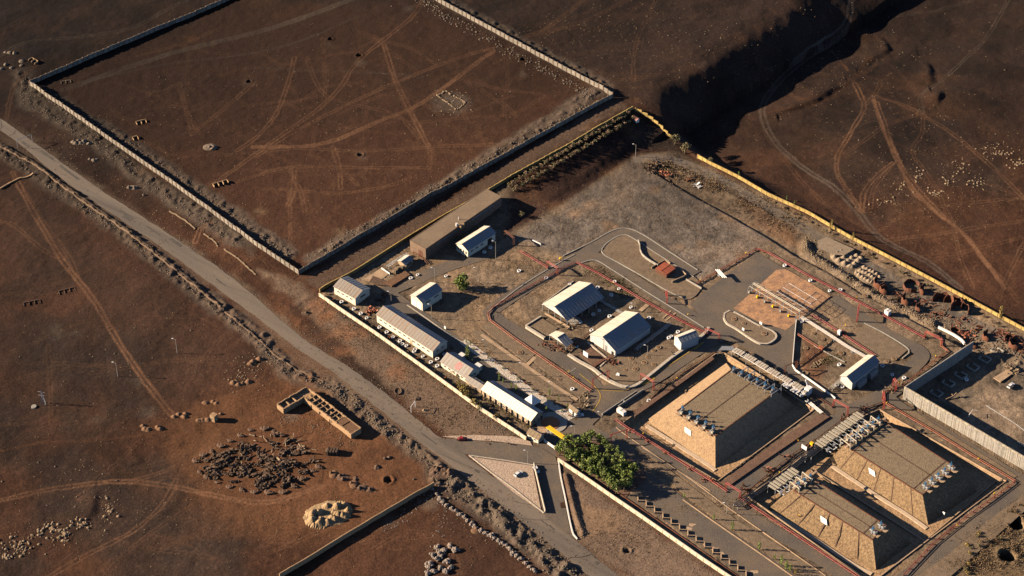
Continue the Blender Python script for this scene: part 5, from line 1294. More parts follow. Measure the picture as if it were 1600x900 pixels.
def gantry(a, b, z, m, label):
    A, B = P(*a), P(*b); th = Thing('pipe_gantry', label, 'gantry', A); mb = MB(); mb.tube([(A.x, A.y, z), (B.x, B.y, z)], .2, 6); mb.tube([(A.x + .7, A.y + .5, z), (B.x + .7, B.y + .5, z)], .18, 6); th.part('crossbar', mb, m)
    for q in (A, B):
        mb = MB(); mb.tube([(q.x, q.y, 0), (q.x, q.y, z)], .2, 6); mb.tube([(q.x + .7, q.y + .5, 0), (q.x + .7, q.y + .5, z)], .18, 6); th.part('post', mb, m)
gantry((854, 419), (870, 430), 4.6, 'red', 'red pipe gantry over the upper left of the loop road')
gantry((1000, 597), (1020, 610), 5.4, 'red', 'red pipe gantry over the tank road')
gantry((1101, 524), (1122.5, 534), 4.6, 'red', 'red pipe gantry at the mouth of the loading apron')
gantry((1301, 636), (1323, 649), 4.8, 'red', 'red pipe gantry below the pump house')
gantry((1378, 625), (1379.5, 640), 5.5, 'red', 'red pipe posts at the upper corner of the largest tank')
gantry((1444, 528), (1470, 541), 4.0, 'red', 'red pipe gantry near the end of the far pipeline')
gantry((1338, 503), (1340, 488), 5.0, 'red', 'red pipe gantry beside the yard track')
gantry((953, 694), (978, 686), 6.0, 'red', 'red pipe gantry between the trees and the nearest tank')
gantry((925, 608), (949, 595), 6.5, 'red', 'red pole and bar over the service loop bend')
gantry((1133, 765), (1155, 779), 4.2, 'red', 'red pipe gantry at the corner between the tanks')
gantry((802, 384), (788, 372), 5.0, 'rust', 'rusty pipe gantry in the shade of the small workshop')
gantry((1225, 585), (1243, 578), 5.5, 'rust', 'rusty pole and bar beside the white triangular wall')
gantry((1394, 606), (1398, 612), 6.0, 'red', 'red pipe mast near the corner of the tall wall')
gantry((1040, 462), (1041, 475), 3.5, 'red', 'red pipe posts where the middle road meets the lawn')
# loading rack on the slab pad
th = Thing('loading_rack', 'long steel loading rack with arms standing on the slab pad', 'loading rack', P(1200, 470)); z = 5.2
A, B = P(1176, 443, z=z), P(1250, 487, z=z); mb = MB()
d = (B - A).normalized(); n = Vector((-d.y, d.x, 0))
for k, (o, zz) in enumerate(((0, 0), (.7, .2), (-2.5, -.3), (2.6, -.6))):
    mb.tube([A + n * o + Vector((0, 0, zz)), B + n * o + Vector((0, 0, zz))], .22 if k < 2 else .14, 6)
th.part('header_pipe', mb, 'ivory')
for i in range(7):
    c = A + (B - A) * i / 6; mb = MB()
    mb.box((c.x, c.y), d, n, .3, .3, .1, z); mb.tube([c, c - n * 2.6 + Vector((0, 0, -.4)), c - n * 3.6 + Vector((0, 0, -3.2))], .16, 5); mb.tube([c, c + n * 3.2 + Vector((0, 0, -.4)), c + n * 3.4 + Vector((0, 0, -5))], .14, 5)
    mb.tube([c - n * 3.4 + Vector((0, 0, -5)), c - n * 3.4 + Vector((0, 0, -.6))], .13, 5)
    th.part('loading_arm', mb, 'steel')
    mb = MB(); q = c - n * 2.2; mb.box((q.x, q.y), d, n, 1.0, 1.0, .17, 1.4); th.part('meter_box', mb, 'yellow' if i % 2 else 'conc')
th = Thing('sun_shade_frame', 'open steel frame casting a grid shadow beside the loading rack', 'frame', P(1240, 468)); mb = MB()
for i in range(6):
    a = P(1232 + 9 * i, 442 + 5.4 * i, z=5.5); b = P(1214 + 9 * i, 455 + 5.4 * i, z=5.5); mb.tube([a, b], .09, 4)
    if i % 2 == 0:
        for q in (a, b): mb.tube([q, (q.x, q.y, 0)], .09, 4)
for f in (0, .5, 1):
    a = P(1232 - 18 * f, 442 + 13 * f, z=5.5); b = P(1277 - 18 * f, 469 + 13 * f, z=5.5); mb.tube([a, b], .09, 4)
th.part('steel_frame', mb, 'steel')
# ================================================================= gate, vehicles, small things
th = Thing('gate_canopy', 'bright yellow gate canopy slanting across the entrance', 'canopy', P(872, 682)); z = 5.2
a, b, c, d = P(853, 667.5, z=z), P(859, 664.5, z=z), P(890, 686, z=z), P(886, 690, z=z)
mb = MB(); mb.slab([a, b, c, d], .5); th.part('canopy_roof', mb, 'yellow')
for q in (a + (c - a) * .06, a + (c - a) * .94, b + (d - b) * .9, b + (d - b) * .08):
    mb = MB(); mb.tube([(q.x, q.y, 0), (q.x, q.y, z - .4)], .16, 6); th.part('post', mb, 'white')
th = Thing('gate', 'white low gate leaf lying between guardhouse and trees', 'gate', P(862, 698)); A, B = P(851, 691), P(867, 702)
mb = MB(); mb.seg(A, B, .25, .2, 1.7); th.part('gate_leaf', mb, 'white')
for q in (A, B): mb = MB(); mb.box(q, AX, BX, .6, .6, 0, 2.2); th.part('gate_post', mb, 'cream')
def disc(name, c, r, z1, m, label=None, cat=None, ry=None, n=22):
    q = P(*c); mb = MB(); mb.prism([(q.x + r * math.cos(2 * math.pi * k / n), q.y + (ry or r) * math.sin(2 * math.pi * k / n)) for k in range(n)], -.1, z1)
    if label: return solo(name, mb, m, label, cat, (q.x, q.y, 0))
    return structure(name, mb, m)
disc('fountain_basin', (862, 661), 7.6, .35, 'conc', 'round grey forecourt basin behind the yellow gate canopy', 'basin')
disc('flower_bed', (860, 662), 4.6, .55, 'flower', 'round flower bed with rusty plants inside the forecourt basin', 'flower bed')
disc('flower_bed', (848, 670), 2.6, .5, 'conc_warm', 'small pink ring bed beside the guardhouse', 'flower bed', 4.0)
disc('dry_pond', (898, 501), 3.2, .28, 'conc', 'round grey stone pond between the two workshops', 'pond')
def beds(): pass
# round stone beds
BEDS = [(997, 550), (986, 560), (1012, 558), (991, 567), (1007, 567), (1022, 570), (977, 578), (993, 577), (1029, 543), (1021, 548), (1052, 466), (1147, 500), (1162, 507), (1189, 512), (1194, 523), (1259, 544), (1286, 530), (1314, 552), (1397, 561), (1386, 565), (1271, 521), (1352, 462), (1390, 466), (874, 593), (813, 551), (873, 547), (905, 510), (939, 503), (1105, 585), (1185, 596), (1230, 586), (1280, 595)]
proto = None
for i, c in enumerate(BEDS[:26]):
    q = P(*c); zz = .78 if 1130 < c[0] < 1213 and 487 < c[1] < 540 else .14
    if proto is None:
        th = Thing('stone_ring', 'low round heap of pale stones on the garden soil', 'stone bed', (q.x, q.y, zz), 'round stone beds'); mb = MB(); rn = random.Random(4)
        for k in range(14): mb.rock((q.x + 1.3 * math.cos(k * .449), q.y + 1.3 * math.sin(k * .449), zz + .1), .42, rn)
        th.part('stones', mb, 'rock_pale'); mb = MB(); mb.cyl((q.x, q.y), 1.2, zz, zz + .35, 12, .6); th.part('soil_core', mb, 'soil_orange'); proto = th.o
    else: copy_tree(proto, (q.x, q.y, zz), i * 1.3, .6 + .5 * ((i * 37) % 10) / 10)
# white ring planters
PLA = [(400 + x / 4, 450 + y / 4) for x, y in [(535, 90), (612, 133), (655, 163), (692, 190), (772, 250), (817, 280), (857, 310), (900, 335), (915, 355), (940, 363), (995, 388), (988, 400), (1043, 430), (1093, 467), (1133, 447), (1177, 417), (1133, 490)]]
PLA += [(800 + x / 4, 450 + y / 4) for x, y in [(620, 47), (545, 143), (610, 180), (427, 218), (743, 123), (857, 190), (497, 268), (405, 368), (980, 315), (1037, 278), (995, 305), (377, 635), (855, 708), (660, 545)]]
PLA += [(1226, 415.5), (1266, 439), (967, 452), (934, 450), (927, 492)]
PLA += [(1200 + x / 4, 450 + y / 4) for x, y in [(385, 20), (452, 15), (212, 212), (532, 400), (445, 482), (715, 490), (777, 545), (850, 565), (430, 610), (465, 622), (1240, 575)]]
PLA += [(400 + x / 4, 225 + y / 4) for x, y in [(967, 842), (1010, 820), (1427, 678), (1465, 650), (1187, 828)]] + [(853.5, 435), (960, 441), (890, 445), (811, 424)]
proto = None
for i, c in enumerate(PLA):
    q = G(*c)
    lb = 'white ring planter ' + ('between the barracks and the cream wall' if i < 17 else 'in the workshop gardens' if i < 31 else 'beside the lawns or the loading pad' if i < 36 else 'in the yard round the pump house' if i < 47 else 'near the warehouse and side road')
    if proto is None:
        th = Thing('planter_ring', lb, 'planter', q, 'white ring planters'); mb = MB(); n = 10
        v = []; 
        for k in range(n):
            a = 2 * math.pi * k / n
            for r, zz in ((1.05, -.1), (1.05, .75), (.6, .75), (.6, .3)): v.append((q.x + r * math.cos(a), q.y + r * math.sin(a), q.z + zz))
        f = [(k * 4 + j, ((k + 1) % n) * 4 + j, ((k + 1) % n) * 4 + j + 1, k * 4 + j + 1) for k in range(n) for j in range(3)]
        mb.add(v, f); th.part('ring', mb, 'chrome_white'); mb = MB(); mb.cyl((q.x, q.y), .62, q.z, q.z + .32, 10); th.part('soil_fill', mb, 'bed_dark'); proto = th.o
    else: copy_tree(proto, q, i, 1.0 if i % 3 else .85, lb)
# lamp posts
def lamp(label, c, top, arm=(-1.6, .5), m='conc', grp=None):
    q = G(*c); h = max(5, (c[1] - top) / 2.32); th = Thing('lamp_post', label, 'lamp post', q, grp)
    mb = MB(); mb.tube([q, q + Vector((0, 0, h))], .17, 6, .1); th.part('pole', mb, m)
    mb = MB(); mb.tube([q + Vector((0, 0, h - .1)), q + Vector((arm[0], arm[1], h + .3))], .09, 5); pa = th.part('arm', mb, m)
    e = q + Vector((arm[0], arm[1], h + .3)); mb = MB(); mb.box((e.x, e.y), (1, 0), (0, 1), .9, .45, e.z - .12, e.z + .1); th.part('lamp_head', mb, 'chrome_white', pa)
for lb, c, t in [('pale lamp post beside the small workshop', (774.5, 406), 378), ('lamp post behind the ridge of the barracks', (611.5, 473), 457), ('lamp post just above the tall small garage', (679.5, 441), 420), ('lamp post on the orange soil right of the large bush', (746, 442), 420), ('lamp post in the shade right of the garage', (674.5, 498), 477),
                 ('lamp post at the upper end of the stone edging', (759.5, 551), 533), ('orange-lit lamp post on the lower lawn', (862.5, 616), 599), ('lamp post on the lawn near the middle of the garden path', (817, 586), 569), ('lamp post standing on the gate road behind the yellow canopy', (897.5, 683), 668), ('lamp post at the tip of the pebble island', (824.5, 724), 706),
                 ('lamp post at the junction of the tank road', (939.5, 657), 648), ('lamp post in the garden below the main workshop', (1011.5, 555), 541), ('thin pale post in the dark left field near the wheel track', (184, 588), 568), ('thin pale post farthest right in the dark left field', (277, 552), 531), ('tall pole at the top corner of the gravel yard', (993, 245), 226),
                 ('lamp post beside the black verge of the parking ground', (1135, 803), 788), ('lamp post at the far end of the main workshop', (991, 487), 476), ('lamp post against the white gable of the main workshop', (943, 546), 531)]:
    lamp(lb, c, t)
# road height frame and notice frame
def frame(label, a, b, h, m, name='height_frame', cat='frame'):
    A, B = G(*a), G(*b); th = Thing(name, label, cat, A)
    for q in (A, B): mb = MB(); mb.tube([q, q + Vector((0, 0, h))], .16, 6); th.part('post', mb, m)
    mb = MB(); mb.tube([A + Vector((0, 0, h)), B + Vector((0, 0, h))], .16, 6); th.part('crossbar', mb, m); return th
frame('grey height frame over the main road near the left edge', (28, 231), (51, 223), 5.5, 'steel')
frame('empty white sign frame beside the road below the cream wall', (642.5, 645), (649, 636), 4.0, 'chrome_white', 'road_sign', 'sign')
# lattice tower at the left
q = G(68, 632); th = Thing('lattice_tower', 'small lattice pylon standing alone in the dark left field', 'pylon', q); mb = MB(); h = 9.5
for s1 in (-1, 1):
    for s2 in (-1, 1): mb.tube([q + Vector((s1 * 1.1, s2 * 1.1, 0)), q + Vector((0, 0, h))], .09, 4)
for k in range(5):
    r0 = 1.1 * (1 - k / 6); zz = k * h / 6
    for (a, b) in (((-1, -1), (1, -1)), ((1, -1), (1, 1)), ((1, 1), (-1, 1)), ((-1, 1), (-1, -1))): mb.tube([q + Vector((a[0] * r0, a[1] * r0, zz)), q + Vector((b[0] * r0 * .83, b[1] * r0 * .83, zz + h / 6))], .06, 4)
th.part('mast', mb, 'steel')
for zz in (6.0, 8.2): mb = MB(); mb.tube([q + Vector((-1.8, .4, zz)), q + Vector((1.8, -.4, zz))], .1, 4); th.part('crossarm', mb, 'steel')
mb = MB(); q = G(53, 636); mb.cyl((q.x, q.y), 1.3, q.z - .5, q.z + .6, 12); solo('well_ring', mb, 'conc', 'grey concrete ring on the ground left of the lattice pylon', 'well')
# vehicles
def car(label, c, yaw, body, L=4.6, Wd=1.9, van=False):
    q = P(*c); q.z = .2; th = Thing('parked_car', label, 'car', q); u = Vector((math.cos(yaw), math.sin(yaw), 0)); v = Vector((-u.y, u.x, 0))
    def sec(prof, w0, w1):
        mb = MB(); vs = []
        for s_, ww in ((-1, 1), (1, 1)):
            for (x, z, k) in prof: p = q + u * x * L + v * s_ * Wd / 2 * k + Vector((0, 0, z)); vs.append(p)
        n = len(prof); mb.add(vs, [(i, (i + 1) % n, n + (i + 1) % n, n + i) for i in range(n)] + [tuple(range(n))[::-1], tuple(range(n, 2 * n))]); return mb
    th.part('body', sec([(-.5, .35, .95), (-.5, .85, .95), (-.3, .95, 1), (.28, .95, 1), (.49, .78, .93), (.5, .35, .93)], 0, 0), body)
    cb = th.part('cabin', sec([(-.42, .94, .86), (-.33, 1.5, .76), (.06, 1.52, .76), (.24, .94, .86)], 0, 0), 'glass')
    th.part('roof_panel', sec([(-.34, 1.50, .74), (-.32, 1.56, .72), (.05, 1.57, .72), (.08, 1.52, .74)], 0, 0), body, cb)
    for a in (-.31, .31):
        for b in (-1, 1):
            mb = MB(); w0 = q + u * a * L + v * b * (Wd / 2 - .12); mb.tube([w0 + Vector((0, 0, .33)) - v * .12, w0 + Vector((0, 0, .33)) + v * .12], .34, 10); th.part('wheel', mb, 'tyre')
car('dark red car parked at the edge of the pebble verge', (723, 687.5), 0.05, 'car_red')
car('white car parked on the pale pebble island', (810, 742), .75, 'car_white')
car('white car beside the thin low wall on the access road', (838, 735.5), -1.2, 'car_white')
car('white car in the shade behind the tiny gate kiosk', (905, 650.5), .1, 'car_white')
car('small white car on the sandy ground at the right edge', (1579, 604), .8, 'car_white')
# stepped parking kerbs
th = Thing('parking_steps', 'zigzag row of grey kerbs of the stepped parking bays', 'kerb', P(980, 775)); 
for i in range(14):
    a = P(984 + 13.0 * i, 775 + 9.1 * i); b = P(996.5 + 13.0 * i, 775.5 + 9.1 * i); c = P(997 + 13 * i, 784.5 + 9.1 * i)
    mb = MB(); mb.seg(a, b, .35, -.1, 1.15); mb.seg(b, c, .35, -.1, 1.15)
    th.part('kerb_step', mb, 'conc_warm')
mb = MB(); mb.seg(P(965, 770), P(1170, 913), .3, -.1, .5); th.part('back_kerb', mb, 'rust')
# hydrants and hose boxes (yellow)
proto = None
for i, c in enumerate([(875, 407), (1005, 679.5), (883, 683), (1186, 567.5), (1247, 690), (1218, 740), (1248, 807), (1528, 719), (1553, 773), (1495, 823), (1462, 558), (1338, 466), (1075, 493), (958, 444), (1165, 397), (1094, 440), (1321, 510), (1281, 543), (1404, 600), (896, 592), (1057, 593), (967, 641), (1385, 632)]):
    q = P(*c)
    if proto is None:
        th = Thing('fire_monitor', 'yellow fire monitor on a short post beside a red pipeline', 'hydrant', q, 'yellow fire monitors')
        mb = MB(); mb.cyl((q.x, q.y), .3, 0, 1.3, 8); th.part('post', mb, 'red'); mb = MB(); mb.box((q.x, q.y), AX, BX, .9, .7, 1.2, 1.9); th.part('hose_box', mb, 'yellow'); mb = MB(); mb.tube([(q.x, q.y, 1.9), (q.x + 1.2, q.y, 2.6)], .14, 6, .08); th.part('nozzle', mb, 'yellow'); proto = th.o
    else: copy_tree(proto, q, i * .9, .62)
# white rigs, boards and boxes
def boxy(name, label, cat, c, sx, sy, z0, z1, m, top=None, rot=None):
    q = P(*c); u, v = (AX, BX) if rot is None else ((math.cos(rot), math.sin(rot)), (-math.sin(rot), math.cos(rot)))
    th = Thing(name, label, cat, (q.x, q.y, 0)); mb = MB(); mb.box(q, u, v, sx, sy, z0, z1); th.part('body', mb, m)
    mb = MB(); mb.box(q, u, v, sx * 1.06, sy * 1.06, z1, z1 + .15); th.part('lid', mb, top or m)
    if z0 > .3:
        mb = MB()
        for a in (-.4, .4):
            mb.box((q.x + u[0] * sx * a, q.y + u[1] * sx * a), u, v, .2, .2, -.1, z0)
        th.part('legs', mb, 'steel')
    return th
boxy('notice_board', 'white notice board standing in the kerbed bed beside the workshop', 'board', (915, 558), 3.2, .3, .6, 3.2, 'chrome_white')
boxy('notice_board', 'white board at the end of the black pipe bundle', 'board', (1256, 704), 3.0, .3, 1.0, 3.0, 'chrome_white')
boxy('tool_box', 'yellow box behind the white board in the pipe trench', 'box', (1268, 696), 1.6, 1.2, 0, 1.8, 'yellow')
boxy('warning_sign', 'white sign on the outer edge of the traffic island', 'sign', (1161, 518), 1.4, .2, .8, 2.2, 'chrome_white')
boxy('warning_sign', 'white sign on the loading pad side of the traffic island', 'sign', (1188.5, 508.5), 1.6, .2, .8, 2.2, 'chrome_white')
boxy('warning_sign', 'white sign on the dashed kerb behind the barracks', 'sign', (695.5, 514.5), 1.2, .2, .4, 1.8, 'chrome_white')
boxy('meter_box', 'white metal box beside the rusty pump in the triangular yard', 'box', (1311, 523), 1.6, 1.2, 0, 2.8, 'chrome_white')
boxy('notice_board', 'white board on low legs beside the lawns', 'board', (966, 587), 1.5, .3, .3, 1.5, 'chrome_white')
boxy('white_block', 'white roofed block at the lower end of the whitish grated rack', 'block', (1262, 616), 2.6, 3.0, .5, 4.4, 'chrome_white')
boxy('pump_skid', 'rusty red pump skid in the middle of the triangular yard', 'pump', (1318, 522), 2.6, 1.6, 0, 1.6, 'rust')
boxy('pump_skid', 'orange pump where pipes cross in the triangular yard', 'pump', (1283, 546), 2.2, 1.5, 0, 1.5, 'orange')
boxy('warning_sign', 'tiny white panel pair at the foot of the largest tank', 'sign', (1475, 800), 1.2, .2, -1.6, -.2, 'chrome_white')
mb = MB(); q = P(1109, 423)
th = Thing('mast_trailer', 'white lattice boom resting over the red pipeline', 'boom', P(1124, 430)); mb = MB()
for o in (0, .9, 1.8): a, b = P(1118, 421, z=2.8), P(1130, 434, z=2.8); mb.tube([a + Vector((o, 0, 0)), b + Vector((o, 0, 0))], .22, 5)
th.part('boom', mb, 'chrome_white'); mb = MB(); mb.box(P(1124, 431), AX, BX, 1.6, 1.2, 0, 2.8); th.part('base', mb, 'steel')
th = Thing('siren_mast', 'white curved mast above the end of the whitish grated rack', 'mast', P(1260, 612)); q = P(1260, 612); mb = MB(); mb.tube([q, q + Vector((0, 0, 5)), q + Vector((-1, .2, 7.5))], .35, 6); th.part('mast', mb, 'chrome_white')
mb = MB(); a = P(832, 377); b = P(845, 383); mb.seg(a, b, .5, .6, 1.1); mb.box(a, AX, BX, .3, .3, 0, .6); mb.box(b, AX, BX, .3, .3, 0, .6); solo('white_beam', mb, 'chrome_white', 'white beam lying on the gravel right of the small workshop', 'beam')
mb = MB(); a = P(596, 418, z=.8); b = P(609, 427, z=.8); mb.seg(a, b, .3, 0, .9); solo('white_beam', mb, 'chrome_white', 'white rail along the edge of the small concrete pad', 'beam')
th = Thing('culvert_wall', 'long narrow concrete ramp wall at the tank road junction', 'wall', P(960, 640)); mb = MB()
for a, b in (((941, 649), (995, 613)), ((966, 637), (1005, 611))): mb.seg(P(*a), P(*b), .4, -.2, 1.3)
th.part('side_walls', mb, 'conc'); mb = MB(); mb.seg(P(972, 627), P(977, 631), .4, 0, 1.1); th.part('cross_wall', mb, 'white')
# white stone letters on the red garden soil
mb = MB()
for s in ([(1266, 574), (1270, 570), (1271, 575), (1275, 571)], [(1271, 567), (1276, 574)], [(1275, 565), (1279, 571), (1282, 567)], [(1279, 563), (1284, 568)], [(1281, 561), (1285, 564), (1287, 561)]):
    c = W(s)
    for a, b in zip(c[:-1], c[1:]): mb.seg(a, b, .5, .1, .35)
solo('stone_lettering', mb, 'rock_pale', 'pale stone strokes like lettering on the red soil of the triangular yard', 'lettering')
mb = MB()
for s in ([(1252, 583), (1256, 580), (1260, 581), (1263, 583), (1260, 586), (1255, 586), (1252, 583)],):
    c = W(s)
    for a, b in zip(c[:-1], c[1:]): mb.seg(a, b, .5, .1, .35)
solo('stone_lettering', mb, 'rock_pale', 'pale stone oval on the red soil of the triangular yard', 'lettering')
# small concrete foundation frames in the dark yard
for i in range(6):
    c = P(1463 + 19 * i, 612 - 12.6 * i + (3 if i == 0 else 0)); mb = MB(); u = np.array(AX); v = np.array(BX); cc = np.array(c[:2])
    for a, b in (((-2.6, -2), (2.6, -2)), ((2.6, -2), (2.6, 2)), ((2.6, 2), (-1.2, 2)), ((-2.6, -2), (-2.6, .2))): mb.seg(cc + u * a[0] + v * a[1], cc + u * b[0] + v * b[1], .6, -.1, .8)
    solo('foundation_frame', mb, 'conc', 'low concrete foundation frame in the shade of the tall wall', 'foundation', group='foundation frames in the dark yard')
mb = MB(); mb.prism(W([(1552, 591), (1574, 578), (1583, 584), (1563, 598)]), 0, .5); solo('concrete_slab', mb, 'conc_warm', 'tan concrete slab at the edge of the sunlit sandy yard', 'slab')
th = Thing('fallen_frame', 'bent pale frame lying where the shade of the tall wall ends', 'frame', P(1492, 617)); mb = MB(); mb.tube([P(1478, 624, z=.3), P(1490, 619, z=.8), P(1494, 614, z=2.0), P(1502, 620, z=.6)], .35, 5); mb.tube([P(1490, 619, z=.8), P(1487, 615, z=1.6)], .3, 5); th.part('bars', mb, 'rock_pale')
th = Thing('street_pole', 'bent white pole rising from the shade behind the tall wall', 'pole', P(1512, 652)); mb = MB(); mb.tube([P(1512, 652), P(1512, 652) + Vector((1, 0, 3)), P(1520, 640, z=2.5), P(1528, 642, z=2.0)], .14, 5); th.part('pole', mb, 'chrome_white')
mb = MB(); w = W([(1393, 646), (1415, 660), (1400, 668)]); 

# ================================================================= scrap and gravel heaps on the right
def heap(label, c, rx, ry, h, m, n=1, seed=0, name='gravel_heap', cat='heap', ang=0.0, lumps=None):
    """ridged heap: lumps = list of (dx, dy, r, h) cones raised out of one base mesh"""
    q = G(*c); rn = random.Random(seed); N = 30
    xs = np.linspace(-1, 1, N); X, Y = np.meshgrid(xs * rx, xs * ry); Z = np.zeros_like(X) - .3
    L = lumps or [(rn.uniform(-.65, .65) * rx, rn.uniform(-.65, .65) * ry, rn.uniform(.25, .42) * min(rx, ry) + .6, h * rn.uniform(.6, 1.0)) for _ in range(n)]
    E = 1 - (X / rx) ** 2 - (Y / ry) ** 2
    for dx, dy, r, hh in L: Z = np.maximum(Z, hh - np.hypot(X - dx, Y - dy) * hh / r)
    skirt = np.clip(E + .25 * fbm(X + q.x, Y + q.y, 2.4, 2, seed + 3), 0, 1)
    Z = np.where(skirt > 0, np.maximum(np.minimum(Z, skirt * h * 2.4), skirt * .3 * h * (1 if name != 'gravel_heap' or h > 1.9 else -.2) - .02), -.4) + .10 * fbm(X + q.x, Y + q.y, 1.2, 2, seed)
    Z = np.where(skirt > 0.015, Z, -.5); ca, sa = math.cos(ang), math.sin(ang)
    mb = MB(); mb.add([(q.x + X[j, i] * ca - Y[j, i] * sa, q.y + X[j, i] * sa + Y[j, i] * ca, q.z + Z[j, i]) for j in range(N) for i in range(N)], [(j * N + i, j * N + i + 1, (j + 1) * N + i + 1, (j + 1) * N + i) for j in range(N - 1) for i in range(N - 1) if max(Z[j, i], Z[j, i + 1], Z[j + 1, i], Z[j + 1, i + 1]) > (-.45 if h > 1.9 else .04)])
    return solo(name, mb, m, label, cat, (q.x, q.y, q.z), None)
def ridges(rx, ry, nx, ny, r, h, rn): return [((i + .5 - nx / 2) * 2 * rx * .8 / nx + rn.uniform(-.4, .4), (j + .5 - ny / 2) * 2 * ry * .8 / ny + rn.uniform(-.4, .4), r, h * rn.uniform(.7, 1)) for i in range(nx) for j in range(ny)]
rn = random.Random(2)
heap('larger group of grey gravel ridges beside the stone bank', (1324, 404), 9.5, 8, 3, 'sand_grey', lumps=ridges(9.5, 8, 4, 4, 2.2, 3.0, rn), seed=3, ang=ANG_A)
heap('smaller group of thin gravel ridges near the rusty shells', (1356, 430), 8.0, 6.5, 2, 'sand_grey', lumps=ridges(8, 6.5, 6, 3, 1.5, 2.4, rn), seed=4, ang=ANG_A)
heap('big pale sand mound full of pits left of the mud wall', (514, 803), 12, 8.5, 3.6, 'sand', lumps=[(rn.uniform(-9, 9), rn.uniform(-5.5, 5.5), rn.uniform(1.9, 3.2), rn.uniform(2.0, 4.3)) for _ in range(26)], seed=5, ang=.35)
sheet('gravel_pad', [(1277, 377), (1292, 371), (1335, 390), (1318, 400), (1300, 398), (1278, 388)], 'sand_grey', .35)
def shell(label, c, r, h, a0, a1, m='rust', n=14, grp=None):
    q = G(*c); mb = MB(); v = []; f = []
    for k in range(n + 1):
        a = a0 + (a1 - a0) * k / n
        for rr, zz in ((r, -.3), (r, h * (.85 + .15 * math.sin(k * 1.7))), (r - .18, h * (.85 + .15 * math.sin(k * 1.7))), (r - .18, -.3)): v.append((q.x + rr * math.cos(a), q.y + rr * math.sin(a), q.z + zz))
    for k in range(n):
        for j in range(4): f.append((k * 4 + j, (k + 1) * 4 + j, (k + 1) * 4 + (j + 1) % 4, k * 4 + (j + 1) % 4))
    f += [(0, 1, 2, 3), (n * 4, n * 4 + 3, n * 4 + 2, n * 4 + 1)]
    mb.add(v, f); solo('tank_shell', mb, m, label, 'scrap shell', (q.x, q.y, q.z), grp)
for lb, c, r, h, a0, a1 in [('curved rusty tank shell next to the gravel ridges', (1377, 446), 4.2, 4.2, 2.0, 5.4), ('curved rusty tank shell below the first shell', (1384, 455), 3.4, 4.0, 1.6, 4.6), ('large open rusty tank ring near the track', (1424, 450), 4.4, 3.0, .2, 5.2), ('rusty curved plate close to the yellow wall side track', (1445, 457), 3.0, 4.0, 1.6, 4.2),
                            ('tall rusty shell in the middle of the scrap row', (1418, 472), 3.4, 4.2, 1.8, 4.6), ('largest rusty half tank in the scrap row', (1472, 477), 5.6, 5.0, -.9, 2.6), ('rusty half tank behind the largest one', (1487, 480), 5.2, 4.6, -.7, 2.4), ('dark curved tank plate right of the half tanks', (1498, 488), 5.0, 4.2, -.6, 2.2),
                            ('rusty plate standing on the stone bank', (1438, 484), 2.6, 3.4, 1.5, 4.4), ('jagged orange rusty shell at the end of the white kerb wall', (1492, 520), 2.6, 2.4, 0, 4), ('rusty shell at the far right of the scrap row', (1588, 540), 4.0, 3.6, 1.4, 4.8), ('bent orange plate near the right edge', (1578, 533), 3.0, 2.6, 0.4, 3.4), ('pale rusty shell beside the dark yard corner', (1524, 541), 3.0, 3.0, 1.8, 4.8), ('dark rusty shell above the dark yard', (1545, 528), 3.4, 3.4, 1.6, 4.4)]:
    shell(lb, c, r, h, a0, a1)
# jumbled rusty scrap
def jumble(label, cs, n, m, seed, name='scrap_pile', s=(.3, 1.0), spread=3.0, L=(1.0, 3.5), cat='scrap'):
    rn = random.Random(seed); mb = MB(); q0 = G(*cs[0])
    for _ in range(n):
        c = rn.choice(cs); q = G(c[0] + rn.gauss(0, spread), c[1] + rn.gauss(0, spread * .6)); a = rn.uniform(0, 6.28); l = rn.uniform(*L); w_ = rn.uniform(*s)
        p0 = q + Vector((0, 0, rn.uniform(0, .6))); p1 = p0 + Vector((math.cos(a) * l, math.sin(a) * l, rn.uniform(-.2, 1.2)))
        if rn.random() < .5: mb.tube([p0, p1], w_ * .35, 5)
        else: mb.slab([p0, p1, p1 + Vector((-math.sin(a) * w_, math.cos(a) * w_, rn.uniform(-.3, .6))), p0 + Vector((-math.sin(a) * w_, math.cos(a) * w_, rn.uniform(-.1, .5)))], .08)
    return solo(name, mb, m, label, cat, q0)
jumble('heap of orange rusty barrels and scrap at the top of the gravel yard', [(1036, 271), (1041, 273)], 70, 'orange', 1, spread=3.4, L=(.5, 1.6))
jumble('dark scrap around the orange heap in the gravel yard', [(1018, 266), (1026, 258), (1045, 276), (1012, 262)], 60, 'scrap', 2, spread=5)
jumble('small red scrap left of the pale beams in the upper yard', [(1075, 283)], 14, 'rust', 3, spread=2.4, L=(.5, 1.5))
jumble('pale beams lying in the upper yard strip', [(1090, 289)], 10, 'chrome_white', 4, spread=3.5, L=(1.5, 4))
jumble('rusty machinery scrap at the head of the dark yard', [(1575, 528), (1590, 534), (1560, 522), (1597, 545)], 90, 'rust', 5, spread=6, L=(1, 3.5))
jumble('orange scrap plates at the lower end of the stone bank', [(1495, 517), (1502, 522), (1512, 528)], 40, 'orange', 6, spread=4, L=(.8, 2.5))
jumble('brown scrap between the rusty shells', [(1400, 462), (1430, 470), (1452, 474), (1470, 492), (1500, 500), (1530, 515)], 120, 'rust', 7, spread=8, L=(.8, 3))
jumble('red scrap pile between store building and barracks', [(578, 484), (585, 487), (575, 488)], 60, 'orange', 8, spread=2.6, L=(.5, 1.8))
jumble('dark purple scrap in the shade left of the garage', [(600, 462), (597, 470)], 50, 'scrap', 9, spread=3, L=(.6, 2))
jumble('pale debris beside the corner of the tall wall', [(1388, 612), (1393, 608), (1410, 600)], 50, 'rock_pale', 10, spread=3.5, L=(.4, 1.4))
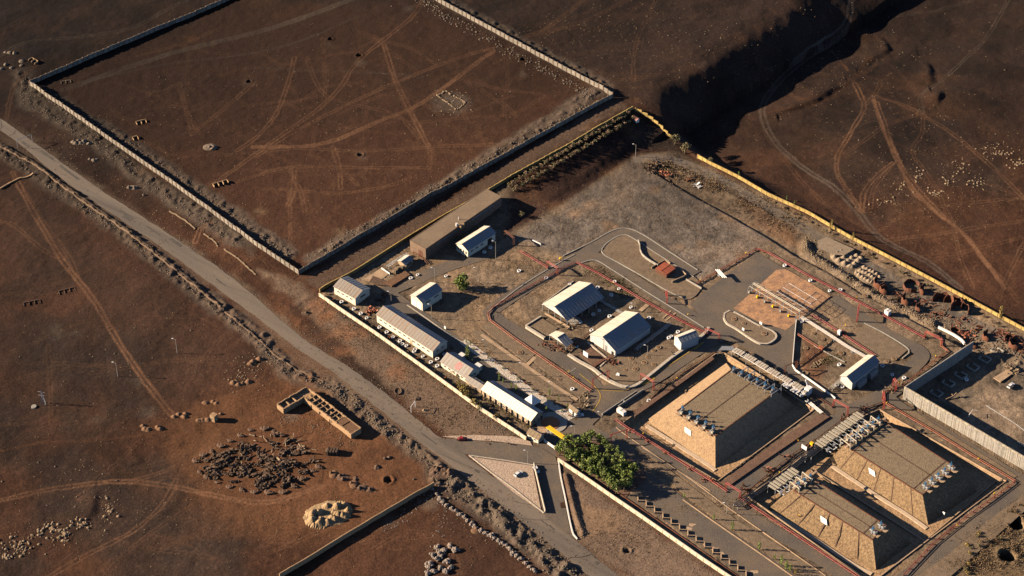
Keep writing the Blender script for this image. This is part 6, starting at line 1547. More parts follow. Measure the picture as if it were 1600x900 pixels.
jumble('debris at the sunlit corner of the sandy yard', [(1577, 575), (1583, 581)], 50, 'rock_pale', 11, spread=5, L=(.6, 2.5))

# ================================================================= heaps and scrap on the left
SCR = []
rn = random.Random(12)
ring_pts = [(306, 721), (318, 711), (331, 706), (346, 697), (360, 689), (376, 681), (392, 672), (414, 670), (428, 676), (440, 681), (452, 688), (470, 700), (312, 738), (323, 746), (340, 754), (359, 761), (378, 766), (398, 769), (420, 770), (443, 769), (459, 760), (472, 748), (489, 736), (498, 730)]
proto = None
for i, c in enumerate(ring_pts):
    q = G(*c)
    if proto is None:
        th = Thing('soil_heap', 'small twin heap of brown soil in the ring round the timber scrap', 'heap', q, 'soil heaps ringing the timber scrap'); mb = MB()
        mb.rock((q.x, q.y, q.z), 1.7, rn, .85); mb.rock((q.x - 1.0, q.y + .9, q.z), 1.3, rn, .8); th.part('heap_lumps', mb, 'soil'); mb = MB(); mb.rock((q.x + 1.7, q.y - .7, q.z), 1.0, rn, 1.0); th.part('pale_clod', mb, 'soil_orange'); proto = th.o
    else: copy_tree(proto, q, rn.uniform(-.6, .6), rn.uniform(.65, 1.15), label='small brown soil heap on the ' + ('upper' if 1 < i < 9 else 'right' if i < 12 or i > 20 else 'lower') + ' side of the ring of heaps')
# piles of old timber and concrete pieces inside the ring
protos = []
for k in range(7):
    rk = random.Random(60 + k); mb = MB(); a0 = .55 + rk.uniform(-.25, .35)
    for j in range(9):
        a = a0 + rk.gauss(0, .3); l = rk.uniform(1.0, 3.0); o = Vector((rk.uniform(-1.6, 1.6), rk.uniform(-1.3, 1.3), rk.uniform(.1, .8))); d = Vector((math.cos(a), math.sin(a), rk.uniform(-.1, .35)))
        mb.slab([o, o + d * l, o + d * l + Vector((-d.y, d.x, rk.uniform(-.4, .8))) * .8, o + Vector((-d.y, d.x, rk.uniform(-.4, .8))) * .8], .35)
    for j in range(4): mb.rock((rk.uniform(-1.6, 1.6), rk.uniform(-1.2, 1.2), .3), rk.uniform(.4, 1.0), rk, 1.1)
    protos.append(mb.mesh('scrap_pile', 'scrap'))
cnt = 0
poly = W([(312, 716), (340, 704), (370, 690), (392, 676), (430, 680), (470, 700), (495, 716), (505, 728), (470, 745), (440, 764), (400, 764), (360, 756), (322, 742)])
while cnt < 120:
    u, v = rn.uniform(308, 505), rn.uniform(672, 766); q = P(u, v)
    if not inside(np.array([q.x]), np.array([q.y]), poly)[0]: continue
    dens = .95 if v > 700 and u < 470 else .35
    if 395 < u < 440 and 683 < v < 712: dens = .15
    if rn.random() > dens: continue
    q = G(u, v); o = bpy.data.objects.new('timber_pile', rn.choice(protos)); COL.objects.link(o); o.location = q; s = rn.uniform(.5, 1.05); o.scale = (s, s, s * rn.uniform(.8, 1.4)); o.rotation_euler = (0, 0, rn.uniform(-.5, .5) + (math.pi if rn.random() < .5 else 0))
    tag(o, 'dark pile of broken timber, ' + ('left' if u < 365 else 'middle' if u < 425 else 'right') + ' part of the heap ring, ' + ('upper side' if v < 718 else 'lower side'), 'scrap pile', 'timber piles left of the long ruin'); cnt += 1
jumble('pale broken slabs scattered among the timber piles', [(400, 684), (415, 688), (455, 696), (470, 700), (380, 725), (440, 735), (460, 690), (425, 715)], 46, 'scrap_pale', 21, spread=9, L=(.8, 3.6), s=(.3, .9))['kind'] = 'stuff'
for i in range(4):
    q = G(513 + 4.6 * i, 706); mb = MB(); mb.rock((q.x, q.y, q.z + .8), 1.5, rn, 1.5); mb.box((q.x, q.y - 1.0), (.25, 1), (1, -.25), 3.4, .9, q.z, q.z + 2.4); solo('leaning_slab', mb, 'scrap', 'dark upright slab in the short row right of the timber piles', 'slab', group='upright dark slabs')
for lb, c, rx, ry, h, m, n in [('round orange soil heap in front of a trench below the timber piles', (522, 741), 2.4, 3.0, 2.6, 'soil_orange', 1), ('orange soil heap farther right below the timber piles', (553, 757), 2.4, 3.0, 2.6, 'soil_orange', 1), ('grey soil heap right of the first orange heap', (537, 746), 4, 2.6, 2.4, 'soil', 3), ('grey soil heap right of the second orange heap', (566, 762), 3, 2.4, 2.2, 'soil', 2), ('small grey heap at the end of the heap row', (578, 765), 2.2, 2.2, 2.0, 'soil', 1),
                               ('small soil heap with a hollow right of the ruin', (604, 714), 2.6, 2.2, 1.6, 'soil', 2), ('long thin soil ridge right of the timber piles', (592, 731), 3.8, 2.0, 1.2, 'soil', 4), ('small pale boulder heap behind the adobe hut', (347, 645), 2.2, 1.8, 1.8, 'soil_orange', 1), ('flat orange spoil heap left of the adobe hut', (316, 657), 4.5, 3.0, .9, 'soil_orange', 4), ('spoil heap along the track left of the adobe hut', (283, 650), 6.5, 3.0, 1.3, 'soil_orange', 5),
                               ('spoil heap by the left track end at the bottom of the dark field', (236, 669), 7, 3.2, 1.3, 'soil_orange', 5), ('curved spoil bank right above the adobe hut', (330, 628), 6, 2.6, 1.1, 'soil_orange', 5), ('lumpy spoil heap high above the adobe hut', (374, 598), 8, 3.2, 1.6, 'soil_orange', 7), ('orange spoil heap near the roadside mud wall', (402, 566), 7, 4, 1.8, 'soil_orange', 5), ('round soil mound beside the ashen heaps row', (743, 830), 2.4, 2.2, 2.2, 'soil_orange', 1),
                               ('grey rubble heap at the end of the lone mud wall', (690, 738), 6, 4.5, 2.6, 'soil', 16), ('shattered earth heap left of the long ruin', (560, 748), 3, 2, .8, 'soil', 3), ('lumpy soil heap in the walled field near its left wall', (328, 230), 4.5, 3.4, 2.6, 'rock', 4), ('spoil heap between road and field wall at upper left', (127, 222), 8, 3.6, 1.8, 'rock', 7), ('brown clod heap on the verge above the road bend', (208, 293), 3.6, 2.2, 2.2, 'rock', 3), ('small grey heap right of the clod heap', (228, 304), 2.2, 1.6, 1.4, 'rock', 1),
                               ('low spoil heap on the verge near the field wall', (147, 250), 4.5, 2.2, 1.2, 'rock', 4)]:
    heap(lb, c, rx, ry, h, m, n, seed=int(c[0] * 7 + c[1]))
# ashen stone heaps in rows
proto = []
for k in range(3):
    mb = MB(); rk = random.Random(90 + k)
    for j in range(16):
        a = rk.uniform(0, 6.28); r = rk.uniform(0, 1.5); mb.rock((r * math.cos(a), r * math.sin(a), .9 - r * .5), rk.uniform(.5, .9), rk, .9)
    proto.append(mb.mesh('ash_heap', 'rock_lime'))
row1 = [(676, 765), (682, 773), (688, 780), (692, 786), (698, 790), (706, 795), (712, 799), (719, 804), (726, 808), (731, 814), (737, 818), (742, 823), (752, 829), (759, 833), (767, 837), (772, 842), (779, 845), (785, 850), (791, 853), (797, 858), (802, 865), (808, 869), (814, 874), (821, 880), (828, 887), (834, 892)]
row2 = [(684, 856), (694, 862), (704, 854), (676, 868), (682, 874), (690, 870), (698, 878), (670, 888), (678, 893), (688, 888), (697, 893), (704, 887), (668, 897), (712, 860), (686, 866), (672, 882)]
for i, c in enumerate(row1 + row2):
    q = G(*c); o = bpy.data.objects.new('stone_heap', proto[i % 3]); COL.objects.link(o); o.location = q; s = rn.uniform(.75, 1.1) * (1.15 if i >= len(row1) else .95); o.scale = (s, s, s); o.rotation_euler = (0, 0, rn.uniform(0, 6))
    tag(o, ('ashen round stone heap in the long curved row, ' + ('at the mud wall end' if i < 9 else 'in the middle stretch' if i < 18 else 'at the end nearest the main road')) if i < len(row1) else 'ashen round stone heap in the cluster at the bottom edge', 'stone heap', 'ashen stone heaps in a row' if i < len(row1) else 'ashen stone heaps in a cluster')
# little brick ruins in the field, stone ring
def ruinlet(label, c, n, ang=-.5, m='adobe'):
    q = G(*c); mb = MB(); u = np.array([math.cos(ang), math.sin(ang)]); v = np.array([-u[1], u[0]]); cc = np.array(q[:2])
    for i in range(n + 1): p = cc + u * (i - n / 2) * 2.8; mb.seg(p - v * 1.3, p + v * 1.3, .3, q.z - .5, q.z + rn.uniform(.5, 1) * (1.3 if m == 'adobe' else .6))
    mb.seg(cc - u * n * 1.4 + v * 1.5, cc + u * n * 1.4 + v * 1.5, .35, q.z - .5, q.z + (1.0 if m == 'adobe' else .5))
    solo('brick_cells', mb, m, label, 'ruin', (q.x, q.y, q.z))
ruinlet('roofless brick cells near the left wall of the field, upper pair', (221, 192), 2, .45); ruinlet('roofless brick cells below the upper pair near the left wall', (212, 217), 1, .5); ruinlet('roofless brick cells with a long shadow near the middle of the left wall', (345, 288), 3, .5)
ruinlet('small broken walls just inside the upper left field corner', (103, 129), 2, .3, 'rock'); ruinlet('small adobe walls outside the upper left field corner', (52, 96), 2, -.7)
ruinlet('low broken brick walls in the pale patch of the dark left field', (105, 455), 3, .4, 'soil'); ruinlet('row of small brick walls left of the pale patch walls', (50, 474), 3, .3, 'soil')
for k, (lb, c, n) in enumerate([('clay heaps beyond the upper left field corner', (25, 95), 9)]):
    mb = MB()
    for j in range(n): q = G(c[0] + rn.uniform(-24, 30), c[1] + rn.uniform(-16, 16)); mb.rock((q.x, q.y, q.z), rn.uniform(1.2, 2.2), rn, .7)
    solo('clay_heaps', mb, 'rock', lb, 'rubble', kind='stuff')
q = G(704, 159); mb = MB(); c = [(684, 150), (696, 142), (728, 160), (714, 172)]; w = resample(np.array([G(*p)[:2] for p in c + [c[0]]]), 1.1)
for p in w: mb.rock((p[0] + rn.uniform(-.4, .4), p[1] + rn.uniform(-.4, .4), Hq(*p) + .2), rn.uniform(.4, .9), rn)
for _ in range(60): u, v = rn.uniform(672, 738), rn.uniform(140, 182); p = G(u, v); mb.rock((p.x, p.y, p.z), rn.uniform(.2, .55), rn)
solo('stone_foundation', mb, 'rock_pale', 'oblong ring of rubble foundations in the middle of the walled field', 'foundation')
# rusty sculpture-like frame in the verge, dark boulder
mb = MB(); q = G(622, 612); n = 14
mb.tube([q + Vector((1.7 * math.cos(6.28 * k / n), 2.3 * math.sin(6.28 * k / n), .3)) for k in range(n + 1)], .28, 5); solo('metal_ring', mb, 'scrap', 'dark oval metal ring lying on the verge above the road', 'ring')
heap('single pale boulder on the verge below the cream wall', (664, 641.5), 1.5, 1.1, 1.4, 'rock_pale', 1, 3, 'boulder', 'boulder'); heap('dark boulder in a hollow beside the empty sign frame', (652, 623), 1.8, 1.6, 1.6, 'scrap', 1, 4, 'boulder', 'boulder'); heap('dark bush-like clod near the top of the verge', (477, 490), 2.6, 1.6, 1.2, 'scrap', 2, 5, 'clod_heap', 'heap')

# ================================================================= loose stones (nobody could count them)
def scatter(label, polys, n, smin, smax, m, seed, name='loose_stones', flat=.8, along=None):
    rn = random.Random(seed); mb = MB()
    for _ in range(n):
        if along is not None:
            pts, wd = along; t = rn.uniform(0, len(pts) - 1.001); i = int(t); f = t - i
            u = pts[i][0] + (pts[i + 1][0] - pts[i][0]) * f + rn.gauss(0, wd); v = pts[i][1] + (pts[i + 1][1] - pts[i][1]) * f + rn.gauss(0, wd * .55)
            q = G(u, v, 5)
        else:
            c = rn.choice(polys); a = rn.uniform(0, 6.28); r = abs(rn.gauss(0, .75)) + .1; q = G(c[0] + c[2] * r * math.cos(a), c[1] + c[3] * r * math.sin(a), 5)
        s = smin + (smax - smin) * rn.random() ** 2.2
        mb.rock((q.x, q.y, q.z + s * .1), s, rn, flat)
    return solo(name, mb, m, label, 'stones', (0, 0, 0), kind='stuff')
scatter('boulders strewn over the right plain', [(1500, 260, 22, 14), (1480, 280, 14, 20), (1410, 295, 18, 16), (1435, 275, 10, 10), (1525, 285, 16, 9), (1560, 240, 20, 6), (1390, 315, 18, 6), (1590, 255, 12, 6), (1460, 302, 12, 5), (1555, 230, 30, 8)], 420, .16, .8, 'rock_pale', 1)
scatter('boulders strewn at the lower left', [(60, 838, 40, 14), (100, 835, 24, 14), (30, 850, 20, 8), (130, 820, 12, 8), (10, 870, 12, 5), (172, 795, 12, 18), (75, 825, 20, 10), (35, 860, 14, 6)], 330, .2, 1.05, 'rock_pale', 2)
scatter('single stones strewn over the plains', [(1300, 120, 250, 100), (1100, 60, 200, 60), (1450, 180, 150, 60), (200, 600, 200, 120), (150, 760, 180, 80), (1380, 110, 180, 90), (550, 150, 380, 120)], 420, .15, .6, 'rock', 3)
for k, (pts, wd, n, sm, m, lb) in enumerate([
    ([(65, 145), (130, 188), (186, 217), (250, 262), (330, 316), (400, 366), (450, 398)], 6, 650, .9, 'rock', 'grey rubble inside the left wall of the field'),
    ([(35, 118), (45, 160), (100, 192), (160, 228), (210, 272), (290, 324), (370, 384)], 6, 650, .8, 'rock', 'grey rubble outside the left wall of the field'),
    ([(655, -6), (690, 22), (740, 50), (800, 83), (860, 115), (925, 150)], 6, 600, 1.0, 'rock', 'grey rubble inside the top right wall of the field'),
    ([(940, 155), (880, 190), (800, 230), (740, 262), (680, 295), (600, 340), (545, 370), (490, 400)], 6, 800, 1.0, 'rock', 'grey rubble inside the lower wall of the field'),
    ([(0, 236), (110, 309), (180, 356), (300, 452), (400, 530), (450, 580), (520, 605), (575, 650), (640, 700), (700, 750)], 5, 1100, .9, 'rock', 'rubble along the lower verge of the main road'),
    ([(690, 745), (720, 765), (770, 795), (830, 845), (900, 905)], 13, 900, 1.0, 'rock', 'lumpy rubble between the road and the ashen heaps'),
    ([(70, 232), (160, 292), (260, 360), (350, 420), (400, 460), (475, 522), (550, 572), (640, 640)], 3, 500, .5, 'rock', 'stones along the upper edge of the main road'),
    ([(1262, 372), (1258, 385), (1266, 396), (1290, 412), (1330, 437), (1370, 462), (1400, 478), (1425, 488), (1455, 502), (1480, 515)], 6, 1500, .75, 'rock_pale', 'pale stone bank along the right side of the yard'),
    ([(505, 470), (540, 496), (590, 530), (655, 574), (715, 618), (755, 646), (815, 688)], 4, 500, .5, 'rock', 'stones along the foot of the cream wall'),
    ([(745, 650), (770, 665), (800, 682), (730, 636)], 9, 400, .6, 'rock', 'stones on the verge near the guardhouse'),
    ([(885, 735), (897, 790), (908, 842)], 4, 250, .5, 'rock_pale', 'stones on the bank beside the white kerb wall'),
    ([(880, 735), (960, 792), (1040, 850), (1130, 915)], 9, 450, .5, 'rock', 'stones outside the lower cream wall'),
    ([(1010, 262), (1100, 270), (1150, 300), (1260, 355)], 10, 600, .6, 'rock_pale', 'stones and dry clods beside the boundary road'),
    ([(1440, 640), (1480, 665), (1540, 700), (1600, 745)], 5, 400, .5, 'rock_pale', 'stones at the foot of the tall wall'),
    ([(1440, 600), (1470, 580), (1500, 560), (1520, 550)], 4, 300, .8, 'rock', 'rubble at the dark foot of the tall wall'),
    ([(1500, 520), (1540, 540), (1570, 545), (1600, 560)], 12, 500, .9, 'rock', 'rubble around the rusty shells'),
    ([(1390, 450), (1440, 475), (1480, 500), (1530, 520)], 12, 500, .6, 'rock', 'rubble along the scrap row'),
    ([(530, 610), (580, 650), (610, 680), (520, 600)], 8, 400, .9, 'rock', 'rubble between the long ruin and the road'),
    ([(440, 660), (470, 655), (520, 672), (540, 690)], 12, 200, .6, 'rock', 'bricks around the long ruin'),
    ([(360, 600), (400, 590), (380, 570), (420, 560)], 14, 200, .7, 'rock_pale', 'stones around the spoil heaps by the road'),
    ([(880, 725), (1000, 735), (960, 760)], 14, 200, .4, 'rock', 'stones in the tree island'),
    ([(800, 420), (1000, 300), (1150, 400)], 40, 500, .35, 'rock', 'small stones on the gravel yard'),
    ([(1520, 860), (1580, 810), (1600, 780)], 20, 300, .5, 'rock_pale', 'stones in the rough ground at the lower right corner'),
    ([(810, 375), (880, 330), (985, 262)], 5, 260, .5, 'rock', 'stones at the foot of the tilled slope'),
    ([(680, 860), (700, 790), (660, 770), (640, 800), (600, 830)], 6, 200, .6, 'rock_lime', 'pale crumbs beside the lone mud wall')]):
    scatter(lb, None, int(n * 1.15), .10, sm * .72, m, 30 + k, name='rubble', along=(pts, wd))

# ================================================================= trees and shrubs
def tree_proto(kind, seed, lm):
    rn = random.Random(seed); tr = MB(); cr = MB()
    if kind == 'poplar':
        h = 9.0; tr.tube([(0, 0, -.3), (.05, 0, h * .5), (0, .05, h * .9)], .22, 6, .05)
        for k in range(9):
            z = 1.2 + k * (h - 1.4) / 9; r = .95 * math.sin(math.pi * min(.98, (k + 1.6) / 11)) + .15; a = k * 2.4
            cr.leaves((.2 * math.cos(a), .2 * math.sin(a), z), (r, r, .75), 34, .24, rn); tr.tube([(0, 0, z - .6), (r * .6 * math.cos(a), r * .6 * math.sin(a), z + .2)], .05, 4, .02)
    elif kind == 'broad':
        h = 7.5; tr.tube([(0, 0, -.3), (.1, 0, 2.4), (.2, .1, 4.6)], .3, 7, .12)
        for k in range(11):
            a = k * 2.39; rr = 2.1 * math.sqrt((k + .5) / 11); z = 5.6 - .35 * rr ** 1.3 + rn.uniform(-.6, .9); c = (rr * math.cos(a), rr * math.sin(a), z)
            tr.tube([(.1, 0, 2.2), (c[0] * .6, c[1] * .6, z - 1.2), c], .1, 4, .03); cr.leaves(c, (1.05, 1.05, .9), 46, .30, rn)
    elif kind == 'shrub':
        for k in range(5):
            a = k * 2.4; c = (.5 * math.cos(a), .5 * math.sin(a), .8 + rn.uniform(0, .7)); tr.tube([(0, 0, -.2), c], .05, 4, .02); cr.leaves(c, (.6, .6, .6), 22, .2, rn)
    else:   # dry stalk tuft
        for k in range(26):
            a = rn.uniform(0, 6.28); r = rn.uniform(.1, .8); cr.add([(r * .5 * math.cos(a), r * .5 * math.sin(a), -.1), (r * .5 * math.cos(a) + .12, r * .5 * math.sin(a), -.1), (r * math.cos(a), r * math.sin(a), rn.uniform(.5, 1.4))], [(0, 1, 2)])
        tr.tube([(0, 0, -.2), (0, 0, .4)], .05, 4)
    return tr.mesh('trunk', 'bark'), cr.mesh('crown', lm)
PROTO = {}
def plant(kind, lm, c, s, label, grp, name, cat, szz=None, seed=0, z=None):
    key = (kind, lm, seed % 4)
    if key not in PROTO: PROTO[key] = tree_proto(kind, 100 + seed % 4, lm)
    q = G(*c); e = bpy.data.objects.new(name, None); COL.objects.link(e); e.location = (q.x, q.y, z if z is not None else q.z); e.rotation_euler = (0, 0, (seed * 1.7) % 6.28); e.scale = (s, s, szz or s); e.empty_display_size = .5
    tag(e, label, cat, grp)
    for nm, me in zip(('trunk', 'crown'), PROTO[key]): o = bpy.data.objects.new(nm, me); COL.objects.link(o); o.parent = e
    return e
# grove beside the gate
base = [(873, 712), (879, 709), (884, 717), (893, 709), (899, 725), (910, 734), (920, 738), (924, 746), (942, 755), (951, 750), (950, 762), (962, 773), (971, 760), (980, 751), (990, 744), (971, 731), (964, 720), (952, 713), (937, 696), (924, 689), (960, 753), (968, 748), (905, 705), (915, 697), (888, 697), (930, 728), (940, 738), (978, 738), (985, 760), (903, 716), (945, 702), (955, 765), (965, 742), (890, 722), (935, 745), (945, 748), (920, 705), (928, 712), (948, 725), (957, 735), (912, 718), (975, 768)]
for i, c in enumerate(base):
    pop = i in (4, 5, 6, 8, 15, 16, 28, 34, 12, 10, 36, 2, 21, 26, 39)
    wh = 'at the gate end of the grove' if c[0] < 895 else ('along the cream wall side of the grove' if (c[1] - 717) > (c[0] - 880) * .62 - 6 else ('at the parking side end of the grove' if c[0] > 968 else 'on the tank road side of the grove'))
    plant('poplar' if pop else 'broad', ('leaf', 'leaf', 'leaf_dark')[i % 3], c, (1.35 if pop else 1.12) * (.8 + .3 * ((i * 29) % 10) / 10), ('slim green tree ' if pop else 'bushy green tree ') + wh, 'slim trees of the grove' if pop else 'bushy trees of the grove', 'poplar_tree' if pop else 'broadleaf_tree', 'tree', seed=i, szz=(1.15 if pop else None))
plant('broad', 'leaf', (722.5, 450), 1.25, 'large sunlit green bushy tree right of the garage', None, 'broadleaf_tree', 'tree', seed=1)
plant('broad', 'leaf', (717, 453), 1.1, 'smaller green bush at the foot of the large bushy tree', None, 'broadleaf_tree', 'tree', seed=2)
plant('shrub', 'leaf_olive', (723, 373), 1.6, 'small olive bush between warehouse and small workshop', None, 'shrub', 'shrub', seed=3)
plant('shrub', 'leaf_olive', (815, 339), 1.8, 'olive bush in the shade at the end of the brown warehouse', None, 'shrub', 'shrub', seed=3)
plant('broad', 'leaf_olive', (1054, 226), 1.25, 'round olive tree in the gap of the yellow wall, left one', None, 'shade_tree', 'tree', seed=0, szz=.9)
plant('broad', 'leaf_olive', (1070, 240), 1.25, 'round olive tree in the gap of the yellow wall, right one', None, 'shade_tree', 'tree', seed=1, szz=.9)
plant('broad', 'leaf_olive', (1110, 256), .6, 'small olive tree growing against the yellow wall beyond the gap', None, 'shade_tree', 'tree', seed=2)
for i, (c, h, lb) in enumerate([((730.5, 562), 25, 'tall dark poplar behind the clinic with the red roof sign'), ((780, 596), 15, 'poplar behind the far end of the cream roofed building'), ((799, 607), 10, 'left one of two small poplars behind the cream roof'), ((806.5, 612), 12, 'right one of two small poplars behind the cream roof'), ((786, 598), 8, 'thin sapling beside the two small poplars'), ((858.5, 618), 11, 'poplar between the stone edging and the orange-lit lamp'), ((872.5, 627), 9, 'poplar at the lower end of the stone edging'), ((886.5, 637), 7, 'small poplar next to the gate kiosk'), ((853.5, 643), 9, 'thin poplar behind the corner of the cream roofed building'),
                               ((1154, 277), 10, 'green poplar at the yellow wall nearest the shade trees'), ((1229, 313), 8, 'small poplar at the yellow wall, first of a pair'), ((1241, 321), 8, 'small poplar at the yellow wall, second of a pair'), ((1297.5, 362), 21, 'bright tall poplar at the yellow wall'), ((1332.5, 375), 13, 'grey poplar at the yellow wall right of the bright tall one'), ((1562, 498), 22, 'tall pale poplar at the right end of the yellow wall'), ((1069, 778), 9, 'small conifer at the upper end of the parking kerb'), ((1115, 812), 10, 'thin conifer on the parking kerb'), ((1144, 828), 14, 'bushy conifer on the parking kerb'), ((1186, 859), 13, 'conifer near the lower end of the parking kerb'),
                               ((1220, 884), 17, 'tallest conifer at the bottom of the parking kerb'), ((1228, 890), 14, 'middle conifer at the bottom of the parking kerb'), ((1234, 893), 12, 'right conifer at the bottom of the parking kerb'), ((1210, 874), 9, 'small conifer left of the tallest one'), ((1242, 898), 10, 'yellowish conifer at the bottom edge'), ((738, 566), 5, 'low round shrub right of the tall dark poplar'), ((729, 536), 8, 'green shrub at the head of the stone edging'), ((735, 540), 8, 'second green shrub at the head of the stone edging')]):
    plant('poplar', 'leaf_gold' if 'pale' in lb or 'yellowish' in lb or 'bright' in lb else ('leaf_dark' if i in (0, 1, 13) else 'leaf'), c, h / 2.35 / 9 * (1.15 if h < 15 else 1.0), lb, None, 'poplar_tree', 'tree', seed=i, szz=h / 2.35 / 9)
# shrubs in two rows on the embankment
for r, (dx, dy, nn) in enumerate(((0, 0, 34), (7, 8, 30))):
    for i in range(nn):
        t = (i + .5) / nn; c = (792 + 192 * t + dx + rn.uniform(-1.5, 1.5), 293 - 114 * t + dy + rn.uniform(-1, 1))
        plant('shrub', ('leaf_olive', 'leaf_dry')[i % 2], c, 1.35 + .3 * rn.random(), ('shrub in the upper row under the ochre wall, ' if r == 0 else 'shrub in the lower row under the ochre wall, ') + ('at the warehouse end' if t < .33 else 'midway up the slope' if t < .67 else 'at the corner hut end'), 'upper row of shrubs on the slope' if r == 0 else 'lower row of shrubs on the slope', 'shrub', 'shrub', seed=i)
for i in range(30):
    t = (i + rn.random() * .6) / 30; c = (1210 + 385 * t, 314 + 213 * t + rn.uniform(1, 5)); plant('shrub', ('leaf_dry', 'leaf_olive')[i % 3 == 0], c, .7 + .5 * rn.random(), 'dry shrub along the inner foot of the long yellow wall', 'shrubs along the long yellow wall', 'shrub', 'shrub', seed=i)
for i in range(22):
    t = i / 21; c = (508 + 300 * t + rn.uniform(-2, 2), 462 + 210 * t + rn.uniform(-3, 1)); plant('shrub', ('leaf_dry', 'flower', 'leaf_olive')[i % 3], c, .55 + .4 * rn.random(), 'low garden shrub between barracks and cream wall', 'garden shrubs inside the cream wall', 'shrub', 'shrub', seed=i)
for i in range(12):
    t = i / 11; c = (757 + 68 * t, 625 + 45 * t); plant('shrub', ('leaf_dry', 'leaf_olive')[i % 2], c, 1.1, 'brown shrub against the cream roofed building', 'shrubs in front of the cream roofed building', 'shrub', 'shrub', seed=i)
for i, c in enumerate([(718, 609), (722, 614), (727, 620), (716, 603), (732, 622), (741, 634), (748, 640), (725, 609), (776, 655)]):
    plant('shrub', 'leaf_gold', c, 1.5 + .3 * (i % 3), 'golden shrub growing over the cream wall', 'golden shrubs on the cream wall', 'shrub', 'shrub', seed=i)
for i, c in enumerate([(695, 571), (705, 579), (711, 585), (714, 590), (707, 583)]): plant('shrub', 'leaf_gold', c, 1.0, 'yellow shrub in front of the clinic', 'yellow shrubs in front of the clinic', 'shrub', 'shrub', seed=i)
for i in range(14):
    plant('shrub', 'leaf', (752 + rn.uniform(0, 140), 545 + rn.uniform(0, 10) + 0, ), .0001, '', None, 'x', 'x') if False else None
    t = i / 13; plant('shrub', ('leaf', 'flower')[i % 2], (740 + 150 * t, 545 + 105 * t + rn.uniform(-2, 2)), .75, 'clipped green shrub in the stone edging', 'clipped shrubs of the stone edging', 'shrub', 'shrub', seed=i)
for i in range(18):
    c = (1488 + rn.uniform(0, 112), 0); v = 880 - (c[0] - 1488) * .95 + rn.uniform(-14, 40)
    plant('shrub', ('leaf_gold', 'leaf_olive', 'leaf_dry', 'leaf_olive')[i % 4], (c[0], v), .7 + .6 * rn.random(), 'yellowed bush on the rough ground at the lower right corner', 'bushes in the lower right corner', 'shrub', 'shrub', seed=i)
def tufts(label, spots, n, m, seed, s=(.5, 1.1)):
    rk = random.Random(seed); mb = MB()
    for _ in range(n):
        c = rk.choice(spots); q = G(c[0] + rk.gauss(0, c[2]), c[1] + rk.gauss(0, c[3]), 4)
        for k in range(5): a = rk.uniform(0, 6.28); h = rk.uniform(*s); mb.add([(q.x, q.y, q.z - .1), (q.x + .35 * math.cos(a), q.y + .35 * math.sin(a), q.z - .1), (q.x + .6 * math.cos(a + .5), q.y + .6 * math.sin(a + .5), q.z + h)], [(0, 1, 2)])
    solo('dry_grass', mb, m, label, 'grass', (0, 0, 0), kind='stuff')
tufts('dry yellow grass at the lower right corner', [(1500, 880, 14, 6), (1530, 850, 16, 8), (1560, 830, 16, 8), (1590, 860, 14, 12), (1590, 800, 10, 8), (1540, 880, 20, 10)], 1500, 'leaf_dry', 1)
tufts('dry grass on the strip beside the boundary road', [(1040, 262, 16, 5), (1080, 280, 18, 6), (1120, 290, 16, 6), (1230, 345, 20, 8), (1180, 320, 20, 8)], 1000, 'leaf_dry', 2)
tufts('dry grass on the lawns', [(780, 540, 14, 8), (850, 590, 20, 12), (1010, 562, 20, 12), (960, 400, 14, 6), (1020, 420, 20, 10), (940, 425, 18, 6)], 1200, 'leaf_dry', 3, (.2, .5))
tufts('green grass in the garden corners', [(960, 440, 14, 4), (1300, 560, 10, 5), (975, 455, 12, 4)], 400, 'leaf_olive', 4, (.3, .7))
tufts('dry weeds on the roadside verge', [(560, 520, 40, 24), (640, 600, 40, 24), (700, 650, 30, 14), (960, 850, 40, 20), (1120, 790, 60, 8)], 1800, 'leaf_dry', 5, (.2, .6))
tufts('dry weeds in the gravel yard', [(900, 350, 50, 25), (1020, 330, 50, 30), (1110, 380, 40, 25), (830, 420, 30, 16), (760, 470, 30, 14)], 2000, 'leaf_dry', 6, (.15, .45))

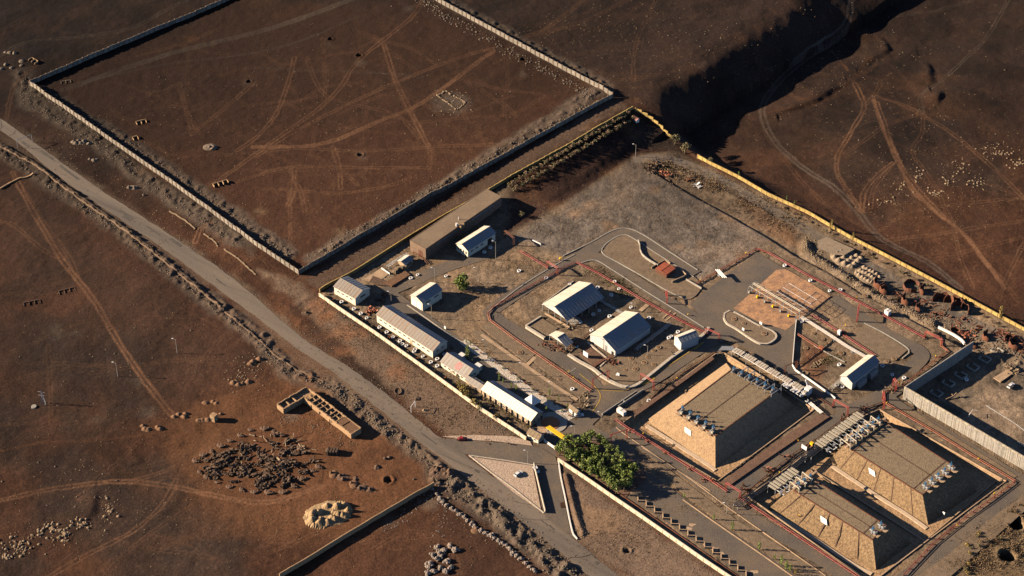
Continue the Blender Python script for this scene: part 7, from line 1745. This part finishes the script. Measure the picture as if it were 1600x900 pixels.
jumble('drums and crates beside the open workshop', [(890, 512), (897, 508), (875, 508)], 26, 'scrap_pale', 41, name='clutter', spread=3, L=(.5, 1.3))['kind'] = 'stuff'
jumble('rusty drums below the main workshop gable', [(948, 566), (955, 568), (962, 566)], 34, 'rust', 42, name='clutter', spread=3, L=(.5, 1.4))['kind'] = 'stuff'
jumble('pipes and crates behind the barracks', [(640, 500), (700, 545), (735, 575)], 24, 'scrap', 43, name='clutter', spread=4, L=(.6, 2))['kind'] = 'stuff'
jumble('litter round the small open shelter', [(865, 545), (895, 540), (850, 540)], 40, 'rust', 44, name='clutter', spread=4, L=(.5, 1.8))['kind'] = 'stuff'
jumble('bits of pipe and valves along the service loop corner', [(915, 618), (912, 628), (905, 640), (918, 635)], 60, 'scrap_pale', 45, name='clutter', spread=3, L=(.4, 1.5))['kind'] = 'stuff'
jumble('small fittings along the pipe trench', [(1200, 735), (1230, 715), (1260, 700), (1165, 765), (1320, 655), (1350, 640)], 90, 'rust', 46, name='clutter', spread=5, L=(.4, 1.8))['kind'] = 'stuff'
jumble('small fittings beside the road side of the nearest tank', [(985, 672), (1010, 690), (1040, 708), (1080, 733), (1105, 750)], 60, 'orange', 47, name='clutter', spread=4, L=(.3, 1.2))['kind'] = 'stuff'
jumble('rocks and boards on the pebble verge', [(760, 686), (800, 688), (720, 684)], 14, 'scrap', 48, name='clutter', spread=7, L=(.3, 1.2))['kind'] = 'stuff'

tufts('dry tufts dotted over the walled field and the plains', [(500, 200, 180, 80), (1350, 150, 130, 90), (1450, 300, 90, 60), (200, 600, 120, 90), (300, 800, 180, 50), (950, 60, 90, 40)], 2600, 'leaf_dry', 9, (.15, .5))
tufts('dry tufts along the road and walls', [(300, 350, 60, 45), (120, 240, 50, 35), (540, 620, 40, 30), (760, 810, 60, 40), (700, 345, 90, 40)], 1200, 'leaf_dry', 10, (.2, .6))

for i in range(26):
    t = rn.random(); c = (882 + 95 * t + rn.uniform(-4, 10), 712 + 48 * t + rn.uniform(-14, 8)); plant('shrub', ('leaf_dark', 'leaf')[i % 2], c, 2.0 + rn.random(), 'dense green shrub under the trees of the grove', 'shrubs under the grove trees', 'shrub', 'shrub', seed=i)
for i, c in enumerate([(718, 450), (726, 452), (722, 455), (729, 449)]): plant('shrub', 'leaf', c, 2.0, 'low green shrub at the foot of the large green tree right of the garage', 'shrubs under the tree by the garage', 'shrub', 'shrub', seed=i)
